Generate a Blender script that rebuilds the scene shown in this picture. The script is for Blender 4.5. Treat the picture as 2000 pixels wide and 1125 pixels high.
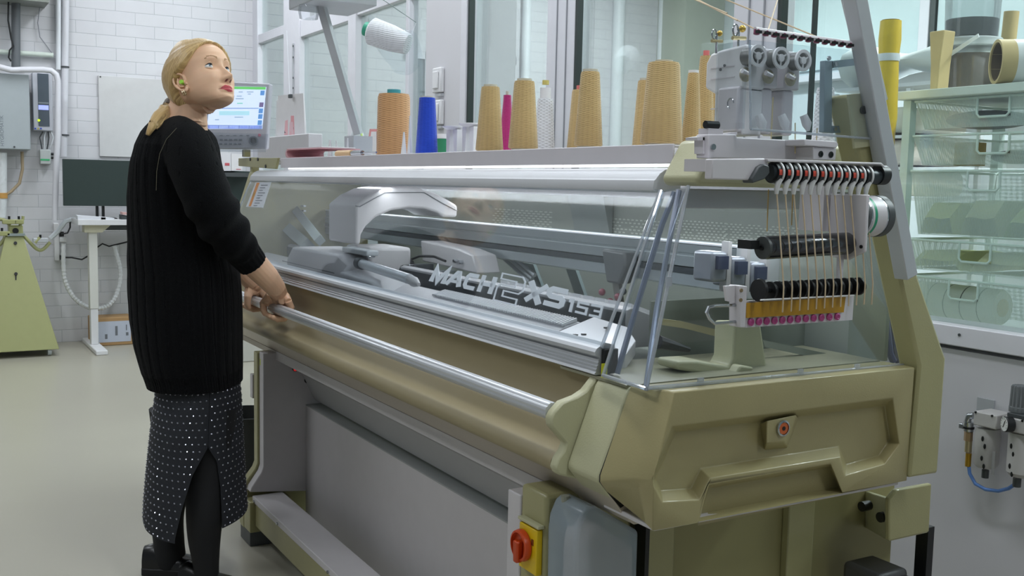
import bpy, bmesh, math, random
import numpy as np
from mathutils import Vector, Matrix
random.seed(7)
S = bpy.context.scene
COL = S.collection
for _o in list(bpy.data.objects): bpy.data.objects.remove(_o)
# ---------------------------------------------------------------- camera
PPX, PPY = 1000.0, 562.5
_V1 = np.array([-180., 336.]); _V2 = np.array([4450., 435.])
_pp = np.array([PPX, PPY])
FL = math.sqrt(-float(np.dot(_V1 - _pp, _V2 - _pp)))
def _dir(v):
    r = np.array([v[0] - PPX, -(v[1] - PPY), -FL]); return r / np.linalg.norm(r)
_mx = -_dir(_V1); _y = _dir(_V2); _z = np.cross(_mx, _y); _z /= np.linalg.norm(_z); _y = np.cross(_z, _mx)
RW = np.stack([_mx, _y, _z])
CAM = np.array([0., 0., 1.27])
cam_data = bpy.data.cameras.new('camera'); cam = bpy.data.objects.new('camera', cam_data); COL.objects.link(cam)
cam_data.sensor_width = 36.0; cam_data.lens = FL / 2000.0 * 36.0; cam_data.clip_start = 0.05
M4 = Matrix.Identity(4)
for i in range(3):
    for j in range(3): M4[i][j] = float(RW[i][j])
    M4[i][3] = float(CAM[i])
cam.matrix_world = M4
S.camera = cam
S.view_settings.view_transform = 'Standard'; S.view_settings.look = 'None'
S.view_settings.gamma = 1.0; S.view_settings.use_curve_mapping = False
S.view_settings.exposure = 0.0
# ---------------------------------------------------------------- world and lamps
W = bpy.data.worlds.new('world'); S.world = W; W.use_nodes = True
W.node_tree.nodes['Background'].inputs[0].default_value = (0.82, 0.92, 1.0, 1)
W.node_tree.nodes['Background'].inputs[1].default_value = 0.21
def area(name, loc, sx, sy, power, rot=(0, 0, 0), col=(0.93, 0.97, 1.0)):
    l = bpy.data.lights.new(name, 'AREA'); l.shape = 'RECTANGLE'; l.size = sx; l.size_y = sy; l.energy = power; l.color = col
    o = bpy.data.objects.new(name, l); COL.objects.link(o); o.location = loc; o.rotation_euler = rot
    return o
LAMPS = [(-6.9, 0.3), (-6.9, 1.9), (-4.3, -1.2), (-4.3, 1.7), (-1.6, -1.6), (-1.3, 1.0), (1.4, 1.2)]
for i, (lx, ly) in enumerate(LAMPS):
    area('ceiling_lamp_light', (lx, ly, 3.53), 1.5, 0.28, 19)
for lx, ly in [(-6.6, 5.0), (-3.2, 4.4), (-0.6, 4.4)]:
    area('back_room_light', (lx, ly, 3.53), 1.5, 0.28, 125)
area('machine_fill_light', (-2.7, 1.62, 1.238), 2.2, .05, 6, (-0.55, 0, 0))  # fill lights added to brighten the machine interior, rear and front
area('machine_fill_light', (-2.7, 1.30, 1.25), 2.2, .04, 3.5, (0.35, 0, 0))
area('machine_end_fill', (-1.5, 1.45, 1.232), .05, .3, .5)  # added fill for the right end of the interior
# ---------------------------------------------------------------- pixel -> place on a real plane of the room
def ray(px): return RW @ np.array([px[0] - PPX, -(px[1] - PPY), -FL])
def _pl(px, k, v):
    r = ray(px); t = (v - CAM[k]) / r[k]; return CAM + t * r
def PX(px, x): return _pl(px, 0, x)
def PY(px, y): return _pl(px, 1, y)
def PZ(px, z): return _pl(px, 2, z)
AX_R = np.array([RW[0][0], RW[1][0], 0.]); AX_R /= np.linalg.norm(AX_R)      # level, to the right of the lens
AX_F = np.array([-AX_R[1], AX_R[0], 0.])                                    # level, away from the lens
def PD(px, d):                                                             # on the upright plane d metres ahead
    r = ray(px); t = d / float(np.dot(r, AX_F)); return CAM + t * r
# ---------------------------------------------------------------- mesh builder
class MB:
    def __init__(s): s.v = []; s.f = []; s.mi = []; s.cur = 0
    def add(s, vs, fs):
        b = len(s.v); s.v += [tuple(float(c) for c in v) for v in vs]
        s.f += [tuple(b + i for i in f) for f in fs]; s.mi += [s.cur] * len(fs); return s
    def box(s, x0, x1, y0, y1, z0, z1):
        vs = [(x, y, z) for x in (x0, x1) for y in (y0, y1) for z in (z0, z1)]
        return s.add(vs, [(0, 1, 3, 2), (4, 6, 7, 5), (0, 4, 5, 1), (2, 3, 7, 6), (0, 2, 6, 4), (1, 5, 7, 3)])
    def hexa(s, p): return s.add(p, [(0, 3, 2, 1), (4, 5, 6, 7), (0, 1, 5, 4), (1, 2, 6, 5), (2, 3, 7, 6), (3, 0, 4, 7)])
    def prism(s, poly, a, b, axis='x'):
        n = len(poly)
        def mk(p, t):
            return {'x': (t, p[0], p[1]), 'y': (p[0], t, p[1]), 'z': (p[0], p[1], t)}[axis]
        vs = [mk(p, a) for p in poly] + [mk(p, b) for p in poly]
        return s.add(vs, [tuple(range(n))[::-1], tuple(range(n, 2 * n))] + [(i, (i + 1) % n, n + (i + 1) % n, n + i) for i in range(n)])
    def loft(s, rings, cap=True, closed=True):
        n = len(rings[0]); vs = [p for r in rings for p in r]; fs = []
        for k in range(len(rings) - 1):
            for i in range(n if closed else n - 1):
                j = (i + 1) % n
                fs.append((k * n + i, k * n + j, (k + 1) * n + j, (k + 1) * n + i))
        if cap and closed: fs += [tuple(range(n))[::-1], tuple((len(rings) - 1) * n + i for i in range(n))]
        return s.add(vs, fs)
    def tube(s, pts, r, n=10, cap=True, flat=None):
        pts = [Vector(p) for p in pts]; m = len(pts)
        rs = r if isinstance(r, (list, tuple)) else [r] * m
        up = None; rings = []
        for i, p in enumerate(pts):
            t = (pts[min(i + 1, m - 1)] - pts[max(i - 1, 0)])
            if t.length < 1e-9: t = Vector((0, 0, 1))
            t.normalize()
            if up is None:
                a = Vector((0, 0, 1)) if abs(t.z) < .9 else Vector((0, 1, 0)); up = (a - t * a.dot(t)).normalized()
            else:
                up = (up - t * up.dot(t)); up = up.normalized() if up.length > 1e-6 else t.orthogonal().normalized()
            w = t.cross(up)
            fl = flat or 1.0
            rings.append([p + (up * math.cos(a) * fl + w * math.sin(a)) * rs[i] for a in [2 * math.pi * k / n for k in range(n)]])
        return s.loft(rings, cap)
    def cyl(s, p0, p1, r0, r1=None, n=20, cap=True): return s.tube([p0, p1], [r0, r0 if r1 is None else r1], n, cap)
    def lathe(s, o, ax, prof, n=28, cap=True):
        o = Vector(o); ax = Vector(ax).normalized(); u = ax.orthogonal().normalized(); w = ax.cross(u)
        rings = [[o + ax * h + (u * math.cos(2 * math.pi * k / n) + w * math.sin(2 * math.pi * k / n)) * max(r, 1e-5) for k in range(n)] for r, h in prof]
        return s.loft(rings, cap)
    def ball(s, c, r, n=16, m=10, sc=(1, 1, 1)):
        return s.lathe_sc(c, r, n, m, sc)
    def lathe_sc(s, c, r, n, m, sc):
        rings = []
        for i in range(m + 1):
            a = math.pi * i / m; rr = max(math.sin(a), 1e-4) * r; z = -math.cos(a) * r
            rings.append([(c[0] + rr * math.cos(2 * math.pi * k / n) * sc[0], c[1] + rr * math.sin(2 * math.pi * k / n) * sc[1], c[2] + z * sc[2]) for k in range(n)])
        return s.loft(rings)
def smooth_pts(P, k=10):
    P = [np.array(p, float) for p in P]; out = []
    for i in range(len(P) - 1):
        p0, p1, p2, p3 = P[max(i - 1, 0)], P[i], P[i + 1], P[min(i + 2, len(P) - 1)]
        for j in range(k):
            t_ = j / k; out.append(.5 * ((2 * p1) + (-p0 + p2) * t_ + (2 * p0 - 5 * p1 + 4 * p2 - p3) * t_ ** 2 + (-p0 + 3 * p1 - 3 * p2 + p3) * t_ ** 3))
    return out + [P[-1]]
def origin_of(par):
    o = Vector((0, 0, 0))
    while par is not None: o += Vector(par.location); par = par.parent
    return o
def link(name, me, mats, parent=None, loc=None):
    o = bpy.data.objects.new(name, me); COL.objects.link(o)
    for m in (mats if isinstance(mats, (list, tuple)) else [mats]): me.materials.append(m)
    if parent is not None: o.parent = parent
    return o
def obj(name, mb, mats, parent=None, bevel=0, smooth=35, seg=2, label=None, cat=None, group=None, kind=None, sub=0):
    vs = mb.v
    if parent is not None: og = origin_of(parent); loc = Vector((0, 0, 0))
    else:
        a = np.array(vs); lo = a.min(0); hi = a.max(0); og = Vector(((lo[0] + hi[0]) / 2, (lo[1] + hi[1]) / 2, lo[2])); loc = og
    me = bpy.data.meshes.new(name)
    me.from_pydata([(v[0] - og[0], v[1] - og[1], v[2] - og[2]) for v in vs], [], mb.f)
    me.polygons.foreach_set('material_index', mb.mi)
    bm = bmesh.new(); bm.from_mesh(me); bmesh.ops.recalc_face_normals(bm, faces=bm.faces); bm.to_mesh(me); bm.free()
    if smooth:
        me.polygons.foreach_set('use_smooth', [True] * len(me.polygons))
        me.set_sharp_from_angle(angle=math.radians(smooth))
    o = link(name, me, mats, parent); o.location = loc
    if bevel:
        b = o.modifiers.new('bevel', 'BEVEL'); b.width = bevel; b.segments = seg; b.limit_method = 'ANGLE'; b.angle_limit = math.radians(35)
        b.harden_normals = False
    if sub:
        m = o.modifiers.new('sub', 'SUBSURF'); m.levels = sub; m.render_levels = sub
    return tag(o, label, cat, group, kind)
def tag(o, label=None, cat=None, group=None, kind=None):
    if label: o['label'] = label
    if cat: o['category'] = cat
    if group: o['group'] = group
    if kind: o['kind'] = kind
    return o
def thing(name, loc, label, cat, group=None):
    o = bpy.data.objects.new(name, None); COL.objects.link(o); o.location = tuple(float(c) for c in loc); o.empty_display_size = .05
    return tag(o, label, cat, group)
def copy_tree(o, parent=None):
    c = o.copy(); COL.objects.link(c)
    if parent is not None: c.parent = parent
    for ch in list(o.children): copy_tree(ch, c)
    return c
# ---------------------------------------------------------------- materials
def lin(c): return c / 12.92 if c <= .04045 else ((c + .055) / 1.055) ** 2.4
def rgb(r, g, b): return (lin(r / 255), lin(g / 255), lin(b / 255), 1)
def mat(name, c, rough=.5, metal=0., noise=0., nscale=20., bump=0., bscale=60., spec=.5, trans=0., emit=0., ecol=None, coat=0., sheen=0., alpha=1.):
    m = bpy.data.materials.new(name); m.use_nodes = True; nt = m.node_tree; b = nt.nodes['Principled BSDF']
    col = rgb(*c); b.inputs['Base Color'].default_value = col; b.inputs['Roughness'].default_value = rough
    b.inputs['Metallic'].default_value = metal; b.inputs['Specular IOR Level'].default_value = spec
    b.inputs['Transmission Weight'].default_value = trans; b.inputs['Coat Weight'].default_value = coat
    b.inputs['Sheen Weight'].default_value = sheen; b.inputs['Alpha'].default_value = alpha
    if emit: b.inputs['Emission Color'].default_value = rgb(*(ecol or c)); b.inputs['Emission Strength'].default_value = emit
    tc = nt.nodes.new('ShaderNodeTexCoord')
    n = nt.nodes.new('ShaderNodeTexNoise'); n.inputs['Scale'].default_value = nscale; n.inputs['Detail'].default_value = 4
    nt.links.new(tc.outputs['Object'], n.inputs['Vector'])
    if noise or True:
        k = noise or .04
        mx = nt.nodes.new('ShaderNodeMix'); mx.data_type = 'RGBA'
        mx.inputs[6].default_value = tuple(x * (1 - k) for x in col[:3]) + (1,); mx.inputs[7].default_value = tuple(min(1, x * (1 + k)) for x in col[:3]) + (1,)
        nt.links.new(n.outputs['Fac'], mx.inputs[0]); nt.links.new(mx.outputs[2], b.inputs['Base Color'])
    if bump:
        n2 = nt.nodes.new('ShaderNodeTexNoise'); n2.inputs['Scale'].default_value = bscale; n2.inputs['Detail'].default_value = 3
        nt.links.new(tc.outputs['Object'], n2.inputs['Vector'])
        bp = nt.nodes.new('ShaderNodeBump'); bp.inputs['Strength'].default_value = bump; bp.inputs['Distance'].default_value = .01
        nt.links.new(n2.outputs['Fac'], bp.inputs['Height']); nt.links.new(bp.outputs['Normal'], b.inputs['Normal'])
    return m
def clear(name, c=(235, 240, 242), refl=.035, milk=0., edge=1.):
    """thin clear sheet: lets light straight through, mirrors at grazing angles, a little milky"""
    m = bpy.data.materials.new(name); m.use_nodes = True; nt = m.node_tree; nt.nodes.clear()
    out = nt.nodes.new('ShaderNodeOutputMaterial'); tr = nt.nodes.new('ShaderNodeBsdfTransparent'); tr.inputs[0].default_value = rgb(*c)
    gl = nt.nodes.new('ShaderNodeBsdfGlossy'); gl.inputs['Roughness'].default_value = .04
    lw = nt.nodes.new('ShaderNodeLayerWeight'); lw.inputs['Blend'].default_value = .25
    mp = nt.nodes.new('ShaderNodeMath'); mp.operation = 'MULTIPLY_ADD'; mp.inputs[1].default_value = .55 * edge; mp.inputs[2].default_value = refl; mp.use_clamp = True
    nt.links.new(lw.outputs['Fresnel'], mp.inputs[0])
    mx = nt.nodes.new('ShaderNodeMixShader'); nt.links.new(mp.outputs[0], mx.inputs[0]); nt.links.new(tr.outputs[0], mx.inputs[1]); nt.links.new(gl.outputs[0], mx.inputs[2])
    last = mx
    if milk:
        df = nt.nodes.new('ShaderNodeBsdfDiffuse'); df.inputs[0].default_value = (.8, .82, .84, 1)
        n = nt.nodes.new('ShaderNodeTexNoise'); n.inputs['Scale'].default_value = 3; tc = nt.nodes.new('ShaderNodeTexCoord'); nt.links.new(tc.outputs['Object'], n.inputs['Vector'])
        mm = nt.nodes.new('ShaderNodeMath'); mm.operation = 'MULTIPLY'; mm.inputs[1].default_value = milk * 2; nt.links.new(n.outputs['Fac'], mm.inputs[0])
        m2 = nt.nodes.new('ShaderNodeMixShader'); nt.links.new(mm.outputs[0], m2.inputs[0]); nt.links.new(mx.outputs[0], m2.inputs[1]); nt.links.new(df.outputs[0], m2.inputs[2]); last = m2
    nt.links.new(last.outputs[0], out.inputs[0])
    return m
OLIVE = mat('olive_paint', (162, 157, 114), .42, bump=.05, bscale=300, coat=.15)
OLIVEL = mat('olive_paint_light', (184, 182, 148), .45, bump=.05, bscale=300, coat=.1)
GOLD = mat('beige_panel', (152, 140, 108), .55, metal=.0)
LGREY = mat('light_grey_paint', (205, 201, 203), .45, bump=.03, bscale=200)
WHITE = mat('white_plastic', (222, 222, 224), .4)
MGREY = mat('mid_grey_plastic', (178, 176, 176), .45)
DGREY = mat('dark_grey_plastic', (72, 76, 78), .45)
BLACK = mat('black_plastic', (16, 18, 20), .4)
ALU = mat('aluminium', (206, 209, 213), .32, metal=.45, noise=.05)
ALUD = mat('aluminium_matt', (188, 191, 195), .42, metal=.3)
STEEL = mat('polished_steel', (190, 194, 198), .16, metal=1.)
ACRYL = clear('clear_acrylic', (246, 249, 251), .02, .006, .5)
ACRYLE = clear('clear_acrylic_edge', (225, 235, 245), .25, .25)
GLASS = clear('window_glass', (243, 249, 248), .03, 0.012)
# ================================================================ the room
def brickmat():
    m = bpy.data.materials.new('painted_brick'); m.use_nodes = True; nt = m.node_tree; b = nt.nodes['Principled BSDF']
    tc = nt.nodes.new('ShaderNodeTexCoord'); mp = nt.nodes.new('ShaderNodeMapping'); mp.inputs['Rotation'].default_value = (0, -math.pi / 2, -math.pi / 2)
    sx = nt.nodes.new('ShaderNodeSeparateXYZ'); cb = nt.nodes.new('ShaderNodeCombineXYZ')
    nt.links.new(tc.outputs['Object'], sx.inputs[0]); nt.links.new(sx.outputs['Y'], cb.inputs['X']); nt.links.new(sx.outputs['Z'], cb.inputs['Y'])
    br = nt.nodes.new('ShaderNodeTexBrick'); nt.links.new(cb.outputs[0], br.inputs['Vector'])
    br.inputs['Scale'].default_value = 1; br.inputs['Brick Width'].default_value = .285; br.inputs['Row Height'].default_value = .0935
    br.inputs['Mortar Size'].default_value = .0028; br.inputs['Mortar Smooth'].default_value = .6
    br.inputs['Color1'].default_value = rgb(212, 212, 215); br.inputs['Color2'].default_value = rgb(209, 209, 213); br.inputs['Mortar'].default_value = rgb(188, 190, 194)
    n = nt.nodes.new('ShaderNodeTexNoise'); n.inputs['Scale'].default_value = 2.5; n.inputs['Detail'].default_value = 6; nt.links.new(tc.outputs['Object'], n.inputs['Vector'])
    mx = nt.nodes.new('ShaderNodeMix'); mx.data_type = 'RGBA'; mx.blend_type = 'MULTIPLY'; mx.inputs[0].default_value = .35
    rp = nt.nodes.new('ShaderNodeValToRGB'); rp.color_ramp.elements[0].color = (.8, .8, .8, 1); rp.color_ramp.elements[0].position = .3; rp.color_ramp.elements[1].position = .6
    nt.links.new(n.outputs['Fac'], rp.inputs[0]); nt.links.new(br.outputs['Color'], mx.inputs[6]); nt.links.new(rp.outputs[0], mx.inputs[7])
    nt.links.new(mx.outputs[2], b.inputs['Base Color']); b.inputs['Roughness'].default_value = .55
    bp = nt.nodes.new('ShaderNodeBump'); bp.inputs['Strength'].default_value = .5; bp.inputs['Distance'].default_value = .004; bp.invert = True
    nt.links.new(br.outputs['Fac'], bp.inputs['Height']); nt.links.new(bp.outputs[0], b.inputs['Normal'])
    return m
BRICK = brickmat()
def floormat():
    m = mat('epoxy_floor', (168, 164, 150), .3, noise=.06, nscale=1.6); nt = m.node_tree; b = nt.nodes['Principled BSDF']
    return m
FLOOR = floormat()
XW = -8.46; YG = 2.47
obj('floor', MB().box(XW - .2, 5, -6, 9.2, -.1, 0), FLOOR, smooth=0, kind='structure')
obj('wall_far', MB().box(XW - .2, XW, -6, 7.1, 0, 3.6), BRICK, smooth=0, kind='structure')
CEIL = mat('ceiling_paint', (215, 216, 218), .8)
obj('ceiling', MB().box(XW - .2, 5, -6, 9.2, 3.6, 3.7), CEIL, smooth=0, kind='structure')
LAMPG = mat('lamp_diffuser', (255, 255, 255), .5, emit=9.0, ecol=(236, 244, 255))
for i, (lx, ly) in enumerate(LAMPS + [(-6.6, 5.0), (-3.2, 4.4), (-0.6, 4.4)]):
    t = thing('ceiling_lamp', (lx, ly, 3.54), 'long white fluorescent fitting under the ceiling of the ' + ('machine room' if i < len(LAMPS) else 'back room'), 'ceiling lamp', 'fluorescent fittings of the ' + ('machine room' if i < len(LAMPS) else 'back room'))
    obj('housing', MB().box(lx - .8, lx + .8, ly - .17, ly + .17, 3.56, 3.6), WHITE, t)
    obj('diffuser', MB().box(lx - .76, lx + .76, ly - .14, ly + .14, 3.545, 3.56), LAMPG, t)
FRAME = mat('white_window_frame', (214, 214, 220), .4)
WALLP = mat('white_wall_paint', (205, 204, 208), .6, noise=.03, nscale=3)
GASK = mat('dark_gasket', (40, 52, 50), .5)
BACKW = mat('pale_green_wall', (200, 208, 212), .7)
obj('wall_back', MB().box(XW, 5, 7.1, 7.3, 0, 3.6), BACKW, smooth=0, kind='structure')
obj('wall_right', MB().box(5, 5.2, YG, 7.3, 0, 3.6), BACKW, smooth=0, kind='structure')
# partition between the two rooms: low wall on the right, full height frames on the left
zs1 = PY((1900, 640), YG)[2]; zs0 = PY((1900, 680), YG)[2]
obj('wall_partition', MB().box(-2.9, 5, YG, YG + .12, 0, zs0 - .012), WALLP, smooth=0, kind='structure')
obj('trim_1', MB().box(-2.9, 5, YG - .015, YG + .13, zs0, zs1), FRAME, bevel=.003, kind='structure')
def xg(px, y=100): return PY((px, y), YG)[0]
# posts of the glazed wall
t0 = MB()
posts = [(495, 505), (556, 587), (682, 697), (1071, 1125), (1434, 1519)]
k = 0
for a, b in posts:
    z0 = 0 if b < 1300 else zs1
    mb = MB().box(xg(a) if a > 500 else XW, xg(b), YG - .01, YG + .07, z0, 3.6)
    k += 1; obj('trim_%d' % (k + 1), mb, FRAME, bevel=.004, kind='structure')
    if b > 1000:
        for f in (.38, .72):
            xx = xg(a) + (xg(b) - xg(a)) * f
            k += 1; obj('trim_%d' % (k + 1), MB().box(xx - .003, xx + .003, YG - .014, YG - .009, z0, 3.6), mat('frame_groove', (150, 152, 158), .5), kind='structure')
        k += 1; obj('trim_%d' % (k + 1), MB().box(xg(b), xg(b) + .018, YG - .008, YG + .02, z0, 3.6), GASK, kind='structure')
obj('wall_column', MB().box(xg(838), xg(909), YG - .02, YG + .3, 0, 3.6), WALLP, bevel=.004, kind='structure')
k += 1; obj('trim_%d' % (k + 1), MB().box(xg(909), xg(920), YG - .03, YG + .1, 0, 3.6), FRAME, bevel=.004, kind='structure')
k += 1; obj('trim_%d' % (k + 1), MB().box(xg(920), xg(920) + .018, YG - .02, YG + .01, 0, 3.6), GASK, kind='structure')
k += 1; obj('trim_%d' % (k + 1), MB().box(xg(1578), xg(1578) + .008, YG + .01, YG + .028, zs1, 3.6), GASK, kind='structure')
# transoms over the left doors
zt0 = PY((540, 72), YG)[2]; zt1 = PY((540, 54), YG)[2]
k += 1; obj('trim_%d' % (k + 1), MB().box(XW, xg(556), YG, YG + .06, zt0, zt1), FRAME, bevel=.003, kind='structure')
zq = PY((600, 68), YG)[2]; k += 1; obj('trim_%d' % (k + 1), MB().box(xg(587), xg(682), YG, YG + .06, zq, zq + .12), FRAME, bevel=.003, kind='structure')
zq2 = PY((740, 15), YG)[2]; k += 1; obj('trim_%d' % (k + 1), MB().box(xg(697), xg(838), YG, YG + .06, zq2, zq2 + .1), FRAME, bevel=.003, kind='structure')
k += 1; obj('trim_%d' % (k + 1), MB().box(xg(792), xg(798), YG, YG + .06, 0, zq2), FRAME, bevel=.003, kind='structure')
# panes
n = 0
for a, b, z0, z1 in [(XW, xg(556), 0, zt0), (XW, xg(556), zt1, 3.6), (xg(587), xg(682), 0, zq), (xg(697), xg(838), 0, zq2), (xg(920), xg(1071), 0, 3.6), (xg(1125), xg(1434), 0.0, 3.6), (xg(1519), 4.8, zs1, 3.6)]:
    n += 1; obj('window_%d' % n, MB().box(a, b, YG + .03, YG + .036, z0, z1), GLASS, smooth=0, kind='structure')
# hinge of the glazed door
hb = thing('door_hinge', PY((573, 150), YG - .012), 'steel hinge plate on the white frame between the left glazed doors', 'hinge')
h0 = PY((573, 85), YG - .012); h1 = PY((573, 200), YG - .012)
obj('plate', MB().box(h0[0] - .012, h0[0] + .012, YG - .018, YG - .011, h1[2], h0[2]), ALUD, hb)
for yy in (90, 112, 152, 172, 192):
    q = PY((573, yy), YG - .02); obj('screw', MB().cyl(q, (q[0], YG - .024, q[2]), .008, n=10), DGREY, hb)
# switches on the column
for yy, lb in ((157, 'upper white wall switch on the white column'), (220, 'lower white wall switch on the white column')):
    a = PY((860, yy), YG - .021); t = thing('wall_switch', a, lb, 'switch', )
    obj('plate', MB().box(a[0] - .05, a[0] + .05, YG - .045, YG - .021, a[2] - .065, a[2] + .065), WHITE, t, bevel=.006)
    obj('rocker', MB().box(a[0] - .03, a[0] + .03, YG - .055, YG - .046, a[2] - .045, a[2] + .045), WHITE, t, bevel=.004)
    obj('bracket', MB().box(a[0] - .025, a[0] + .045, YG - .04, YG - .021, a[2] - .085, a[2] - .07), ALUD, t)
# things seen in the back room: pipes down the brick, small window, wall unit, column
PIPE = mat('white_pipe', (222, 226, 230), .4)
def wallpipe(px, y, r, label, grp=None, z0=0.03, z1=3.55):
    p = PX((px, y), XW + .05); obj('wall_pipe', MB().cyl((XW + .05, p[1], z0), (XW + .05, p[1], z1), r, n=12), PIPE, label=label, cat='pipe', group=grp)
wallpipe(1027, 100, .04, 'thin white pipe on back room brick, between two yellow cones and blue cone')
wallpipe(1207, 100, .06, 'thick white pipe on back room brick, right of centre glazed post')
wallpipe(1291, 60, .03, 'thin white pipe on back room brick, behind tallest yellow cone')
a = PX((952, 112), XW + .02)
t = thing('wall_unit', a, 'white boxy unit above a dark doorway in the back room', 'wall unit')
obj('case', MB().box(XW + .001, XW + .16, a[1] - .15, a[1] + .22, a[2] - .08, a[2] + .08), WHITE, t, bevel=.01)
p0 = PX((953, 124), XW); p1 = PX((985, 124), XW); 
t = thing('back_room_door', (XW + .02, (p0[1] + p1[1]) / 2, 0), 'grey glazed door in the brick wall of the back room', 'door')
obj('leaf', MB().box(XW + .001, XW + .03, p0[1], p1[1], 0.0, p0[2]), mat('grey_door', (140, 146, 152), .5), t)
obj('door_frame', MB().box(XW + .001, XW + .05, p1[1], p1[1] + .1, 0.0, p0[2] + .08).box(XW + .001, XW + .05, p0[1] - .3, p1[1] + .1, p0[2] + .001, p0[2] + .08), FRAME, t)
# window in the back wall of the back room
p0 = PX((812, 115), XW); p1 = PX((827, 115), XW)
t = thing('slim_window', (XW + .02, (p0[1] + p1[1]) / 2, 1.0), 'slim dark window in the brick beyond the left glazed door', 'window')
obj('pane', MB().box(XW + .001, XW + .02, p0[1], p1[1], 1.1, p0[2]), mat('dark_glass', (120, 130, 136), .2), t)
obj('sash', MB().box(XW + .001, XW + .04, p1[1], p1[1] + .06, 1.0, p0[2] + .06).box(XW + .001, XW + .04, p0[1] - .1, p1[1] + .06, p0[2] + .001, p0[2] + .06), FRAME, t)
yb = 7.1
a = PY((1803, 60), yb); b = PY((1822, 60), yb); c = PY((1822, 125), yb)
t = thing('back_window', (a[0] + 1, yb - .03, c[2]), 'wide pale window with white posts on the far wall of the back room', 'window')
obj('post', MB().box(a[0], b[0], yb - .06, yb - .001, c[2], 3.5), FRAME, t, bevel=.004)
obj('gasket', MB().box(b[0] + .001, b[0] + .05, yb - .05, yb - .002, c[2], 3.5), GASK, t)
obj('pane', MB().box(a[0] - 1.9, a[0] - .001, yb - .03, yb - .003, c[2] + .05, 3.5).box(b[0] + .06, b[0] + 2.5, yb - .03, yb - .003, c[2] + .05, 3.5), mat('frosted_pane', (196, 214, 216), .25), t)
obj('sill', MB().box(a[0] - 2, b[0] + 2.6, yb - .14, yb - .001, c[2] - .06, c[2] - .001), FRAME, t, bevel=.004)
pc = PY((1360, 60), 6.95)
obj('wall_pier', MB().box(pc[0] - .25, pc[0] + .25, 6.6, 7.095, 0, 3.6), mat('sage_paint', (170, 176, 160), .7), kind='structure')
# ================================================================ the flat-bed knitting machine
XL, XR = -4.12, -1.30
KM = thing('knitting_machine', (-2.7, 1.4, 0), 'long olive green flat-bed knitting machine with clear hinged covers, the woman leaning on its rail', 'knitting machine')
def yz(px, x): p = PX(px, x); return (float(p[1]), float(p[2]))
def yzs(pts, x): return [yz(p, x) for p in pts]
# --- legs and knee space
leg_w = [(1.037, .675), (1.037, .275), (1.03, .255), (.995, .205), (.99, .19), (.99, .05), (1.72, .05), (1.72, .675)]
leg_o = [(1.03, .67), (1.03, .278), (1.022, .258), (.983, .208), (.98, .19), (.98, .05), (1.75, .05), (1.75, .67)]
L1 = obj('side_frame', MB().prism(leg_o, -3.545, -3.501), OLIVE, KM, bevel=.004)
obj('liner', MB().prism([(y, max(z, .155)) for y, z in leg_w[:5]] + [(1.3, .155), (1.3, .672)], -3.500, -3.455), LGREY, L1, bevel=.003)
obj('foot_pad', MB().box(-3.56, -3.44, .985, 1.12, 0.0, .052), DGREY, L1, bevel=.003)
obj('foot_pad', MB().box(-3.56, -3.44, 1.6, 1.74, 0.0, .052), DGREY, L1, bevel=.003)
obj('foot_block', MB().box(-3.58, -3.545, .99, 1.05, .06, .14), OLIVE, L1, bevel=.003)
obj('end_block', MB().box(-3.56, -3.43, .982, 1.13, .052, .16), OLIVE, L1, bevel=.003)
obj('rating_plate', MB().box(-3.575, -3.546, 1.026, 1.06, .5, .585), LGREY, L1, bevel=.002, label='pale rating plate')
obj('indicator_sticker', MB().box(-3.492, -3.484, 1.0365, 1.0369, .628, .65), mat('lime_sticker', (205, 225, 60), .5), L1)
R1 = obj('side_frame', MB().box(-1.655, -1.565, 1.0, 1.2, .05, .70), OLIVE, KM, bevel=.008)
obj('liner', MB().box(-1.705, -1.656, 1.0, 1.3, .155, .675), LGREY, R1, bevel=.003)
obj('foot_pad', MB().box(-1.70, -1.55, 1.01, 1.15, 0, .052), DGREY, R1, bevel=.003)
kb = obj('kick_board', MB().box(-3.455, -1.70, .998, 1.105, .155, .177), LGREY, KM, bevel=.002)
obj('kick_rail', MB().box(-3.455, -1.66, 1.001, 1.03, .075, .155), OLIVE, KM, bevel=.002)
for xx in (-3.43, -3.17, -2.7, -2.2):
    obj('screw', MB().cyl((xx, .9985, .163), (xx, .993, .163), .005, n=8), STEEL, kb)
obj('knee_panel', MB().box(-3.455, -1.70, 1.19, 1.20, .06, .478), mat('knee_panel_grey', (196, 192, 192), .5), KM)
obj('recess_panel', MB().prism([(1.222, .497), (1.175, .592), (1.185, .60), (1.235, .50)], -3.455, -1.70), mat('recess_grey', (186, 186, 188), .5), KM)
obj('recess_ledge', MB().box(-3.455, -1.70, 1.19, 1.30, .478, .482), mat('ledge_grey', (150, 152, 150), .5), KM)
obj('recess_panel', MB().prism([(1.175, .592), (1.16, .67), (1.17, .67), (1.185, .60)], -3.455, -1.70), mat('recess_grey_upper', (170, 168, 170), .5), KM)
obj('cable_port', MB().cyl((-3.448, 1.195, .57), (-3.452, 1.195, .57), .012, n=16), BLACK, KM)
obj('pilot_lamp', MB().cyl((-3.445, 1.15, .615), (-3.4549, 1.15, .615), .011, n=14), BLACK, KM)
obj('pilot_lens', MB().cyl((-3.442, 1.148, .612), (-3.4449, 1.148, .612), .006, n=12), mat('red_lens', (200, 40, 40), .3, emit=.6), KM)
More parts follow.
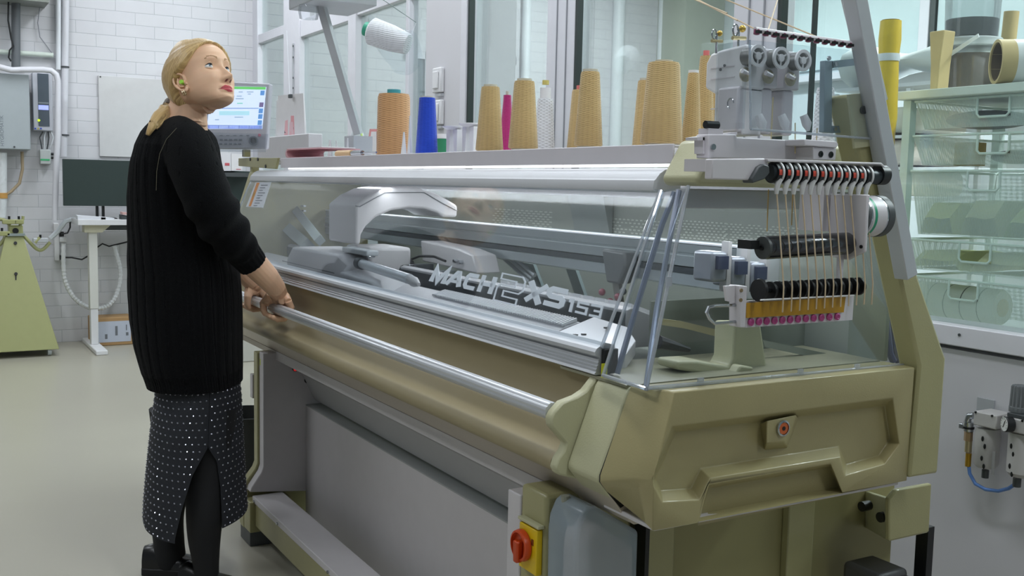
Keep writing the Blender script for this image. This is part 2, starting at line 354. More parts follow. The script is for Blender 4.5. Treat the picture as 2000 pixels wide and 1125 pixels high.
# --- front apron, gutter, rail
apron = [(1.022, .747), (1.055, .705), (1.083, .680), (1.095, .680), (1.095, .75)]
APR = mat('apron_grey_beige', (184, 174, 160), .42, metal=.1)
obj('front_apron', MB().prism(apron, XL, -1.405), APR, KM, bevel=.002)
obj('apron_lip', MB().prism([(1.0825, .6795), (1.0825, .648), (1.094, .648), (1.094, .6795)], -3.455, -1.66), LGREY, KM, bevel=.001)
obj('apron_lip', MB().prism([(1.0826, .6795), (1.0826, .66), (1.094, .66), (1.094, .6795)], XL, -3.456), APR, KM, bevel=.001)
gut = [(1.062, .931), (1.069, .926), (1.082, .905), (1.085, .885), (1.078, .862), (1.055, .832), (1.03, .806), (1.012, .793), (1.0, .790), (.99, .787), (.983, .779), (.981, .770), (.985, .760), (.998, .753), (1.022, .747),
       (1.03, .75), (1.03, .765), (1.1, .84), (1.11, .93)]
obj('front_gutter', MB().prism(gut, XL, -1.525), GOLD, KM, smooth=50)
br = [(1.06, .926), (1.05, .915), (1.040, .905), (1.022, .896), (.990, .888), (.972, .872), (.966, .86), (.968, .846), (.985, .828), (1.0, .812), (.996, .80), (.984, .786), (.978, .77), (.985, .757), (1.025, .744), (1.1, .744), (1.1, .926)]
obj('rail_bracket', MB().prism(br, -1.524, -1.502), OLIVEL, KM, bevel=.004)
hp = []
for k in range(48):
    a = 2 * math.pi * k / 48; r = .0165 - (.0014 if k % 6 == 0 else 0) - (.0006 if k % 6 in (1, 5) else 0)
    hp.append((.984 + r * math.cos(a), .868 + r * math.sin(a)))
obj('safety_rail', MB().prism(hp, XL + .05, -1.5245), ALU, KM, smooth=20)
obj('front_band', MB().prism([(1.064, .927), (1.056, .915), (1.003, .780), (1.002, .768), (1.018, .749), (1.05, .715), (1.2, .715), (1.2, .927)], -1.501, -1.404), OLIVEL, KM, bevel=.005)
# --- cover of the right end with its pressed panel and ledge
dx0, dx1 = -1.402, -1.30
A = [(1.062, .930), (1.003, .780), (1.003, .768), (1.018, .749), (1.075, .712), (1.70, .712), (1.70, .930)]
B = [yz((1318, 766), dx1), yz((1290, 880), dx1), yz((1277, 938), dx1), yz((1276, 955), dx1), yz((1274, 1037), dx1), (1.665, .7125), (1.668, .936)]
mb = MB()
la = [(dx0, y, z) for y, z in A]; lb0 = [(dx1 - .03, y * .72 + a[0] * .28, z * .85 + a[1] * .15) for (y, z), a in zip(B, A)]
vsB = [(dx1, y, z) for y, z in B]
mb.loft([la, lb0, vsB], cap=False)
mb.add(la, [tuple(range(len(la)))])
# outer face with opening
outer_px = [(1312, 833), (1744, 777), (1757, 868), (1728, 907), (1650, 930), (1642, 893), (1387, 934), (1366, 977), (1294, 981), (1272, 937)]
inner_px = [(1322, 843), (1728, 792), (1738, 858), (1716, 890), (1652, 907), (1638, 871), (1368, 915), (1350, 954), (1290, 958), (1279, 935)]
rec_o = [(dx1, *yz(p, dx1)) for p in outer_px]; rec_i = [(dx1 - .028, *yz(p, dx1 - .028)) for p in inner_px]
# lower step notch cut in the bottom edge
notch_px = [(1363, 1021), (1384, 947), (1622, 906), (1645, 962)]
# build face by triangle fill
bm = bmesh.new()
notch = [(dx1, *yz(p, dx1)) for p in notch_px]
bottom0 = vsB[4]; bottom1 = vsB[5]
outline = vsB[:5] + notch + vsB[5:]
ov = [bm.verts.new(p) for p in outline]; iv = [bm.verts.new(p) for p in rec_o]
es = [bm.edges.new((ov[i], ov[(i + 1) % len(ov)])) for i in range(len(ov))] + [bm.edges.new((iv[i], iv[(i + 1) % len(iv)])) for i in range(len(iv))]
bmesh.ops.triangle_fill(bm, use_beauty=True, edges=es)
bm.verts.index_update()
mb.add([v.co[:] for v in bm.verts], [tuple(v.index for v in f.verts) for f in bm.faces]); bm.free()
N = len(rec_o)
mb.add(rec_o + rec_i, [(i, (i + 1) % N, N + (i + 1) % N, N + i) for i in range(N)])
bm = bmesh.new(); iv = [bm.verts.new(p) for p in rec_i]; es = [bm.edges.new((iv[i], iv[(i + 1) % N])) for i in range(N)]
bmesh.ops.triangle_fill(bm, use_beauty=True, edges=es); bm.verts.index_update()
mb.add([v.co[:] for v in bm.verts], [tuple(v.index for v in f.verts) for f in bm.faces]); bm.free()
ni = [(dx1 - .03, *yz((p[0], p[1] + 6), dx1 - .03)) for p in notch_px]
mb.add(notch + ni, [(0, 1, 5, 4), (1, 2, 6, 5), (2, 3, 7, 6)])
mb.add([ni[0], ni[1], ni[2], ni[3]], [(0, 1, 2, 3)])
END = obj('end_cover', mb, mat('olive_moulding', (160, 150, 108), .4, coat=.15, bump=.04, bscale=300), KM, smooth=25)
bm = bmesh.new(); bm.from_mesh(END.data); bmesh.ops.remove_doubles(bm, verts=bm.verts, dist=.0004); bmesh.ops.recalc_face_normals(bm, faces=bm.faces); bm.to_mesh(END.data); bm.free()
b_ = END.modifiers.new('bevel', 'BEVEL'); b_.width = .004; b_.segments = 3; b_.limit_method = 'ANGLE'; b_.angle_limit = math.radians(25)
obj('seam', MB().prism([(1.066, .928), (1.004, .780), (1.004, .768), (1.019, .750), (1.05, .716), (1.06, .72), (1.08, .925)], -1.4039, -1.4021), BLACK, KM)
lc = PX((1521, 834), dx1 - .012)
lockbase = [(dx1 - .03, *yz(p, dx1 - .03)) for p in [(1483, 828), (1560, 816), (1538, 876), (1493, 880)]]
locktop = [(dx1 - .004, *yz(p, dx1 - .004)) for p in [(1498, 822), (1555, 810), (1532, 862), (1497, 866)]]
obj('lock_boss', MB().hexa(lockbase + locktop), mat('olive_moulding_b', (160, 150, 108), .4), END, bevel=.002)
obj('lock_ring', MB().lathe((dx1 - .0035, lc[1], lc[2]), (1, 0, 0), [(.0145, 0), (.0145, .004), (.0115, .005), (.011, .002)], n=32), STEEL, END)
obj('lock_core', MB().cyl((dx1 - .003, lc[1], lc[2]), (dx1 + .0005, lc[1], lc[2]), .0105, n=28), mat('orange_lock', (190, 92, 40), .4), END)
obj('lock_slot', MB().cyl((dx1 + .0006, lc[1], lc[2]), (dx1 + .001, lc[1], lc[2]), .004, n=14), BLACK, END)
obj('under_plate', MB().box(-1.46, -1.315, 1.055, 1.66, .700, .7095), LGREY, KM, bevel=.002)
# --- base cabinet behind the right leg
xb = -1.56
def ybx(px): return yz((px, 1000), xb)[0]
obj('base_cabinet', MB().box(-1.70, xb, 1.22, ybx(1745), .02, .6475), mat('cabinet_olive', (150, 144, 100), .5), KM, bevel=.003)
cab_frame = MB().box(xb, xb + .03, 1.215, ybx(1301), .02, .6475)
obj('cabinet_post', cab_frame, OLIVE, KM, bevel=.003)
obj('cabinet_post', MB().box(xb, xb + .02, ybx(1528), ybx(1578), .02, .6475), OLIVE, KM, bevel=.003)
obj('black_edge_strip', MB().box(xb, xb + .034, 1.205, 1.2149, .02, .6475), BLACK, KM)
# bracket box at rear right, motor under it
bx = -1.38
tri = yzs([(1737, 1057), (1815, 1039), (1820, 945), (1752, 957), (1737, 975)], bx)
obj('corner_bracket', MB().prism(tri, bx - .012, bx), OLIVE, KM, bevel=.003)
s0 = [(bx - .012, *yz((1737, 1057), bx - .012)), (bx - .012, *yz((1737, 975), bx - .012)), (xb, *yz((1690, 960), xb)), (xb, *yz((1690, 1030), xb))]
s1 = [(x, y + .012, z) for x, y, z in s0]
obj('bracket_side', MB().hexa(s0 + s1), OLIVEL, KM, bevel=.002)
obj('bracket_floor', MB().hexa([s0[0], s0[3], (xb, s0[3][1] + .2, s0[3][2]), (bx - .012, s0[0][1] + .12, s0[0][2])] + [(x, y, z + .01) for x, y, z in [s0[0], s0[3], (xb, s0[3][1] + .2, s0[3][2]), (bx - .012, s0[0][1] + .12, s0[0][2])]]), OLIVEL, KM)
for q in ((1690, 988), (1726, 1009)):
    c = PX(q, -1.50 if q[0] < 1700 else -1.43); obj('rubber_plug', MB().cyl((c[0], c[1] - .012, c[2]), (c[0], c[1] + .012, c[2]), .011, n=14), BLACK, KM)
mpx = PX((1735, 1090), -1.42)
mm = obj('drive_motor', MB().box(-1.50, -1.40, mpx[1] - .05, mpx[1] + .045, .05, .475), mat('motor_grey', (92, 92, 94), .4, metal=.4), KM, bevel=.012)
for k in range(5):
    yy = mpx[1] - .02 + k * .013; obj('cooling_fin', MB().box(-1.3999, -1.386, yy, yy + .006, .06, .46), mat('fin_grey', (70, 68, 70), .35, metal=.5), mm)
obj('support_post', MB().box(-1.42, -1.39, mpx[1] + .085, mpx[1] + .105, 0, .56), BLACK, KM)
# main switch
sw = obj('main_switch', MB().box(-1.635, -1.572, .986, .9995, .545, .632), mat('signal_yellow', (225, 190, 20), .4), KM, bevel=.002, label='yellow main switch plate')
kn = obj('switch_dial', MB().lathe((-1.617, .985, .592), (0, -1, 0), [(.03, 0), (.031, .004), (.029, .012), (.025, .013), (.024, .005)], n=32), mat('switch_orange', (200, 70, 22), .35), sw, label='orange red rotary dial')
obj('switch_grip', MB().prism([(-1.626, .602), (-1.608, .602), (-1.610, .560), (-1.624, .560)], .966, .980, 'y'), mat('switch_orange_b', (190, 66, 20), .35), kn, bevel=.003)
obj('switch_mark', MB().box(-1.590, -1.582, .9855, .9859, .60, .612), mat('mark_brown', (120, 60, 20), .5), sw)
obj('switch_hood', MB().box(-1.64, -1.566, .985, .9995, .636, .642), OLIVEL, KM, bevel=.001)
for px in ((1036, 938), (1060, 948)):
    c = PY(px, 1.06); obj('rubber_clip', MB().box(c[0] - .012, c[0] + .012, 1.05, 1.075, .632, .6475), BLACK, KM, bevel=.003)
hose = [PX(p, -1.53) for p in [(1104, 968), (1105, 985), (1110, 1005), (1120, 1025), (1128, 1036)]]
obj('cable_hose', MB().tube([(q[0], q[1], q[2]) for q in hose], .008, 10), mat('hose_grey', (150, 152, 138), .5), KM)
# --- aluminium rail carrying the front cover
rail = [(1.078, .990), (1.060, .980), (1.056, .974), (1.058, .967), (1.068, .966), (1.068, .962), (1.064, .960), (1.065, .956), (1.063, .954), (1.064, .950), (1.061, .948), (1.062, .944), (1.059, .942), (1.060, .938), (1.056, .934), (1.058, .932), (1.10, .932), (1.10, .985)]
obj('cover_rail', MB().prism(rail, XL, -1.502), ALUD, KM, smooth=15)
obj('rail_end_cap', MB().box(-1.5015, -1.49, 1.07, 1.10, .935, .98), BLACK, KM, bevel=.002)
obj('warning_sticker', MB().box(-1.489, -1.487, 1.062, 1.074, .93, .955), mat('signal_yellow_b', (215, 215, 40), .5), KM)
# --- front cover glass between rail and top beam
def slab(x0, x1, p, q, t=.004):
    n = Vector((q[1] - p[1], -(q[0] - p[0]), 0)); n = Vector((-(q[1] - p[1]), q[0] - p[0])); n.normalize(); n *= t
    return MB().prism([p, q, (q[0] + n[0], q[1] + n[1]), (p[0] + n[0], p[1] + n[1])], x0, x1)
G0, G1 = (1.0685, .982), (1.19, 1.266)
FG = obj('front_cover', slab(XL, -1.502, G0, G1), ACRYL, KM, smooth=0, label='clear sliding front cover with white lettering')
obj('cover_edge', MB().tube([(-1.50, G0[0], G0[1]), (-1.50, G1[0], G1[1])], .0035, 6), ACRYLE, FG, smooth=0)
obj('cover_edge', MB().tube([(XL, G0[0], G0[1]), (XL, G1[0], G1[1])], .0035, 6), ACRYLE, FG, smooth=0)
# --- top beam, glowing gap and tray
beam = [(1.226, 1.3075), (1.212, 1.304), (1.200, 1.297), (1.192, 1.288), (1.1905, 1.286), (1.1875, 1.284), (1.184, 1.268), (1.185, 1.265), (1.20, 1.261), (1.25, 1.268), (1.25, 1.3075)]
obj('top_beam', MB().prism(beam, XL, -1.515), mat('beam_silver', (206, 208, 212), .5, metal=.1), KM, smooth=40)
obj('gap_glow_strip', MB().box(-3.75, -1.51, 1.2225, 1.24, 1.310, 1.3155), mat('gap_glow', (255, 255, 255), .5, emit=1.1), KM)  # glowing bar stands in for light showing through the gap under the tray
TR = obj('yarn_tray', MB().box(-3.83, -1.503, 1.219, 1.223, 1.316, 1.352).box(-3.83, -1.503, 1.223, 1.78, 1.345, 1.350).box(-4.6, -3.83, 1.27, 1.78, 1.345, 1.350), mat('tray_white', (212, 208, 214), .45), KM, bevel=.0015)
obj('end_plate', MB().prism([(XL - .25, 1.358), (XL - .25, 1.325), (-3.86, 1.311), (-3.83, 1.353), (XL - .1, 1.357)], 1.208, 1.218, 'y'), OLIVE, KM, bevel=.002)
obj('end_post', MB().box(-4.24, -4.21, 1.22, 1.25, .60, 1.36), OLIVE, KM, bevel=.003)
obj('left_end_frame', MB().prism([(1.03, .70), (1.03, .78), (1.2, 1.30), (1.7, 1.30), (1.7, .70)], XL - .06, XL - .01), OLIVE, KM, bevel=.004)
pl = PY((668, 300), 1.2175)
for px in ((489, 311), (504, 311), (519, 325)):
    c = PY(px, 1.2075); obj('bolt_hole', MB().cyl((c[0], 1.2079, c[2]), (c[0], 1.205, c[2]), .007, n=12), BLACK, KM)
# right-hand top frame in olive
topf = [(1.232, 1.358), (1.190, 1.288), (1.198, 1.275), (1.64, 1.275), (1.64, 1.358)]
obj('top_end_frame', MB().prism(topf, -1.500, -1.402), OLIVEL, KM, bevel=.008, seg=3)
obj('end_header', MB().box(-1.47, -1.44, 1.2, 1.72, 1.235, 1.27), LGREY, KM, bevel=.002)
# rear upright plate
rp = [(1656, 185), (1706, 180), (1752, 390), (1795, 545), (1848, 700), (1832, 925), (1776, 934), (1796, 716), (1741, 462), (1700, 380), (1676, 285)]
obj('rear_upright', MB().prism(yzs(rp, -1.295), -1.345, -1.295), OLIVE, KM, bevel=.006)
# --- clear end cover: corner pane + side pane
zB = .936
c0 = PX((1262, 757), -1.335); c1 = PX((1345, 350), -1.42)
d0 = np.array([-1.47, 1.052, .935]); d1 = np.array([-1.495, 1.19, 1.266])
e0 = PX((1792, 714), -1.335); e1 = PX((1741, 462), -1.36)
c0 = np.array([-1.335, c0[1], zB]); c1 = np.array([-1.42, c1[1], 1.275]); 
def pane(pts, t=(.004, 0, 0)): 
    pts = [tuple(p) for p in pts]; q = [(p[0] - t[0], p[1] - t[1], p[2] - t[2]) for p in pts]; n = len(pts)
    return MB().add(pts + q, [tuple(range(n)), tuple(range(n, 2 * n))[::-1]] + [(i, (i + 1) % n, n + (i + 1) % n, n + i) for i in range(n)])
e2 = np.array([-1.42, 1.62, 1.275])
SP = obj('end_glass', pane([c0, e0, e1, e2, c1]), ACRYL, KM, smooth=0, label='clear bent cover over the right end')
obj('corner_glass', pane([d0, c0, c1, d1], (.003, -.003, 0)), ACRYL, SP, smooth=0)
for a, b in ((c0, c1), (d0, d1), (c0 + [.002, 0, .004], e0 + [.002, 0, .004]), (d0 + [0, 0, .003], c0 + [0, 0, .003]), (e0, e1)):
    obj('glass_edge', MB().tube([a, b], .0035, 6), ACRYLE, SP, smooth=0)
for (a, b, f) in ((c0, e0, .17), (c0, e0, .52), (c0, e0, .74), (c0, c1, .5)):
    p = a + (b - a) * f; obj('glass_clip', MB().box(p[0], p[0] + .004, p[1] - .006, p[1] + .006, p[2] - .002, p[2] + .014), ACRYLE, SP)
st = [PX((1262, 757), -1.355), PX((1330, 372), -1.44)]
stx = [PX(p, -1.44) for p in [(1215, 700), (1245, 590), (1275, 480), (1300, 400)]]
obj('stay_rod', MB().tube([PX((1262, 757), -1.36), PX((1283, 600), -1.41), PX((1326, 372), -1.44)], .005, 8), mat('blue_grey_rod', (160, 168, 186), .3, metal=.5), KM)
obj('stay_rod', MB().tube([PX((1205, 730), -1.49), PX((1240, 610), -1.49), PX((1292, 440), -1.48), PX((1318, 375), -1.47)], .0055, 8), mat('blue_grey_rod_b', (146, 158, 186), .3, metal=.4), KM)
# ================================================================ inside the machine
INNER = mat('inner_panel', (150, 155, 146), .45, metal=.1, noise=.06, nscale=2)
INNERG = mat('inner_grey', (176, 180, 182), .4)
BEDM = mat('bed_metal', (178, 178, 180), .4, metal=.35)
BEDD = mat('bed_dark', (52, 58, 62), .4, metal=.3)
obj('inner_back', MB().box(XL, -1.50, 1.74, 1.75, .70, 1.25), INNER, KM)
obj('inner_floor', MB().box(XL, -1.41, 1.10, 1.74, .86, .87), INNER, KM)
obj('inner_header', MB().box(XL, -1.56, 1.66, 1.74, 1.243, 1.30), LGREY, KM, bevel=.003)
obj('inner_flap', MB().prism([(1.735, 1.243), (1.70, 1.243), (1.735, 1.10)], -2.58, -2.40), mat('inner_panel_b', (132, 138, 136), .45), KM)
def perf(x0, x1, z0, z1, nx, nz, w=.55, y=1.7395):
    mb = MB(); dx = (x1 - x0) / nx; dz = (z1 - z0) / nz
    for j in range(nz):
        for i in range(nx):
            if random.random() < .06: continue
            a = x0 + dx * (i + (.5 if j % 2 else 0)); mb.box(a, a + dx * w, y - .0005, y, z0 + dz * j, z0 + dz * (j + .4))
    return mb
WSLOT = mat('slot_backlight', (206, 210, 200), .5)  # pale colour stands for the brightness behind the perforated back
ya = 1.7395
for (a, b, nx) in (((962, 446), (1078, 411), 13), ((1172, 478), (1290, 428), 14), ((1318, 478), (1420, 432), 12), ((1412, 482), (1562, 442), 16)):
    p = PY(a, ya); q = PY(b, ya)
    obj('painted_vent_slots', perf(p[0], q[0], p[2] + .012, q[2], nx, 8), WSLOT, KM, smooth=0, kind='stuff')
p = PX((1500, 545), -1.50); q = PX((1640, 510), -1.50)
# cross rail that carries the yarn carriers
cr = [(1.50, 1.148), (1.497, 1.146), (1.497, 1.128), (1.50, 1.126), (1.50, 1.122), (1.494, 1.120), (1.494, 1.098), (1.502, 1.095), (1.502, 1.083), (1.494, 1.080), (1.494, 1.056), (1.50, 1.052), (1.60, 1.052), (1.60, 1.148)]
CR = obj('carrier_rail', MB().prism(cr, XL + .02, -1.62), mat('rail_grey_metal', (150, 158, 160), .3, metal=.6), KM, smooth=15)
obj('rail_gleam', MB().box(XL + .02, -1.60, 1.4955, 1.515, 1.1485, 1.152), mat('rail_gleam_tone', (236, 238, 242), .3, metal=.2), CR)  # pale bar paints a lamp's reflection along the rail edge
obj('rail_groove', MB().box(XL + .02, -1.62, 1.4925, 1.4935, 1.082, 1.095), BEDD, CR)
obj('rail_cap', MB().box(-1.6195, -1.60, 1.49, 1.60, 1.04, 1.153), INNERG, CR, bevel=.004)
# needle beds
obj('front_bed', MB().prism([(1.10, .945), (1.185, .975), (1.218, .984), (1.218, .96), (1.10, .90)], -4.0, -1.79), BEDM, KM)
nb = MB().box(-2.44, -1.80, 1.186, 1.2175, .973, .978)
for i in range(60):
    x = -1.806 - i * .0105
    nb.add([(x, 1.180, .9765), (x + .005, 1.180, .9765), (x + .005, 1.2175, .984), (x, 1.2175, .984), (x, 1.180, .981), (x + .005, 1.180, .981), (x + .005, 1.2175, .992), (x, 1.2175, .992)], [(0, 3, 2, 1), (4, 5, 6, 7), (0, 1, 5, 4), (1, 2, 6, 5), (2, 3, 7, 6), (3, 0, 4, 7)])
obj('needle_comb', nb, mat('needle_steel', (200, 202, 204), .4, metal=.3), KM, smooth=0, kind='stuff')
obj('bed_gap', MB().box(-4.0, -1.75, 1.219, 1.30, .93, .955), BEDD, KM)
obj('rear_bed', MB().prism([(1.30, .985), (1.302, 1.012), (1.315, 1.017), (1.47, .965), (1.46, .93), (1.32, .93)], -4.0, -1.74), BEDM, KM, bevel=.002)
obj('rear_bed_lip', MB().box(-4.0, -1.742, 1.2985, 1.2999, .956, 1.006), BEDD, KM)
obj('bed_groove', MB().prism([(1.1295, .9565), (1.1335, .958), (1.1335, .9605), (1.1295, .9588)], -4.0, -1.87), BEDD, KM)
ep = MB()
top = [(-1.785, 1.11, .953), (-1.785, 1.25, .995), (-1.66, 1.245, .99), (-1.585, 1.21, .975), (-1.55, 1.16, .955), (-1.56, 1.11, .935), (-1.60, 1.095, .928)]
ep.loft([[(x, y, z - .03) for x, y, z in top], top])
obj('bed_end_plate', ep, mat('bright_plate', (214, 214, 216), .3, metal=.3), KM, bevel=.002)
for x, y in ((-1.745, 1.15), (-1.73, 1.16), (-1.715, 1.17), (-1.70, 1.215), (-1.72, 1.13)):
    z = .953 + (y - 1.11) * .3 - (x + 1.785) * .02; obj('plate_hole', MB().box(x, x + .008, y, y + .008, z, z + .0035), BLACK, KM)
for i in range(12):
    x = -2.32 + i * .048
    obj('sinker_plate', MB().hexa([(x, 1.325, 1.0145), (x + .036, 1.325, 1.0145), (x + .030, 1.43, .981), (x - .004, 1.43, .981), (x, 1.325, 1.0235), (x + .036, 1.325, 1.0235), (x + .030, 1.43, .989), (x - .004, 1.43, .989)]), WHITE, KM)
# bridge shaped carriage
xa = -3.023
arch = yzs([(694, 478), (694, 402), (716, 384), (745, 370), (780, 364), (815, 366), (850, 377), (880, 393), (894, 402), (893, 424), (868, 424), (855, 416), (830, 408), (800, 406), (765, 411), (735, 424), (715, 442), (706, 458), (704, 478)], xa)
CG = obj('carriage_bridge', MB().prism(arch, xa - .24, xa), mat('carriage_grey', (190, 186, 186), .45), KM, bevel=.008, seg=3)
seam = yzs([(694, 402), (702, 404), (752, 376), (828, 376), (862, 396), (893, 412)], xa + .001)
obj('bridge_seam', MB().tube([(xa + .0015, y, z) for y, z in seam], .0016, 5), DGREY, CG)
base = MB()
def ring(x, e, z1): return [(x, 1.105 + e, .95), (x, 1.105 + e, 1.0), (x, 1.125 + e, z1), (x, 1.30 - e, z1), (x, 1.30 - e, .95)]
base.loft([ring(-3.46, .02, 1.02), ring(-3.40, 0, 1.045), ring(-2.97, 0, 1.048), ring(-2.91, .015, 1.02)])
obj('carriage_base', base, mat('carriage_base_grey', (172, 170, 172), .45), CG, bevel=.008, seg=3)
b2 = MB().loft([[(-2.92, 1.11, .95), (-2.92, 1.11, 1.0), (-2.92, 1.24, 1.012), (-2.92, 1.26, .95)], [(-2.70, 1.12, .95), (-2.70, 1.12, .99), (-2.70, 1.22, .998), (-2.70, 1.24, .95)], [(-2.64, 1.14, .95), (-2.64, 1.14, .965), (-2.64, 1.2, .97), (-2.64, 1.22, .95)]])
obj('carriage_nose', b2, mat('carriage_nose_grey', (168, 168, 170), .45), CG, bevel=.006, seg=3)
ls = PY((655, 515), 1.11); obj('carriage_seam', MB().box(-3.45, -2.95, 1.1035, 1.1045, .992, .9945), DGREY, CG)
q0 = PY((706, 515), 1.16); q1 = PY((800, 545), 1.14); q2 = PY((818, 556), 1.135)
obj('carriage_rod', MB().tube([q0, q1], .014, 14), mat('rod_bright', (214, 218, 222), .25, metal=.4), CG)
obj('rod_collar', MB().cyl(q0 - (q1 - q0) * .06, q0 + (q1 - q0) * .02, .018, n=18), DGREY, CG)
obj('rod_tip', MB().tube([q1, (q1 + q2) / 2, q2], [.012, .014, .005], 10), MGREY, CG)
q = PY((728, 500), 1.24)
obj('carriage_housing', MB().box(q[0] - .13, q[0] + .07, 1.2, 1.34, .99, q[2] + .03), MGREY, CG, bevel=.01)
q = PY((715, 488), 1.2); obj('carriage_latch', MB().box(q[0] - .10, q[0] + .10, 1.16, 1.20, q[2] - .012, q[2] + .004), INNERG, CG, bevel=.004)
for px in ((722, 502), (731, 500)):
    c = PY(px, 1.199); obj('screw', MB().cyl((c[0], 1.2, c[2]), (c[0], 1.192, c[2]), .006, n=10), STEEL, CG)
# dark brush and the take-up block behind the first letters
q = PY((772, 515), 1.34)
obj('brush_block', MB().prism([(q[0] - .22, .98), (q[0] - .2, 1.06), (q[0] - .02, 1.06), (q[0] + .10, 1.03), (q[0] + .2, .975)], 1.30, 1.36, 'y'), BLACK, KM, bevel=.01)
pts = [(832, 470), (905, 486), (934, 498), (943, 534), (880, 520), (836, 510)]
P3 = [PY(p, 1.42) for p in pts]
blk = obj('feeder_block', MB().loft([[(p[0], 1.40, p[2]) for p in P3], [(p[0], 1.48, p[2]) for p in P3]]), MGREY, KM, bevel=.004)
for i in range(9):
    c = PY((800 + i * 14, 520 + i * 4.5), 1.36)
    obj('carrier_tip', MB().box(c[0] - .012, c[0] + .008, 1.33, 1.39, c[2] - .03, c[2] + .006 + .008 * (i % 3)), STEEL if i % 2 else DGREY, blk, bevel=.002)
for px in ((893, 510), (903, 512)):
    c = PY(px, 1.398); obj('screw', MB().cyl((c[0], 1.399, c[2]), (c[0], 1.385, c[2]), .006, n=10), STEEL, blk)
cab = [PY(p, 1.37) for p in [(800, 508), (820, 500), (848, 501), (870, 510)]]
obj('black_cable', MB().tube(cab, .004, 8), BLACK, KM)
cab = [PY(p, 1.55) for p in [(955, 488), (985, 505), (1010, 528), (1035, 550)]]
for k in range(3): obj('clear_tube', MB().tube([(p[0] + k * .03, p[1] - .01 * k, p[2] + .012 * k) for p in cab], .006, 8), mat('tube_grey_%d' % k, (160, 166, 170), .3), KM)
# braces and hanging carriers
for px0, px1 in (((1040, 515), (1065, 575)), ((1120, 520), (1150, 600))):
    a = PY(px0, 1.62); b = PY(px1, 1.62); obj('brace', MB().hexa([(a[0] - .03, 1.61, a[2]), (a[0] + .02, 1.61, a[2]), (b[0] + .03, 1.61, b[2] - .02), (b[0] - .02, 1.61, b[2] - .02), (a[0] - .03, 1.62, a[2]), (a[0] + .02, 1.62, a[2]), (b[0] + .03, 1.62, b[2] - .02), (b[0] - .02, 1.62, b[2] - .02)]), mat('brace_grey', (112, 128, 128), .4), KM)
a = PY((1208, 492), 1.47)
yc = obj('yarn_carrier', MB().prism([(a[0] - .045, a[2] + .005), (a[0] + .05, a[2] + .002), (a[0] + .055, a[2] - .03), (a[0] + .03, a[2] - .075), (a[0] - .02, a[2] - .075)], 1.45, 1.49, 'y'), DGREY, KM, bevel=.006)
obj('carrier_stem', MB().prism([(a[0] - .01, a[2] - .075), (a[0] + .015, a[2] - .075), (a[0] + .05, a[2] - .21), (a[0] + .03, a[2] - .21)], 1.462, 1.472, 'y'), mat('stem_grey', (96, 96, 92), .4, metal=.4), yc)
for dx, dz in ((-.035, -.10), (.03, -.105), (.0, -.12), (.05, -.09)):
    obj('carrier_eyelet', MB().ball((a[0] + dx, 1.45, a[2] + dz), .009, 10, 8), mat('wine_ring', (120, 50, 66), .4) if dx < 0.04 else DGREY, yc)
# fan of sinkers at the right end, casting, hoses
for i, px in enumerate(((1395, 520), (1432, 530), (1470, 540))):
    c = PX(px, -1.56); w = .022
    f_ = obj('side_roller', MB().box(-1.60, -1.54, c[1] - w, c[1] + w * .8, c[2] - .03, c[2] + .03), mat('side_blue_grey_%d' % i, (140, 144, 152), .35, metal=.3), KM, bevel=.006)
    obj('roller_face', MB().box(-1.5395, -1.53, c[1] - w * .7, c[1] + w * .5, c[2] - .004, c[2] + .022), mat('navy_face_%d' % i, (56, 62, 84), .3), f_)
    obj('roller_arm', MB().prism([(c[1] + w * .8, c[2] + .05), (c[1] + w * 1.2, c[2] + .05), (c[1] + w * 1.2, c[2] - .05), (c[1] + w * .7, c[2] - .05)], -1.56, -1.54), MGREY, f_)
cast = yzs([(1436, 632), (1487, 632), (1500, 724), (1492, 744), (1440, 744), (1322, 722), (1322, 706), (1362, 704), (1425, 716), (1433, 700)], -1.46)
obj('casting_arm', MB().prism(cast, -1.52, -1.46), OLIVEL, KM, bevel=.006, seg=3)
ft = yzs([(1426, 735), (1440, 712), (1466, 716), (1456, 742)], -1.44)
obj('casting_foot', MB().prism(ft, -1.455, -1.43), OLIVEL, KM, bevel=.004)
s = yzs([(1288, 622), (1335, 628), (1418, 648), (1425, 664), (1340, 642), (1288, 634)], -1.60)
obj('inner_strip', MB().prism(s, -1.61, -1.60), mat('strip_beige', (176, 168, 128), .4), KM)
s = yzs([(1490, 664), (1690, 706), (1690, 720), (1495, 678)], -1.52)
obj('inner_strip', MB().prism(s, -1.53, -1.52), mat('strip_grey', (140, 146, 136), .4), KM)
pr = [(1.34, .99), (1.42, .965)]
a, b = PX((1285, 668), -1.56), PX((1345, 683), -1.56)
obj('dark_lever', MB().tube([a, b], [.014, .006], 10), BLACK, KM)
a, b = PY((1205, 660), 1.12), PX((1285, 668), -1.57)
side = mat('inner_side', (128, 134, 122), .5)
obj('inner_side_wall', MB().box(-1.66, -1.655, 1.30, 1.74, .87, 1.04), side, KM)
obj('side_floor', MB().box(-1.62, -1.41, 1.06, 1.70, .925, .93), mat('side_floor_grey', (142, 140, 116), .4), KM)
for k, c in enumerate(((84, 92, 130), (70, 78, 118), (96, 104, 138), (60, 66, 100))):
    pts = [PX((x + k * 9, y), -1.50) for x, y in [(1708, 488), (1718, 560), (1730, 620), (1738, 690), (1745, 705)]]
    obj('hose', MB().tube(pts, .008, 8), mat('hose_blue_%d' % k, c, .4), KM)
obj('end_back_panel', MB().box(-1.495, -1.40, 1.70, 1.71, .93, 1.27), mat('end_back_green', (120, 128, 116), .5), KM)
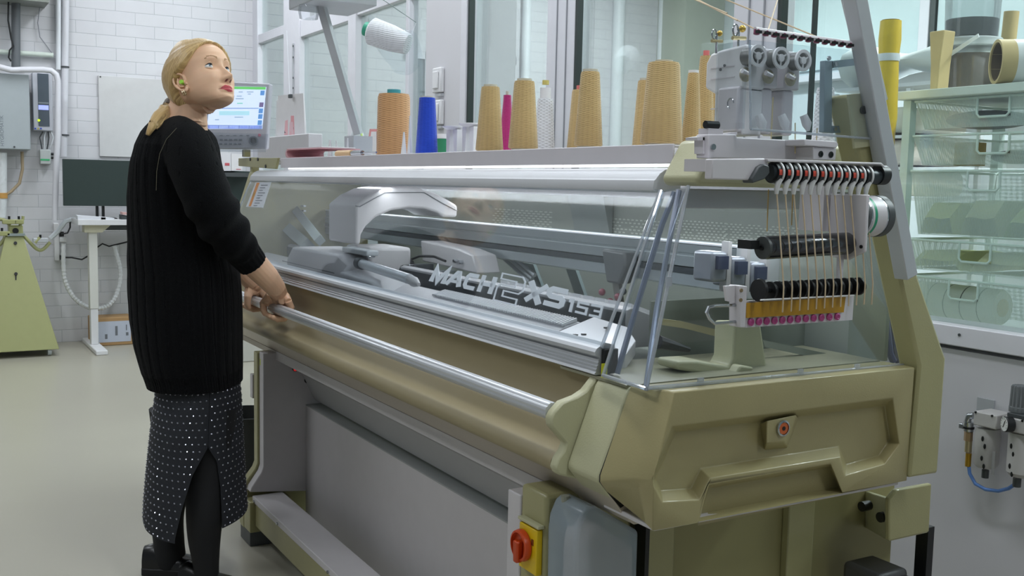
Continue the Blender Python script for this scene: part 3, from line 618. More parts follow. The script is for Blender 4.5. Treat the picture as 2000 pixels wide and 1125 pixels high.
# small rack seen through the left of the cover
q = PY((560, 385), 1.40)
rk = obj('spool_rack', MB().box(q[0] - .30, q[0] + .18, 1.40, 1.43, q[2] - .006, q[2] + .006), mat('rack_cream', (214, 208, 180), .4), KM, bevel=.002)
for dz in (-.035, -.055): obj('rack_bar', MB().box(q[0] - .30, q[0] + .22, 1.40, 1.41, q[2] + dz, q[2] + dz + .006), ALU, rk)
obj('rack_label', MB().box(q[0] - .19, q[0] + .05, 1.395, 1.399, q[2] - .032, q[2] - .014), mat('rack_label_cream', (232, 228, 200), .5), rk)
obj('rack_end', MB().box(q[0] - .36, q[0] - .27, 1.39, 1.43, q[2] - .062, q[2] - .03), WHITE, rk)
for i in range(4):
    x = q[0] - .24 + i * .10; obj('rack_wheel', MB().cyl((x, 1.395, q[2] + .012), (x, 1.41, q[2] + .012), .017, n=16), WHITE, rk)
for p0, p1, r in (((520, 410), (600, 480), .03), ((570, 400), (625, 470), .022)):
    a = PY(p0, 1.40); b = PY(p1, 1.32); obj('diagonal_arm', MB().tube([a, b], r, 4), mat('arm_green_grey', (140, 150, 148), .4, alpha=1), KM)
# warning label on the glass at the far left
gn = np.array([0., G1[1] - G0[1], -(G1[0] - G0[0])]); gn /= np.linalg.norm(gn)
gn = np.array([0., -(G1[1] - G0[1]), (G1[0] - G0[0])]); gn /= np.linalg.norm(gn)
gp = np.array([0., G0[0], G0[1]]) + gn * .0006
def GL(px, off=.0):
    r = ray(px); o = gp + gn * off; t = float(np.dot(gn, o - CAM) / np.dot(gn, r)); return CAM + t * r
def decal(name, pxs, m, par, off=0.0, th=.0012):
    P = [GL(p, off) for p in pxs]; Q = [p + gn * th for p in P]; n = len(P)
    return obj(name, MB().add(P + Q, [tuple(range(n)), tuple(range(n, 2 * n))[::-1]] + [(i, (i + 1) % n, n + (i + 1) % n, n + i) for i in range(n)]), m, par, smooth=0)
LB = decal('safety_label', [(500, 356), (530, 356), (514, 406), (481, 404)], mat('label_white', (214, 214, 218), .5), FG)
decal('label_band', [(502, 357), (507, 357), (490, 403), (486, 403)], mat('label_orange', (222, 140, 50), .5), LB, .0013)
decal('label_mark', [(496, 375), (499, 375), (496, 385), (492, 385)], mat('label_yellow', (225, 190, 60), .5), LB, .0013)
for k in range(9):
    y = 361 + k * 5; s_ = -(y - 356) * .36
    decal('label_text_line', [(512 + s_, y), (525 + s_ - (k % 3) * 3, y), (524.6 + s_ - (k % 3) * 3, y + 1.2), (511.6 + s_, y + 1.2)], mat('label_ink', (120, 122, 130), .6), LB, .0013)
# ---- lettering on the cover
def stroke(pts, w, closed=False):
    """flat ribbon polygons with mitred joins"""
    P = [np.array(p, float) for p in pts]; n = len(P); L = []; Rr = []
    for i in range(n):
        a = P[i - 1] if (i > 0 or closed) else None; b = P[(i + 1) % n] if (i < n - 1 or closed) else None
        def nrm(u, v):
            d = v - u; d = d / (np.linalg.norm(d) + 1e-9); return np.array([-d[1], d[0]])
        if a is None: m = nrm(P[i], b)
        elif b is None: m = nrm(a, P[i])
        else:
            n1 = nrm(a, P[i]); n2 = nrm(P[i], b); m = (n1 + n2); l = np.linalg.norm(m); m = m / l if l > 1e-6 else n1; m = m / max(.45, float(np.dot(m, n1)))
        L.append(P[i] + m * w / 2); Rr.append(P[i] - m * w / 2)
    return L, Rr
def glyph(name, strokes, bl, brr, tl, m, closed=False):
    o = GL(bl); ux = GL(brr) - o; uy = GL(tl) - o
    mb = MB()
    for st, w in strokes:
        L, Rr = stroke(st, w, closed); n = len(L)
        pts = [o + ux * p[0] + uy * p[1] for p in L] + [o + ux * p[0] + uy * p[1] for p in Rr]
        up = [p + gn * .0009 for p in pts]
        mb.add(pts + up, sum([[(i, (i + 1) % n, n + (i + 1) % n, n + i), (2 * n + i, 3 * n + i, 3 * n + (i + 1) % n, 2 * n + (i + 1) % n), (i, 2 * n + i, 2 * n + (i + 1) % n, (i + 1) % n), (n + i, n + (i + 1) % n, 3 * n + (i + 1) % n, 3 * n + i)] for i in range(n if closed else n - 1)], []) + ([] if closed else [(0, n, 3 * n, 2 * n), (n - 1, 3 * n - 1, 4 * n - 1, 2 * n - 1)]))
    return obj(name, mb, m, FG, smooth=0)
LET = mat('letter_grey', (222, 226, 232), .5)
Wd = .27
glyph('letter_m', [([(.12, 0), (.12, .88), (.5, .1), (.88, .88), (.88, 0)], Wd)], (838, 549), (868, 555), (852, 519), LET)
glyph('letter_a', [([(.06, 0), (.46, .92), (.56, .92), (.9, 0)], Wd * .95), ([(.3, .3), (.8, .3)], .2)], (869, 555), (898, 561), (883, 528), LET)
glyph('letter_c', [([(.98, .9), (.25, .9), (.12, .75), (.12, .25), (.25, .1), (.98, .1)], Wd * .95)], (902, 562), (925, 567), (914, 533), LET)
glyph('letter_h', [([(.13, 0), (.13, 1)], .26), ([(.87, 0), (.87, 1)], .28), ([(.13, .5), (.87, .5)], .22)], (931, 569), (960, 575), (943, 537), LET)
two = [(.02, 0), (.86, 0), (.86, .2), (.3, .2), (.3, .40), (.86, .40), (.98, .52), (.98, .86), (.86, 1), (.08, 1), (.08, .8), (.68, .8), (.68, .6), (.14, .6), (.02, .48)]
glyph('numeral_2', [(two, .05)], (963, 585), (1014, 598), (978, 533), LET, closed=True)
glyph('letter_x', [([(.08, 1), (.82, 0)], .3), ([(.10, 0), (.98, 1)], .24)], (1022, 585), (1058, 597), (1035, 548), LET)
glyph('letter_s', [([(1.0, .9), (.28, .9), (.15, .8), (.15, .6), (.28, .5), (.8, .5), (.9, .4), (.9, .2), (.8, .1), (.02, .1)], .26)], (1060, 594), (1098, 604), (1072, 558), LET)
glyph('numeral_1', [([(.2, .9), (.6, .9), (.6, 0)], .34)], (1104, 607), (1120, 611), (1110, 583), LET)
glyph('numeral_5', [([(1, .9), (.12, .9), (.12, .55), (.88, .55), (.88, .1), (0, .1)], .18)], (1123, 611), (1146, 617), (1129, 587), LET)
glyph('numeral_3', [([(0, .9), (.88, .9), (.88, .1), (0, .1)], .18), ([(.3, .5), (.88, .5)], .16)], (1150, 618), (1174, 623), (1156, 593), LET)
# ================================================================ yarn feeding unit on the right end
xf = -1.20
ORD = ['first', 'second', 'third', 'fourth', 'fifth', 'sixth', 'seventh', 'eighth', 'ninth', 'tenth', 'eleventh', 'twelfth']
PINK = mat('pink_eyelet', (178, 70, 132), .35)
PINKD = mat('pink_eyelet_dark', (130, 60, 92), .35)
BARE = mat('bare_white_bracket', (208, 204, 208), .4)
RED = mat('red_band', (205, 70, 50), .45)
def fx(px, x=xf): return PX(px, x)
# tube head: base block bolted to the machine top
FB = obj('feeder_base', MB().prism(yzs([(1384, 262), (1438, 262), (1440, 268), (1556, 274), (1560, 280), (1590, 282), (1582, 314), (1384, 309)], -1.32), -1.352, -1.32), BARE, KM, bevel=.002)
obj('base_step', MB().prism(yzs([(1373, 268), (1383, 268), (1383, 302), (1373, 300)], -1.33), -1.352, -1.33), BARE, FB)
obj('base_plate', MB().prism(yzs([(1362, 268), (1440, 258), (1440, 263), (1375, 274), (1362, 274)], -1.33), -1.36, -1.33), BARE, FB)
BK = obj('clamp_block', MB().prism(yzs([(1588, 286), (1634, 289), (1632, 313), (1588, 312)], -1.28), -1.36, -1.28), BARE, FB, bevel=.0015)
obj('clamp_block', MB().prism(yzs([(1571, 272), (1634, 276), (1638, 282), (1634, 289), (1572, 284)], -1.275), -1.37, -1.275), BARE, FB, bevel=.0015)
for px in ((1603, 301), (1623, 302)):
    c = PX(px, -1.2795); obj('socket_screw', MB().lathe((c[0], c[1], c[2]), (1, 0, 0), [(.0055, 0), (.0055, .001), (.003, .001), (.003, -.003)], n=16), BLACK, FB)
for px in ((1392, 287), (1573, 299)):
    c = PX(px, -1.3195); obj('screw', MB().cyl(c, (c[0] + .003, c[1], c[2]), .005, n=12), STEEL, FB)
c = PX((1391, 244), -1.33); obj('adjust_knob', MB().cyl((c[0], c[1] - .015, c[2]), (c[0], c[1] + .012, c[2]), .0065, n=16), BLACK, FB)
obj('knob_post', MB().box(c[0] - .02, c[0] + .005, c[1] - .012, c[1] + .02, c[2] - .03, c[2] - .006), BARE, FB)
# electronic head with three thread wheels
hd = yzs([(1456, 92), (1456, 172), (1500, 178), (1502, 96)], -1.36)
y0, zt = yz((1456, 90), -1.36); zb_ = yz((1456, 176), -1.36)[1]
xl = PY((1378, 130), y0)[0]
HB = obj('feeder_head', MB().prism([(xl, zb_ + .01), (xl + .0, zt - .02), (xl + .012, zt - .004), (xl + .04, zt), (-1.36, zt + .004), (-1.36, zb_ + .004), (xl + .03, zb_ - .004)], y0, y0 + .05, 'y'), WHITE, KM, bevel=.005, seg=3, label='white head with three thread wheels')
obj('head_neck', MB().box(PY((1392, 200), y0)[0], -1.365, y0 + .004, y0 + .05, yz((1430, 262), -1.36)[1], zb_ + .002), WHITE, HB, bevel=.003)
for yy in (133, 154, 212):
    a = PY((1388, yy + 1), y0 - .0006); b = PY((1450, yy - 3), y0 - .0006)
    obj('head_groove', MB().box(a[0], b[0] - .02, y0 - .0008, y0 + .001, a[2] - .001, a[2] + .001), BARE, HB)
for px in ((1415, 128), (1407, 136), (1409, 180)):
    c = PY(px, y0 - .001); obj('screw', MB().cyl((c[0], y0 + .001, c[2]), (c[0], y0 - .002, c[2]), .0025, n=10), DGREY, HB)
c = PY((1431, 202), y0 - .001); obj('thread_hook', MB().tube([(c[0] + .008 * math.cos(t), y0 - .006, c[2] + .009 * math.sin(t)) for t in [i * .5 for i in range(10)]], .0012, 6), STEEL, HB)
CLW = clear('milky_acrylic', (244, 246, 248), .03, .04)
for i, px in enumerate(((1474, 110), (1519, 114), (1562, 119))):
    c = PX(px, -1.345); dy = c[1]
    if i: obj('wheel_housing', MB().box(-1.43, -1.36, dy - .018, dy + .018, yz((1500, 172), -1.36)[1], zt + .0), BARE, HB, bevel=.004)
    obj('wheel_column', MB().box(-1.42, -1.366, dy - .014, dy + .012, yz((1500, 262), -1.36)[1], yz((1500, 172), -1.36)[1]), BARE, HB, bevel=.004)
    wh = MB()
    for r0, r1 in ((.019, .0135), (.0065, .0)):
        wh.lathe((c[0] + .006, dy, c[2]), (1, 0, 0), [(max(r1, .0001), 0), (r0, 0), (r0, .004), (max(r1, .0001), .004)] + ([(r1, 0)] if r1 else []), n=36, cap=False)
    for k in range(3):
        a = k * 2.094 + .5; wh.tube([(c[0] + .008, dy + .005 * math.cos(a), c[2] + .005 * math.sin(a)), (c[0] + .008, dy + .015 * math.cos(a), c[2] + .015 * math.sin(a))], .0016, 6)
    obj('thread_wheel', wh, WHITE, HB)
    obj('wheel_hub', MB().cyl((c[0] - .02, dy, c[2]), (c[0] + .004, dy, c[2]), .016, n=28), mat('hub_grey_%d' % i, (120, 120, 118), .35, metal=.3), HB)
    c2 = PX((px[0] - 12 + 0, px[1] + 35), -1.345)
    obj('tension_disc', MB().lathe((c2[0] - .01, c2[1], c2[2]), (1, 0, 0), [(.012, 0), (.0125, .003), (.005, .006), (.005, .012), (.003, .014)], n=24), mat('brass_grey_%d' % i, (176, 170, 150), .35, metal=.5), HB)
    obj('tension_lever', MB().tube([(c2[0] + .006, c2[1] - .004, c2[2]), (c2[0] + .006, c2[1] - .02, c2[2] + .004)], [.003, .0045], 8), BARE, HB)
    c3 = PX((px[0] + 6, 247), -1.35)
    obj('thread_outlet', MB().tube([(c3[0], c3[1], c3[2] + .02), (c3[0] + .004, c3[1] + .006, c3[2] + .004), (c3[0] + .006, c3[1] + .008, c3[2] - .008)], [.007, .009, .003], 10), WHITE, HB)
# clear guard in front of the wheels
g = [(1464, 78), (1466, 252), (1702, 271), (1703, 102)]
GP = [PX(p, -1.285) for p in g]
GD = obj('guard_plate', pane(GP, (.003, 0, 0)), ACRYL, KM, smooth=0, label='clear guard plate over the thread wheels')
for a, b in ((0, 1), (1, 2), (2, 3)): obj('guard_edge', MB().tube([GP[a], GP[b]], .0022, 6), ACRYLE, GD, smooth=0)
obj('guard_side', MB().box(-1.36, -1.288, GP[0][1] - .003, GP[0][1], GP[1][2], GP[0][2]), ACRYL, GD, smooth=0)
# eyelet bar on top
a, b = PX((1478, 62), -1.285), PX((1658, 88), -1.285)
EB = obj('eyelet_bar', MB().tube([a + [-.0, -.004, .003], b + [0, .004, .003]], .0045, 8), BARE, KM)
for i in range(12):
    p = a + (b - a) * (i / 11)
    obj('eyelet', MB().lathe((p[0], p[1], p[2] + .0), (0, .1, 1), [(.003, -.005), (.0052, -.004), (.0052, .003), (.003, .005)], n=14), PINKD, EB)
    obj('eyelet_bore', MB().box(p[0] + .003, p[0] + .0062, p[1] - .006, p[1] + .006, p[2] - .003, p[2] + .0015), BLACK, EB)
for px, sc in (((1400, 70), .8), ((1443, 62), 1.0)):
    c = PX(px, -1.40)
    cl = obj('brass_tensioner', MB().cyl((c[0], c[1] - .014 * sc, c[2] - .012 * sc), (c[0], c[1] + .016 * sc, c[2] - .010 * sc), .0035 * sc, n=10), mat('pale_brass_%d' % px[0], (205, 192, 150), .3, metal=.6), KM)
    obj('tensioner_ring', MB().tube([(c[0], c[1] - .008 * sc + .006 * sc * math.cos(t), c[2] + .002 + .010 * sc * math.sin(t)) for t in [i * .55 for i in range(12)]], .0018 * sc, 6), STEEL, cl)
    obj('tensioner_nut', MB().ball((c[0], c[1] + .008 * sc, c[2] + .006 * sc), .0065 * sc, 12, 8), mat('brass_%d' % px[0], (190, 160, 80), .3, metal=.7), cl)
    obj('tensioner_stem', MB().cyl((c[0], c[1], c[2] - .03), (c[0], c[1], c[2] + .004), .0022, n=8), STEEL, cl)
# blue-grey C bracket behind the guard
BG = mat('galvanised_blue_grey', (138, 156, 166), .4, metal=.3)
xb2 = -1.33
cb = obj('c_bracket', MB().prism(yzs([(1611, 118), (1626, 118), (1625, 260), (1609, 258)], xb2), xb2 - .012, xb2), BG, KM, bevel=.001)
obj('c_bracket_arm', MB().prism(yzs([(1626, 119), (1700, 111), (1700, 124), (1628, 133)], xb2), xb2 - .006, xb2 + .001), BG, cb)
obj('c_bracket_arm', MB().prism(yzs([(1625, 246), (1696, 245), (1696, 257), (1625, 260)], xb2), xb2 - .006, xb2 + .001), BG, cb)
for px in ((1693, 119), (1632, 125), (1690, 250), (1630, 252), (1618, 114)):
    c = PX(px, xb2 + .002); obj('screw', MB().cyl(c, (c[0] + .003, c[1], c[2]), .004, n=12), STEEL, cb)
obj('olive_tab', MB().prism(yzs([(1656, 185), (1702, 181), (1702, 285), (1668, 290)], -1.292), -1.2949, -1.290), OLIVEL, KM)
c = PX((1686, 215), -1.288); obj('tab_plug', MB().cyl((-1.2899, c[1], c[2]), (-1.285, c[1], c[2]), .007, n=16), DGREY, KM)
# tube row
H1 = obj('tube_holder', MB().prism(yzs([(1392, 310), (1494, 309), (1503, 322), (1468, 352), (1390, 350)], -1.195), -1.212, -1.195), BARE, KM, bevel=.002, label='pale bracket with twelve banded thread guides')
c = PX((1487, 338), -1.19)
my_, mz_ = yz((1470, 325), -1.2); obj('holder_mount', MB().box(-1.34, -1.2125, my_ - .02, my_ + .02, mz_ - .008, mz_ + .012), BARE, H1)
cap = [PX(p, -1.19) for p in [(1468, 358), (1466, 350), (1480, 326), (1490, 320), (1501, 324), (1502, 338), (1492, 350)]]
obj('holder_end_cap', MB().prism([(p[1], p[2]) for p in cap], -1.21, -1.188), DGREY, H1, bevel=.002)
a, b = PX((1502, 337), xf), PX((1700, 345), xf)
R_ = .0165
rp_ = yzs([(1498, 310), (1722, 318), (1738, 334), (1738, 338), (1720, 322), (1500, 316)], -1.19)
obj('holder_roof', MB().prism(rp_, -1.23, -1.19), BARE, H1, bevel=.001)
obj('guide_shaft', MB().cyl(a, b + [0, .02, 0], .0125, n=24), BEDD, H1)
e = PX((1722, 342), xf)
obj('shaft_end', MB().cyl((e[0], e[1] - .012, e[2]), (e[0], e[1] + .006, e[2]), .0165, n=24), BLACK, H1)
obj('shaft_spring', MB().cyl((e[0], e[1] - .022, e[2]), (e[0], e[1] - .012, e[2]), .007, n=14), STEEL, H1)
ya_, yb_ = PX((1512, 340), xf)[1], PX((1686, 344), xf)[1]
za_ = a[2]
zn0 = yz((1512, 357), xf)[1]; zn1 = yz((1512, 379), xf)[1]
DK = mat('guide_black', (26, 28, 30), .35); WG = mat('guide_white', (214, 214, 214), .4)
for i in range(12):
    y = ya_ + (yb_ - ya_) * i / 11; zc = za_ + (b[2] - a[2]) * i / 11
    g_ = obj('thread_guide', MB().lathe((xf, y - .006, zc), (0, 1, 0), [(.0165, 0), (.0165, .0085)], n=30), DK, H1)
    obj('guide_ring', MB().lathe((xf, y + .0026, zc), (0, 1, 0), [(.011, 0), (.0185, 0), (.0185, .003), (.011, .003)], n=30), WG, g_)
    if i < 11: obj('guide_band', MB().loft([[(xf + r_ * math.cos(a_), yy_, zc + r_ * math.sin(a_)) for r_, yy_ in ((.0162, y - .005), (.0170, y - .005), (.0170, y + .001), (.0162, y + .001))] for a_ in [-.22 + .075 * q_ for q_ in range(8)]]), RED, g_)
    obj('guide_nozzle', MB().tube([(xf + .012, y + .003, zc - .010), (xf + .011, y - .001, zn0), (xf + .010, y - .003, (zn0 + zn1) / 2), (xf + .010, y - .003, zn1)], [.0035, .0045, .0042, .003], 10), WG, g_)
# motor on arm
my0 = yz((1697, 430), -1.165)[0]; az_ = [yz((1694, q), -1.165)[1] for q in (380, 492)]
ar = obj('motor_arm', MB().prism([(-1.165, az_[0]), (-1.165, az_[1]), (-1.20, az_[1] - .016), (-1.245, az_[1] - .012), (-1.245, az_[0])], my0 - .006, my0, 'y'), BARE, KM, bevel=.002)
obj('arm_flange', MB().box(-1.30, -1.2451, my0 - .02, my0, az_[1] + .03, 1.30), BARE, ar)
obj('disc_link', MB().box(-1.212, -1.2075, my0 - .018, my0 - .0061, yz((1668, 610), -1.2)[1], az_[1] + .02), BARE, ar)
c = PX((1686, 482), -1.17); obj('arm_screw', MB().cyl((-1.172, my0 - .0062, c[2]), (-1.172, my0 - .008, c[2]), .003, n=12), BLACK, ar)
m0, m1 = PX((1700, 422), -1.20), PX((1748, 424), -1.20); m0[1] = my0 + .004; m1[1] = m0[1] + .060; m1[2] = m0[2]
mo = obj('feed_motor', MB().lathe(m0, m1 - m0, [(.030, 0), (.0345, .003), (.0345, .054), (.030, float(np.linalg.norm(m1 - m0)))], n=40), STEEL, ar, label='steel feed motor with green striped label')
ax_ = (m1 - m0) / np.linalg.norm(m1 - m0)
for nm, h0, h1, mt, r in (('motor_label', .007, .042, mat('motor_label_white', (206, 202, 206), .4), .0347), ('motor_band', .012, .018, mat('motor_green', (30, 150, 110), .4), .03485), ('motor_end', .046, .0605, DGREY, .0352), ('motor_face', -.003, .0035, DGREY, .0348)):
    obj(nm, MB().lathe(m0 + ax_ * h0, ax_, [(r, 0), (r, h1 - h0)], n=40, cap=(nm in ('motor_end', 'motor_face'))), mt, mo)
r0, r1 = PX((1494, 484), -1.20), PX((1662, 475), -1.20)
ro = obj('feed_roller', MB().lathe(r0, r1 - r0, [(.0175, 0), (.0185, .003), (.0185, float(np.linalg.norm(r1 - r0)) - .01), (.014, float(np.linalg.norm(r1 - r0)))], n=40), mat('roller_gun_metal', (84, 86, 90), .18, metal=.85), ar)
obj('roller_end', MB().lathe(r0 - (r1 - r0) * .03, r1 - r0, [(.004, 0), (.018, 0), (.018, .005)], n=32), mat('roller_end_grey', (70, 74, 74), .4), ro)
obj('roller_bolt', MB().cyl(r0 - (r1 - r0) * .045, r0, .004, n=12), BLACK, ro)
obj('roller_block', MB().box(-1.23, -1.20, r0[1] - .030, r0[1] - .012, r0[2] - .002, r0[2] + .012), BLACK, ro)
# lower disc row, yellow plate, eyelets
LBk = obj('disc_bracket', MB().prism(yzs([(1445, 558), (1460, 559), (1456, 640), (1445, 640)], -1.19), -1.215, -1.19), BARE, KM, bevel=.0015, label='pale bracket with black discs and yellow plate')
obj('bracket_wing', MB().prism(yzs([(1416, 559), (1446, 557), (1446, 594), (1420, 588)], -1.20), -1.205, -1.20), BARE, LBk)
for px in ((1447, 567), (1446, 586)):
    c = PX(px, -1.1895); obj('screw', MB().cyl(c, (c[0] + .002, c[1], c[2]), .003, n=10), mat('dull_brass', (150, 132, 100), .4, metal=.5), LBk)
obj('yellow_plate', MB().prism(yzs([(1458, 592), (1652, 580), (1648, 610), (1458, 621)], -1.2), -1.203, -1.20), mat('mustard_plate', (188, 140, 20), .4), LBk)
obj('back_plate', MB().prism(yzs([(1457, 588), (1668, 576), (1665, 625), (1456, 640)], -1.204), -1.207, -1.204), BARE, LBk)
p0, p1 = PX((1505, 568), -1.185), PX((1677, 559), -1.185)
big = PX((1484, 567), -1.185)
obj('tension_pulley', MB().lathe((big[0], big[1] - .004, big[2]), (0, 1, 0), [(.006, 0), (.0175, 0), (.0185, .004), (.015, .008)], n=36), BLACK, LBk, label='largest front disc')
for i in range(13):
    p = p0 + (p1 - p0) * i / 12
    obj('tension_pulley', MB().lathe((p[0], p[1] - .003, p[2]), (0, 1, 0), [(.005, 0), (.0148, 0), (.0152, .003), (.011, .0055), (.0125, .0075), (.005, .008)], n=30), BLACK, LBk)
obj('pulley_axle', MB().cyl(big, p1, .005, n=12), BLACK, LBk)
a = PX((1485, 586), -1.168); b = PX((1668, 577), -1.168); obj('thread_bar', MB().tube([a, b], .0013, 6), WG, LBk)
for i in range(12):
    c = PX((1466 + i * 15.3, 629 - i * 1.0), -1.2025)
    e_ = obj('eyelet', MB().lathe((-1.2029, c[1], c[2]), (1, 0, 0), [(.0058, 0), (.006, .003), (.0035, .0045), (.002, .003)], n=20), PINK, LBk)
w = [PX(p, -1.20) for p in [(1450, 627), (1420, 630), (1395, 632), (1385, 622), (1380, 610), (1384, 600), (1396, 597), (1445, 596)]]
obj('wire_loop', MB().tube(w, .0026, 8), STEEL, LBk)
# hanging strands
YST = mat('strand_beige', (196, 176, 146), .7)
for i in range(12):
    y = ya_ + (yb_ - ya_) * i / 11 - .003
    zb2 = yz((1515 + 15.5 * i, 611 - i * 1.5 if i < 11 else 596), -1.165)[1]
    s_ = obj('yarn_strand', MB().tube([(xf + .010, y, zn1 + .004), (-1.178, y, 1.2), (-1.166, y + .001, 1.12), (-1.166, y + .001, zb2)], .0012, 6), YST,
        label='%s hanging beige strand from the left, before the yellow plate' % ORD[i], cat='yarn', group='strands below the thread guides')
for i, (px, py0, py1) in enumerate(((1498, 370, 452), (1546, 360, 440))):
    a, b = PX((px + 3, py0), -1.23), PX((px, py1), -1.23)
    obj('yarn_strand', MB().tube([a, b], .001, 6), mat('strand_gold_%d' % i, (190, 160, 100), .7), label='%s short golden strand behind the thread guides' % ('left' if i == 0 else 'right'), cat='yarn')
for i, (p, q) in enumerate((((1510, 190), (1506, 272)), ((1553, 240), (1553, 300)), ((1596, 250), (1594, 285)))):
    obj('yarn_strand', MB().tube([PX(p, -1.31), PX(q, -1.31)], .001, 6), mat('strand_pale_%d' % i, (200, 184, 140), .7), label='%s pale strand running down over the white feeder base' % ('left', 'middle', 'right')[i], cat='yarn')
# strands coming down from above to the feeder
for i, (p, q) in enumerate((((1350, -6), (1440, 40)), ((1340, -8), (1420, 26)), ((1345, -10), (1500, 70)), ((1520, -5), (1500, 60)), ((1400, -8), (1620, 82)))):
    obj('yarn_strand', MB().tube([PX(p, -1.75), PX(q, -1.40)], .0014, 6), YST, label=('strand slanting down to the brass tensioners, topmost', 'strand slanting down to the brass tensioners, lower', 'strand slanting down to the left end of eyelet bar', 'strand dropping steeply onto the third pink eyelet', 'long strand slanting down to the right pink eyelets')[i], cat='yarn')
# A-frame posts of the yarn stand
def postx(px0, px1, x, w, name='stand_post', m=ALUD, d=.03):
    a, b = PX(px0, x), PX(px1, x); dv = (b - a) / np.linalg.norm(b - a); s = np.cross(dv, [1, 0, 0]) * w / 2
    return obj(name, MB().hexa([a - s, a + s, a + s - [d, 0, 0], a - s - [d, 0, 0], b - s, b + s, b + s - [d, 0, 0], b - s - [d, 0, 0]]), m, KM, bevel=.002)
pA = postx((1664, -60), (1725, 200), -1.42, .032)
pB = postx((1673, -60), (1783, 542), -1.262, .030)
obj('post_slot', MB().hexa([tuple(PX(p, -1.4195) + [d, 0, 0]) for d in (0, .0006) for p in ((1655, -50), (1659, -50), (1714, 200), (1710, 200))]), DGREY, pA)
p1 = obj('stand_post', MB().tube([PX((607, -60), -3.9), PX((700, 262), -3.9)], .021, 4), ALUD, KM)
obj('post_foot', MB().box(-3.95, -3.85, PX((700, 262), -3.9)[1] - .04, PX((700, 262), -3.9)[1] + .04, 1.35, 1.45), ALUD, KM)
q = PX((632, 4), -3.9)
obj('stand_crossbar', MB().box(-4.05, -3.75, q[1] - .09, q[1] + .16, q[2] - .02, q[2] + .03), ALUD, KM, bevel=.004)
obj('clear_cup', MB().lathe((-3.9, q[1] - .06, q[2] - .07), (0, 0, 1), [(.035, 0), (.04, .03), (.036, .052)], n=24), CLW, KM)
a = PX((586, 20), -3.9)
# ================================================================ things on the yarn tray
ZT = 1.3502
def conemat(name, c, cs=1., sc=1.):
    m = mat(name, c, .8, sheen=.3); nt = m.node_tree; b = nt.nodes['Principled BSDF']
    tc = [x for x in nt.nodes if x.type == 'TEX_COORD'][0]
    sp = nt.nodes.new('ShaderNodeSeparateXYZ'); nt.links.new(tc.outputs['Object'], sp.inputs[0])
    at = nt.nodes.new('ShaderNodeMath'); at.operation = 'ARCTAN2'; nt.links.new(sp.outputs['Y'], at.inputs[0]); nt.links.new(sp.outputs['X'], at.inputs[1])
    waves = []
    for sg in (1, -1):
        ml = nt.nodes.new('ShaderNodeMath'); ml.operation = 'MULTIPLY'; ml.inputs[1].default_value = sg * 9.0
        nt.links.new(at.outputs[0], ml.inputs[0])
        mz = nt.nodes.new('ShaderNodeMath'); mz.operation = 'MULTIPLY_ADD'; mz.inputs[1].default_value = 1500 * sc; nt.links.new(sp.outputs['Z'], mz.inputs[0]); nt.links.new(ml.outputs[0], mz.inputs[2])
        sn = nt.nodes.new('ShaderNodeMath'); sn.operation = 'SINE'; nt.links.new(mz.outputs[0], sn.inputs[0]); waves.append(sn)
    mxn = nt.nodes.new('ShaderNodeMath'); mxn.operation = 'MAXIMUM'; nt.links.new(waves[0].outputs[0], mxn.inputs[0]); nt.links.new(waves[1].outputs[0], mxn.inputs[1])
    rp = nt.nodes.new('ShaderNodeMapRange'); rp.inputs[1].default_value = -1; rp.inputs[2].default_value = 1; rp.inputs[3].default_value = .86; rp.inputs[4].default_value = 1.06
    nt.links.new(mxn.outputs[0], rp.inputs[0])
    old = b.inputs['Base Color'].links[0].from_socket
    mx = nt.nodes.new('ShaderNodeVectorMath'); mx.operation = 'SCALE'; nt.links.new(old, mx.inputs[0]); nt.links.new(rp.outputs[0], mx.inputs['Scale']); nt.links.new(mx.outputs[0], b.inputs['Base Color'])
    bp = nt.nodes.new('ShaderNodeBump'); bp.inputs['Strength'].default_value = .5; bp.inputs['Distance'].default_value = .0015
    nt.links.new(mxn.outputs[0], bp.inputs['Height']); nt.links.new(bp.outputs[0], b.inputs['Normal'])
    return m
YEL = conemat('yarn_mustard', (190, 162, 108)); ORA = conemat('yarn_orange', (200, 152, 102), sc=.6); BLU = conemat('yarn_blue', (0, 62, 190)); MAG = conemat('yarn_magenta', (178, 34, 110)); WHI = conemat('yarn_white', (212, 214, 218), sc=.5)
CORE = mat('cone_core_grey', (196, 194, 180), .6); TEAL = mat('cone_core_teal', (60, 150, 165), .5); PINKC = mat('cone_core_pink', (215, 120, 120), .5)
def yarn_cone(label, pxc, ytop, wt, wb, ydep, m, core=CORE, corew=.55, lift=.018, grp=None, corner=.006, corecap=.012, zb=ZT, pxbase=285):
    """pxc: centre column; ytop: top of the wound yarn; wt, wb: widths in the photo at top and bottom"""
    c = PY((pxc, (ytop + pxbase) / 2), ydep); d = float(np.dot(c - CAM, AX_F)); k = d / FL
    t = PY((pxc, ytop), ydep)
    rt, rb = wt * k / 2, wb * k / 2; z0 = zb + lift; z1 = t[2]
    e = thing('yarn_cone', (c[0], ydep, zb), label, 'yarn cone', grp)
    h = z1 - z0
    obj('wound_yarn', MB().lathe((c[0], ydep, z0), (0, 0, 1), [(rb * .92, 0), (rb, corner * .6), (rb + (rt - rb) * .5, h * .5), (rt, h - corner), (rt * .93, h)], n=40), m, e, smooth=50)
    obj('core_foot', MB().lathe((c[0], ydep, zb), (0, 0, 1), [(rb * .80, 0), (rb * .78, lift * .99)], n=32), core, e, smooth=40)
    obj('cone_core', MB().lathe((c[0], ydep, z0 + h), (0, 0, 1), [(rt * corew, 0), (rt * corew, corecap), (rt * corew * .75, corecap), (rt * corew * .75, .001)], n=28), core, e, smooth=40)
    return e, c, rt, rb
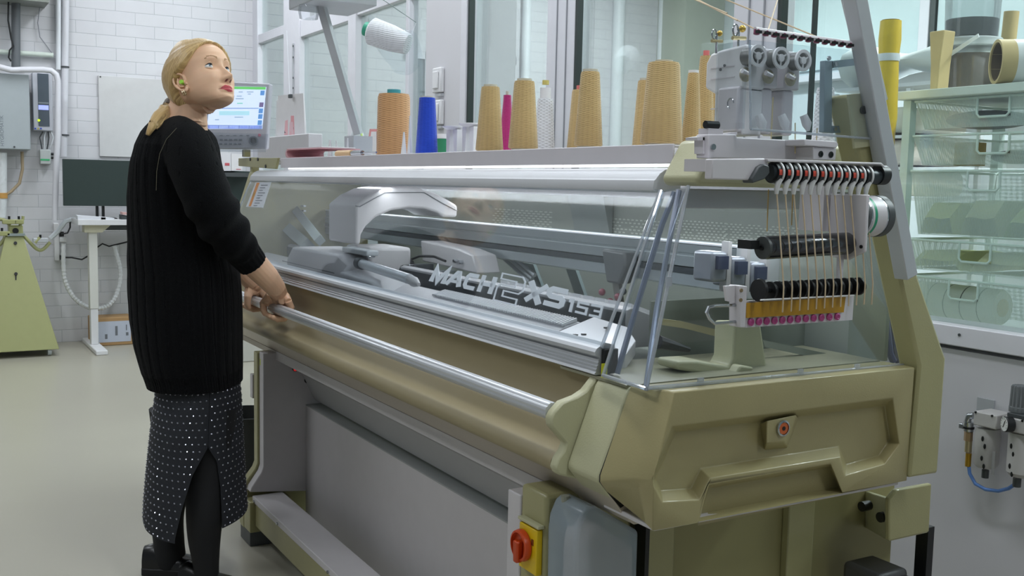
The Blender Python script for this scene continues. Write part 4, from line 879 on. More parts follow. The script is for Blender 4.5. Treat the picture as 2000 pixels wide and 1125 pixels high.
yarn_cone('fat orange-brown cone in loose film, leftmost on the tray', 769, 184, 62, 66, 1.36, ORA, TEAL, .42, .002, corner=.012, corecap=.014)
yarn_cone('slim royal blue yarn cone on the white tray', 834, 191, 31, 44, 1.36, BLU, CORE, .85, .003, corner=.001, corecap=.004)
yarn_cone('shortest mustard cone, right of the grey supports', 957, 170, 36, 54, 1.36, YEL, CORE, .72, .010, grp='mustard yarn cones on the tray', corecap=.006)
yarn_cone('magenta yarn cone peeping out between two mustard cones', 990, 186, 16, 30, 1.62, MAG, CORE, .4, .01, corner=.02)
yarn_cone('mustard cone standing left of the white cone', 1023, 159, 40, 58, 1.36, YEL, CORE, .72, .012, grp='mustard yarn cones on the tray', corecap=.006)
e, c, rt, rb = yarn_cone('white yarn cone with a pale sticker tube on top', 1064, 193, 30, 42, 1.55, WHI, WHITE, .7, .004, corecap=.03)
obj('core_sticker', MB().lathe((c[0], 1.55, PY((1062, 166), 1.55)[2]), (0, 0, 1), [(.0095, 0), (.0095, .012)], n=20), mat('sticker_yellow', (205, 190, 110), .5), e)
yarn_cone('mustard cone with pink core, mostly hidden behind another cone', 1133, 176, 34, 50, 1.62, YEL, PINKC, .5, .004, grp='mustard yarn cones on the tray')
yarn_cone('mustard cone alone in front of the second glazed post', 1151, 141, 37, 55, 1.36, YEL, CORE, .8, .012, grp='mustard yarn cones on the tray', corecap=.006)
yarn_cone('mustard cone half hidden left of the tallest fat cone', 1261, 158, 34, 50, 1.62, YEL, CORE, .8, .004, grp='mustard yarn cones on the tray', corecap=.006)
yarn_cone('largest fat mustard cone, near the olive top frame', 1294, 123, 62, 82, 1.40, YEL, CORE, .55, .014, grp='mustard yarn cones on the tray', corecap=.005)
yarn_cone('mustard cone with white rim right of the largest cone', 1352, 143, 22, 40, 1.50, YEL, WHITE, .9, .004, grp='mustard yarn cones on the tray', corecap=.006)
yarn_cone('tall mustard cone close behind the white feeder head', 1376, 110, 24, 44, 1.58, YEL, PINKC, .5, .004, grp='mustard yarn cones on the tray')
yarn_cone('mustard cone seen through the feeder guard, rightmost of all', 1404, 178, 40, 50, 1.66, YEL, CORE, .5, .004, grp='mustard yarn cones on the tray')
# white cone behind the clear guard
e, c, rt, rb = yarn_cone('tall white spool with dark cap behind the clear guard', 1610, 172, 34, 44, 1.66, WHI, DGREY, .5, .002, corner=.012, corecap=.018, zb=1.3585, pxbase=270)
# hanging spool in plastic bag
dh_ = float(np.dot(PY((750, 70), 1.85) - CAM, AX_F)); a, b = PD((713, 56), dh_), PD((795, 86), dh_ - .05)
ax_ = (b - a); L_ = float(np.linalg.norm(ax_)); 
e = thing('hanging_spool', a + ax_ * .5, 'white spool in a clear bag hanging at a slant before the glazed wall', 'yarn spool')
obj('wound_yarn', MB().lathe(a + ax_ * .12, ax_, [(.046, 0), (.061, .012), (.058, L_ * .5), (.046, L_ * .9), (.03, L_ * .93)], n=36), WHI, e, smooth=50)
obj('spool_core', MB().lathe(a, ax_, [(.025, 0), (.031, .0), (.031, .03), (.025, .03), (.025, 0)], n=28, cap=False), mat('core_green', (60, 160, 130), .5), e)
obj('core_liner', MB().lathe(a + ax_ * .01, ax_, [(.0245, 0), (.0245, .03)], n=28), mat('core_kraft', (168, 140, 92), .7), e)
bag = MB(); rings = []
for i in range(9):
    t = i / 8; cc = a + ax_ * (.22 + t * 1.0) + np.array([0, 0, -.05 * math.sin(t * 3.1)]); r = .060 + .022 * math.sin(t * 3.1)
    rings.append([cc + np.array([.9 * r * math.cos(k * .5236) * .5, r * .45 * math.sin(k * .5236) * (1 + .1 * random.random()), 0]) + np.array([0, .0, r * 1.15 * math.cos(k * .5236 + 1.2) * (1 + .12 * random.random())]) for k in range(12)])
bag.loft(rings)
obj('plastic_bag', bag, clear('film', (250, 252, 253), .012, .015, .5), e, smooth=60)
h0 = PD((740, -6), dh_); h1 = PD((813, 44), dh_); h2 = PD((797, 84), dh_)
obj('hanger_wire', MB().tube([h0, h1], .0016, 6), mat('wire_green_grey', (120, 136, 132), .5), e); obj('hanger_loop', MB().tube([h1, h2], .001, 5), PIPE, e)
# touch screen terminal at the left end
d_ = 4.25
c = [PD(p, d_) for p in [(402, 156), (528, 162), (521, 291), (396, 291)]]
def dquad(px4, d, th, name, m, par, bevel=0, **kw):
    P = [PD(p, d) for p in px4]; Q = [p + AX_F * th for p in P]
    return obj(name, MB().hexa([P[3], P[2], P[1], P[0], Q[3], Q[2], Q[1], Q[0]]), m, par, bevel=bevel, **kw)
T = thing('control_terminal', PD((462, 300), d_ + .02), 'grey control terminal with lit touch screen, just beyond the face', 'monitor')
dquad([(402, 157), (528, 163), (520, 291), (394, 291)], d_, .05, 'casing', mat('casing_grey', (186, 186, 194), .4), T, .006)
SCR = mat('screen_glow', (214, 228, 246), .3, emit=.62, ecol=(206, 222, 250))
sc_ = dquad([(412, 168), (520, 170), (512, 252), (404, 252)], d_ - .002, .0019, 'screen', SCR, T)
dq = lambda p, nm, c, e=.5: dquad(p, d_ - .0032, .001, nm, mat(nm + '_glow_%d' % (p[0][0] * 7 + p[0][1]), c, .4, emit=e), sc_)
dq([(412, 168.5), (519, 170), (518.6, 175), (411.6, 173)], 'status_bar', (110, 205, 110))
dq([(404.6, 244), (512, 245), (511.4, 252), (404.2, 251)], 'menu_bar', (130, 150, 205))
for i in range(5): dq([(408 + i * 20, 245.3), (426 + i * 20, 245.6), (425.6 + i * 20, 251), (407.6 + i * 20, 250.8)], 'menu_button', (176, 194, 232))
for y in (177, 200, 212, 223, 235): dq([(509 - (y - 177) * .09, y), (517 - (y - 177) * .09, y), (516 - (y - 177) * .09, y + 9), (508 - (y - 177) * .09, y + 9)], 'screen_icon', (100, 150, 210) if y != 200 else (120, 110, 150))
for y, x0, x1 in ((179, 466, 474), (179, 482, 495), (183, 484, 490), (187, 455, 458), (187, 462, 472), (192, 460, 476), (228, 458, 475), (233, 420, 428)): dq([(x0, y), (x1, y), (x1, y + 1.3), (x0, y + 1.3)], 'screen_text', (140, 160, 180))
dq([(430, 211), (505, 211), (505, 212), (430, 212)], 'screen_rule', (90, 120, 190)); dq([(463, 201), (474, 201), (474, 202.5), (463, 202.5)], 'screen_rule', (120, 200, 170)); dq([(428, 217), (487, 217), (487, 225), (428, 225)], 'screen_table', (180, 226, 240))
BTN = mat('button_grey', (140, 144, 152), .4)
for j, y in enumerate((273, 281)):
    for x in (421, 432, 441, 450, 460, 469) if j == 0 else (419, 431, 441, 450, 459, 468): dquad([(x - 3, y - 1.6), (x + 3, y - 1.6), (x + 3, y + 1.6), (x - 3, y + 1.6)], d_ - .003, .0028, 'button', BTN, T, .0006)
for x in (432, 445, 458, 471, 484): dquad([(x - 3, 264), (x + 3, 264), (x + 3, 265.2), (x - 3, 265.2)], d_ - .002, .0018, 'button', BTN, T)
cc = PD((495, 275), d_ - .001); obj('jog_dial', MB().lathe(cc, tuple(-AX_F), [(.019, 0), (.019, .003), (.013, .003), (.013, 0)], n=28), BTN, T)
for x, y in ((507, 264), (407, 263)): cc = PD((x, y), d_ - .001); obj('stop_button', MB().cyl(cc, cc - AX_F * .004, .006, n=14), mat('button_pink_%d' % x, (220, 130, 150), .4), T)
a = PD((490, 292), d_ + .03); a = PD((482, 292), d_ + .03); obj('terminal_stand', MB().box(a[0] - .012, a[0] + .012, a[1] - .012, a[1] + .012, 1.362, a[2] - .001), OLIVE, T)
obj('stand_neck', MB().box(a[0] - .026, a[0] - .013, a[1] - .012, a[1] + .012, 1.363, a[2] - .001), BLACK, T)
dquad([(400, 258), (524, 262), (519, 297), (396, 296)], d_ - .012, .0008, 'plastic_wrap', clear('wrap_film', (246, 248, 250), .08, .02, .9), T)
# small things on the left part of the tray
p0, p1 = PY((524, 290), 1.7), PY((626, 290), 1.7); zt_ = PY((575, 266), 1.7)[2]
obj('rear_cover', MB().box(p0[0], p1[0], 1.64, 1.71, ZT - .0003, zt_), mat('tray_box_grey', (198, 196, 200), .5), KM, bevel=.004)
t = thing('pattern_sheets', PY((568, 262), 1.70), 'white clipped sheets with pink motif above the low grey box', 'paper')
P = [PY(p, 1.725) for p in [(543, 187), (592, 182), (596, 266), (541, 266)]]
obj('sheet', MB().hexa([P[3], P[2], P[1], P[0]] + [p + [0, .004, 0] for p in (P[3], P[2], P[1], P[0])]), mat('paper_white', (222, 220, 222), .7), t)
for nm, q, cc in (('motif', [(566, 238), (572, 238), (574, 265), (564, 265)], (226, 190, 196)), ('motif', [(568, 226), (574, 226), (575, 264), (567, 264)], (225, 160, 165)), ('motif', [(557, 236), (562, 234), (562, 264), (555, 264)], (230, 180, 185)), ('motif_dark', [(569, 248), (574, 246), (573, 256), (569, 257)], (110, 96, 104)), ('motif_dark', [(556, 252), (559, 250), (559, 260), (555, 260)], (120, 110, 116))):
    Q = [PY(p, 1.7245 - .0004 * random.random()) for p in q]; obj(nm, MB().hexa([Q[3], Q[2], Q[1], Q[0]] + [p + [0, .0004, 0] for p in (Q[3], Q[2], Q[1], Q[0])]), mat('motif_%d_%d' % q[0], cc, .7), t)
q = PY((566, 187), 1.705); obj('binder_clip', MB().box(q[0] - .015, q[0] + .015, 1.70, 1.716, q[2] - .012, q[2] + .008), DGREY, t, bevel=.003)
obj('clip_wire', MB().tube([q, PY((563, 120), 1.75), PY((560, 60), 1.9)], .0008, 5), PIPE, t)
obj('backing_board', MB().hexa([PY((538, 266), 1.7335), PY((598, 266), 1.7335), PY((594, 196), 1.7335), PY((540, 196), 1.7335)] + [PY(p, 1.7335) + [0, .003, 0] for p in ((538, 266), (598, 266), (594, 196), (540, 196))]), WHITE, t)
# folded booklet, bottle, brush, pegs, supports
a = PY((572, 306), 1.30); b = PY((638, 303), 1.30)
bk = [(a[0], 1.27), (b[0], 1.27), (b[0], 1.42), (a[0], 1.42)]
t = thing('folded_leaflet', ((a[0] + b[0]) / 2, 1.34, ZT), 'folded pink and white leaflet lying on the tray', 'leaflet')
pr_ = [(a[0], ZT + .018), (a[0] + .01, ZT + .008), (a[0] + .04, ZT + .003), (b[0], ZT + .003), (b[0], ZT + .006), (a[0] + .045, ZT + .007), (a[0] + .02, ZT + .014), (a[0] + .015, ZT + .028), (a[0] + .03, ZT + .035), (b[0] + .02, ZT + .034), (b[0] + .02, ZT + .038), (a[0] + .02, ZT + .040), (a[0] + .002, ZT + .03)]
obj('cover_sheet', MB().prism(pr_, 1.27, 1.42, 'y'), mat('leaflet_pink', (216, 168, 174), .6), t)
obj('inner_sheet', MB().box(a[0] + .02, b[0] + .025, 1.272, 1.40, ZT + .0385, ZT + .042), mat('leaflet_white', (226, 224, 226), .6), t)
q = PY((698, 275), 1.60); rr = .028
t = thing('spray_bottle', (q[0], 1.60, ZT), 'clear bottle with pale cap and lime spout on the tray', 'bottle')
zc = PY((698, 250), 1.6)[2]
obj('bottle_body', MB().lathe((q[0], 1.6, ZT + .0005), (0, 0, 1), [(rr * .95, 0), (rr, .01), (rr, (zc - ZT) - .03), (rr * .7, (zc - ZT) - .008), (rr * .4, zc - ZT)], n=28), mat('bottle_milk', (214, 220, 222), .3), t)
obj('bottle_cap', MB().lathe((q[0], 1.6, zc), (0, 0, 1), [(.013, 0), (.013, .018), (.006, .02), (.006, .03)], n=20), mat('cap_cream', (220, 220, 205), .4), t)
obj('lime_spout', MB().tube([(q[0], 1.595, zc - .002), (q[0] + .045, 1.595, zc - .008), (q[0] + .07, 1.595, zc - .05)], [.006, .006, .004], 8), mat('lime_plastic', (188, 216, 130), .4), t)
t = thing('dusting_brush', (PY((690, 297), 1.28)[0], 1.28, ZT), 'brush with beige wooden handle lying along the tray', 'brush')
a, b, c_, d2 = PY((660, 297), 1.28), PY((688, 297), 1.28), PY((708, 296), 1.28), PY((735, 298), 1.28)
hz_ = ZT + .013
obj('handle', MB().tube([(a[0], 1.28, hz_), (b[0], 1.28, hz_)], [.012, .011], 12), mat('beech_wood', (214, 178, 132), .5), t)
obj('ferrule', MB().tube([(b[0], 1.28, hz_), (c_[0], 1.28, hz_)], [.009, .008], 12), STEEL, t)
obj('rod', MB().tube([(c_[0], 1.28, hz_), (d2[0], 1.28, hz_)], [.003, .003], 8), STEEL, t)
def peg(px, pyt, y, label, r=.008):
    a = PY((px, pyt), y); e = thing('cone_peg', (a[0], y, ZT), label, 'peg', 'white pegs for yarn cones')
    obj('spindle', MB().lathe((a[0], y, ZT + .006), (0, 0, 1), [(r, 0), (r * .55, (a[2] - ZT) * .5), (r * .3, a[2] - ZT - .006)], n=16), WHITE, e)
    obj('foot', MB().lathe((a[0], y, ZT + .0003), (0, 0, 1), [(r * 2, 0), (r * 2, .0055)], n=20), WHITE, e)
peg(645, 273, 1.45, 'white cone peg left of the spray bottle', .012); peg(657, 275, 1.55, 'grey-white peg immediately left of the spray bottle'); peg(679, 270, 1.50, 'thin white peg touching the spray bottle')
peg(789, 258, 1.30, 'short white peg before the fat orange cone', .009); peg(801, 226, 1.33, 'tallest white peg between the orange and blue cones', .008)
t = thing('paper_sign', PY((725, 280), 1.9), 'pink bordered white notice behind the spray bottle', 'notice')
P = [PY(p, 1.90) for p in [(715, 300), (737, 300), (737, 252), (722, 252)]]
obj('sheet', MB().hexa(P + [p + [0, .003, 0] for p in P]), mat('notice_pink', (222, 150, 150), .6), t)
P = [PY(p, 1.897) for p in [(720, 298), (735, 298), (735, 257), (725, 257)]]
obj('print', MB().hexa(P + [p + [0, .001, 0] for p in P]), mat('notice_white', (228, 226, 226), .6), t)
a, b = PY((690, 285), 1.50), PY((735, 285), 1.50)
obj('blue_sheet', MB().prism([(a[0], ZT + .004), (b[0], ZT + .004), (b[0], ZT + .017), (a[0] + .03, ZT + .018)], 1.44, 1.56, 'y'), mat('pale_blue_card', (160, 178, 222), .5), label='pale blue card lying behind the wooden brush', cat='card')
for px, lb, pt in ((888, 'grey two-legged cone support left of its twin', 247), (920, 'grey two-legged cone support nearest the mustard cones', 241)):
    a = PY((px, pt), 1.46); e = thing('cone_support', (a[0], 1.46, ZT), lb, 'cone support', 'grey cone supports on the tray')
    w_ = 22 * 2.55 / FL * 1.3
    obj('cap', MB().lathe((a[0], 1.46, a[2] - .010), (0, 0, 1), [(w_ * .7, 0), (w_ * 1.05, .008), (w_ * 1.05, .010)], n=24), WHITE, e)
    for s_ in (-1, 1): obj('leg', MB().hexa([(a[0] + s_ * w_ * .75 - .008, 1.45, ZT), (a[0] + s_ * w_ * .75 + .008, 1.45, ZT), (a[0] + s_ * w_ * .75 + .008, 1.47, ZT), (a[0] + s_ * w_ * .75 - .008, 1.47, ZT), (a[0] + s_ * w_ * .62 - .014, 1.45, a[2] - .0101), (a[0] + s_ * w_ * .62 + .014, 1.45, a[2] - .0101), (a[0] + s_ * w_ * .62 + .014, 1.47, a[2] - .0101), (a[0] + s_ * w_ * .62 - .014, 1.47, a[2] - .0101)]), WHITE, e)
q = PY((863, 275), 1.6)
t = thing('green_tub', (q[0], 1.6, ZT), 'small green tub with white lid behind the blue cone', 'tub')
obj('body', MB().cyl((q[0], 1.6, ZT + .0003), (q[0], 1.6, PY((863, 271), 1.6)[2]), .022, n=24), mat('tub_green', (40, 130, 90), .5), t)
obj('lid', MB().cyl((q[0], 1.6, PY((863, 271), 1.6)[2] + .0002), (q[0], 1.6, PY((863, 262), 1.6)[2]), .024, n=24), WHITE, t)
# ================================================================ right side: air filters on the low wall, drawers behind the glass
FRLM = mat('filter_grey', (188, 186, 184), .4)
yw = YG - .001
def fy(px, y): return PY(px, y)
t = thing('air_filter', fy((1925, 860), 2.42), 'left grey compressed-air filter unit with brass coupling', 'air filter')
a = fy((1902, 802), 2.385); b = fy((1945, 843), 2.385)
obj('filter_head', MB().box(a[0], b[0], 2.385, 2.455, b[2] + .004, a[2]), FRLM, t, bevel=.003)
c = fy((1927, 885), 2.42); zt1, zt2 = fy((1927, 843), 2.39)[2], fy((1927, 922), 2.39)[2]
obj('filter_bowl', MB().lathe((c[0], 2.42, zt1 + .004), (0, 0, -1), [(.030, 0), (.031, .01), (.031, zt1 - zt2 - .01), (.024, zt1 - zt2), (.01, zt1 - zt2 + .003)], n=32), FRLM, t, label='grey bowl with dark slots')
for px in ((1919, 857), (1923, 872), (1917, 895), (1921, 911)):
    s = fy(px, 2.389); obj('bowl_slot', MB().ball((s[0], 2.3893, s[2]), .0062, 16, 10, (.62, .3, 1.15)), BLACK, t)
s = fy((1928, 934), 2.42); obj('drain_cock', MB().cyl((c[0], 2.42, zt2 - .004), (c[0], 2.42, zt2 - .025), .009, n=14), DGREY, t)
for px in ((1906, 803), (1938, 810)):
    s = fy(px, 2.3848); obj('screw', MB().cyl((s[0], 2.386, s[2] - .003), (s[0], 2.383, s[2] - .003), .003, n=10), BLACK, t)
lb_ = fy((1938, 905), 2.3885); obj('print_lines', MB().box(lb_[0] - .004, lb_[0] + .004, 2.3925, 2.3935, lb_[2] - .03, lb_[2] + .03), mat('print_grey', (150, 150, 150), .5), t)
e1 = [fy(p, 2.42) for p in [(1903, 812), (1893, 812), (1890, 822), (1891, 832)]]
obj('elbow', MB().tube(e1, .009, 12), STEEL, t)
for nm, y0, y1, r, m in (('collar', 824, 833, .013, STEEL), ('seal_ring', 833, 837, .0145, BLACK), ('collar_lower', 837, 842, .013, STEEL), ('hex_nut', 843, 861, .011, mat('nut_bronze', (176, 150, 118), .35, metal=.7)), ('coupling', 861, 883, .009, mat('coupling_brass', (190, 176, 140), .3, metal=.8)), ('brass_end', 885, 911, .0075, mat('brass_end', (176, 138, 40), .35, metal=.6))):
    u, v = fy((1892, y0), 2.42), fy((1892, y1), 2.42); obj(nm, MB().cyl((u[0], 2.42, u[2]), (u[0], 2.42, v[2]), r, n=6 if nm == 'hex_nut' else 20), m, t)
u = fy((1879, 831), 2.42); obj('coupling_lever', MB().box(u[0] - .006, u[0] + .012, 2.413, 2.427, u[2] - .008, u[2] + .006), STEEL, t, bevel=.002)
u = fy((1928, 795), yw); obj('mounting_plate', MB().box(u[0] - .028, u[0] + .022, yw - .004, yw, u[2] - .035, u[2] + .022), ALUD, t)
obj('mounting_arm', MB().box(u[0] - .01, u[0] + .01, 2.4551, yw - .0041, u[2] - .03, u[2] - .02), ALUD, t)
hs = [fy(p, 2.42) for p in [(1892, 910), (1894, 925), (1905, 945), (1925, 956), (1950, 959), (1970, 954), (1985, 944)]]
obj('blue_hose', MB().tube(hs, .0048, 10), mat('blue_hose', (96, 134, 196), .35), label='translucent blue air hose looping between the two filters', cat='hose')
t = thing('air_regulator', fy((1990, 860), 2.40), 'right grey air regulator with round gauge and ribbed knob', 'air regulator')
a = fy((1957, 812), 2.36); b = fy((2010, 852), 2.36)
obj('regulator_head', MB().box(a[0], b[0] + .03, 2.36, 2.44, b[2], a[2]), FRLM, t, bevel=.003)
obj('cap_plate', MB().box(a[0] + .01, b[0] + .025, 2.365, 2.435, a[2] + .0005, a[2] + .010), DGREY, t, bevel=.001)
k0 = fy((1992, 800), 2.40); kn = MB(); zk0, zk1 = a[2] + .011, fy((1990, 755), 2.38)[2]
rings = []
for z, r in ((zk0, .026), (zk0 + .012, .026), (zk0 + .014, .025), (zk1 - .004, .0235), (zk1, .021)):
    rings.append([(k0[0] + (r - (.002 if k % 3 == 0 and z > zk0 + .013 else 0)) * math.cos(k * math.pi / 24), 2.40 + (r - (.002 if k % 3 == 0 and z > zk0 + .013 else 0)) * math.sin(k * math.pi / 24), z) for k in range(48)])
kn.loft(rings); obj('ribbed_knob', kn, mat('knob_grey', (98, 102, 104), .5), t)
c = fy((1995, 900), 2.40); zt1, zt2 = fy((1995, 853), 2.37)[2], fy((1995, 940), 2.37)[2]
obj('filter_bowl', MB().lathe((c[0], 2.40, zt1 + .004), (0, 0, -1), [(.033, 0), (.034, .01), (.034, zt1 - zt2 - .01), (.026, zt1 - zt2), (.01, zt1 - zt2 + .003)], n=32), FRLM, t)
for px in ((1976, 871), (1980, 887), (1973, 910), (1977, 926)):
    s = fy(px, 2.369); obj('bowl_slot', MB().ball((s[0], 2.367, s[2]), .0062, 16, 10, (.62, .3, 1.15)), BLACK, t)
obj('drain_cock', MB().cyl((c[0] - .008, 2.40, zt2 - .004), (c[0] - .008, 2.40, zt2 - .026), .010, n=14), DGREY, t)
g_ = fy((1970, 830), 2.345)
gg = obj('gauge_case', MB().lathe((g_[0], 2.3595, g_[2]), (-.55, -1, 0), [(.018, 0), (.0195, .002), (.0195, .018), (.018, .020)], n=32), BLACK, t)
n_ = Vector((-.55, -1, 0)).normalized(); f0 = Vector((g_[0], 2.3595, g_[2])) + n_ * .0201
obj('gauge_face', MB().lathe(f0, n_, [(.0172, 0), (.0172, .0008)], n=32), mat('gauge_white', (226, 226, 224), .3), gg)
sd = n_.cross(Vector((0, 0, 1)))
obj('gauge_needle', MB().tube([f0 + n_ * .0014 + Vector((0, 0, -.008)) + sd * .004, f0 + n_ * .0014 + Vector((0, 0, .009)) - sd * .005], .0009, 6), BLACK, gg)
for k in range(9):
    an = -2.1 + k * .525; d0 = sd * math.sin(an) + Vector((0, 0, 1)) * math.cos(an)
    obj('gauge_tick', MB().tube([f0 + n_ * .0012 + d0 * .0125, f0 + n_ * .0012 + d0 * .0155], .0006, 4), BLACK, gg)
for px in ((1963, 815), (1997, 822)):
    s = fy(px, 2.3598); obj('screw', MB().cyl((s[0], 2.361, s[2]), (s[0], 2.358, s[2]), .003, n=10), BLACK, t)
p = fy((1874, 654), YG - .0155); obj('sill_screw', MB().cyl((p[0], YG - .0155, p[2]), (p[0], YG - .018, p[2]), .004, n=10), DGREY, label='small dark screw in the white window sill', cat='screw')
# -------- mesh drawer tower behind the glass
def meshmat(name, c, open_, s=520):
    m = bpy.data.materials.new(name); m.use_nodes = True; nt = m.node_tree; nt.nodes.clear()
    out = nt.nodes.new('ShaderNodeOutputMaterial'); tr = nt.nodes.new('ShaderNodeBsdfTransparent'); df = nt.nodes.new('ShaderNodeBsdfPrincipled')
    df.inputs['Base Color'].default_value = rgb(*c); df.inputs['Roughness'].default_value = .5
    tc = nt.nodes.new('ShaderNodeTexCoord'); sp = nt.nodes.new('ShaderNodeSeparateXYZ'); nt.links.new(tc.outputs['Object'], sp.inputs[0])
    ad = nt.nodes.new('ShaderNodeMath'); ad.operation = 'ADD'; nt.links.new(sp.outputs['X'], ad.inputs[0]); nt.links.new(sp.outputs['Y'], ad.inputs[1])
    o = []
    for sock, k, sg in ((None, 1, 1), (None, 1, -1)):
        q = nt.nodes.new('ShaderNodeMath'); q.operation = 'MULTIPLY_ADD'; q.inputs[1].default_value = sg * 1.7; nt.links.new(sp.outputs['Z'], q.inputs[0]); nt.links.new(ad.outputs[0], q.inputs[2])
        z = nt.nodes.new('ShaderNodeMath'); z.operation = 'MULTIPLY'; z.inputs[1].default_value = s * 2; nt.links.new(q.outputs[0], z.inputs[0])
        sn = nt.nodes.new('ShaderNodeMath'); sn.operation = 'SINE'; nt.links.new(z.outputs[0], sn.inputs[0]); o.append(sn)
    pr = nt.nodes.new('ShaderNodeMath'); pr.operation = 'MULTIPLY'; nt.links.new(o[0].outputs[0], pr.inputs[0]); nt.links.new(o[1].outputs[0], pr.inputs[1])
    gt = nt.nodes.new('ShaderNodeMath'); gt.operation = 'GREATER_THAN'; gt.inputs[1].default_value = open_; nt.links.new(pr.outputs[0], gt.inputs[0])
    mx = nt.nodes.new('ShaderNodeMixShader'); nt.links.new(gt.outputs[0], mx.inputs[0]); nt.links.new(df.outputs[0], mx.inputs[1]); nt.links.new(tr.outputs[0], mx.inputs[2]); nt.links.new(mx.outputs[0], out.inputs[0])
    return m
MESH = meshmat('white_wire_mesh', (200, 216, 210), .12)
RIM = mat('drawer_rim', (206, 222, 216), .4)
YD = 2.95; XD1 = -1.35
x0 = PY((1782, 260), YD)[0]
tw = thing('drawer_frame', (x0 + .4, YD + .25, 0), 'pale green frame of the mesh drawer tower behind the glass', 'drawer frame')
ztop = PY((1800, 178), YD)[2]; ztb = PY((1800, 197), YD)[2]
obj('post', MB().box(x0 - .035, x0 - .005, YD - .01, YD + .02, 0.0, ztop - .03), RIM, tw); obj('post', MB().box(x0 - .035, x0 - .005, YD + .48, YD + .51, 0.0, ztop - .03), RIM, tw)
obj('post', MB().box(XD1 + .005, XD1 + .035, YD - .01, YD + .02, 0.0, ztop - .03), RIM, tw)
obj('top_board', MB().box(x0 - .05, XD1 + .05, YD - .04, YD + .55, ztop - .028, ztop), mat('top_board_pale', (214, 222, 214), .4), tw, bevel=.003)
rows = [((1785, 199), (1810, 252), (1905, 1968)), ((1788, 266), (1830, 322), (1910, 1972)), ((1790, 334), (1800, 458), (1895, 1958)), ((1796, 468), (1800, 527), (1888, 1950)), ((1797, 540), (1820, 640), (1872, 1930))]
tints = [(150, 160, 170), (190, 180, 120), (196, 200, 130), (216, 216, 160), (222, 222, 212)]
names = ['top', 'second', 'third', 'fourth', 'lowest']
for i, (rim, bot, (h0, h1)) in enumerate(rows):
    zr = PY(rim, YD)[2]; zb = PY(bot, YD)[2]
    d = thing('mesh_drawer', ((x0 + XD1) / 2, YD + .2, zb), '%s pale mesh drawer of the tower behind the glass' % names[i], 'drawer', 'mesh drawers behind the glass')
    xa, xb_ = x0 + .004, XD1 - .004; ins = .035
    hx0, hx1 = PY((h0, 270), YD)[0], PY((h1, 270), YD)[0]; hz = zr - .062
    # front with the grip cut out
    def fr(x, z): f = (zr - z) / (zr - zb); return (x + (ins * f if x < (xa + xb_) / 2 else -ins * f) if x in (xa, xb_) else x, YD + .01 * f, z)
    F = MB(); P = [fr(xa, zr), fr(hx0, zr), fr(hx0, hz), fr(hx1, hz), fr(hx1, zr), fr(xb_, zr), fr(xb_, zb), fr(xa, zb)]
    F.add(P, [(0, 1, 2, 7), (2, 3, 6, 7), (3, 4, 5, 6)])
    Q = [(x, YD + .47, z) for x, y, z in (P[0], P[5], P[6], P[7])]
    F.add(Q, [(0, 1, 2, 3)]); F.add([P[0], Q[0], Q[3], P[7]], [(0, 1, 2, 3)]); F.add([P[5], Q[1], Q[2], P[6]], [(0, 1, 2, 3)]); F.add([P[7], P[6], Q[2], Q[3]], [(0, 1, 2, 3)])
    obj('basket', F, MESH, d, smooth=0)
    obj('rim', MB().tube([(xa, YD, zr), (xb_, YD, zr), (xb_, YD + .47, zr), (xa, YD + .47, zr), (xa, YD, zr)], .0042, 6), RIM, d)
    obj('grip', MB().tube([(hx0, YD - .001, zr), (hx0, YD - .001, hz + .01), (hx0 + .01, YD - .001, hz), (hx1 - .01, YD - .001, hz), (hx1, YD - .001, hz + .01), (hx1, YD - .001, zr)], .004, 8), RIM, d)
    # contents
    if i in (2, 3):
        for k in range(5 if i == 2 else 3):
            x = x0 + .08 + k * (.16 if i == 2 else .24); zz = zb + .004; hh = min((zr - zb) * .55, .10) * (1 + .12 * math.sin(k * 2))
            cl = MB(); rg = []
            for j in range(7):
                v = j / 6; wv = (.072 if i == 2 else .11)
                rg.append([(x + wv * (u_ / 8 - .5) * 2 * (.9 + .1 * math.sin(v * 9 + k)), YD + .05 + .3 * v, zz + (hh if 0 < u_ < 8 else 0) * (1 - .05 * math.cos(u_ * 1.3 + v * 4)) * math.sin(min(1, v * 4 + .35) * 1.57)) for u_ in range(9)])
            cl.loft(rg, cap=False, closed=False)
            cl.add([(x - .07, YD + .05, zz), (x + .07, YD + .05, zz), (x + .07, YD + .35, zz), (x - .07, YD + .35, zz)], [(0, 1, 2, 3)])
            obj('folded_knit', cl, mat('knit_%d_%d' % (i, k), [(206, 210, 140), (214, 214, 170), (196, 206, 130), (222, 222, 190), (200, 208, 150)][k], .8), label='%s folded pale lime knit from the left in the %s drawer' % (ORD[k], names[i]), cat='folded fabric', group='folded knits in the drawers')
    if i == 4:
        y_ = YD + .17; zc = zb + .075; xe = PY((1932, 600), YD + .1)[0]
        r_ = obj('fabric_roll', MB().lathe((xe - .42, y_, zc), (1, 0, 0), [(.055, 0), (.062, .01), (.062, .41), (.055, .42)], n=32), mat('roll_white', (222, 228, 222), .7), label='white rolled fabric with dark hoops in the lowest drawer', cat='fabric roll')
        bpy.context.view_layer.update()
        for k in range(6): obj('hoop', MB().lathe((xe - .38 + k * .065, y_, zc), (1, 0, 0), [(.0622, 0), (.0626, .001), (.0626, .003), (.0622, .004)], n=32, cap=False), DGREY, r_)
        obj('roll_core', MB().lathe((xe + .0005, y_, zc), (1, 0, 0), [(.03, 0), (.03, .002)], n=24), mat('core_cream', (206, 196, 160), .7), r_)
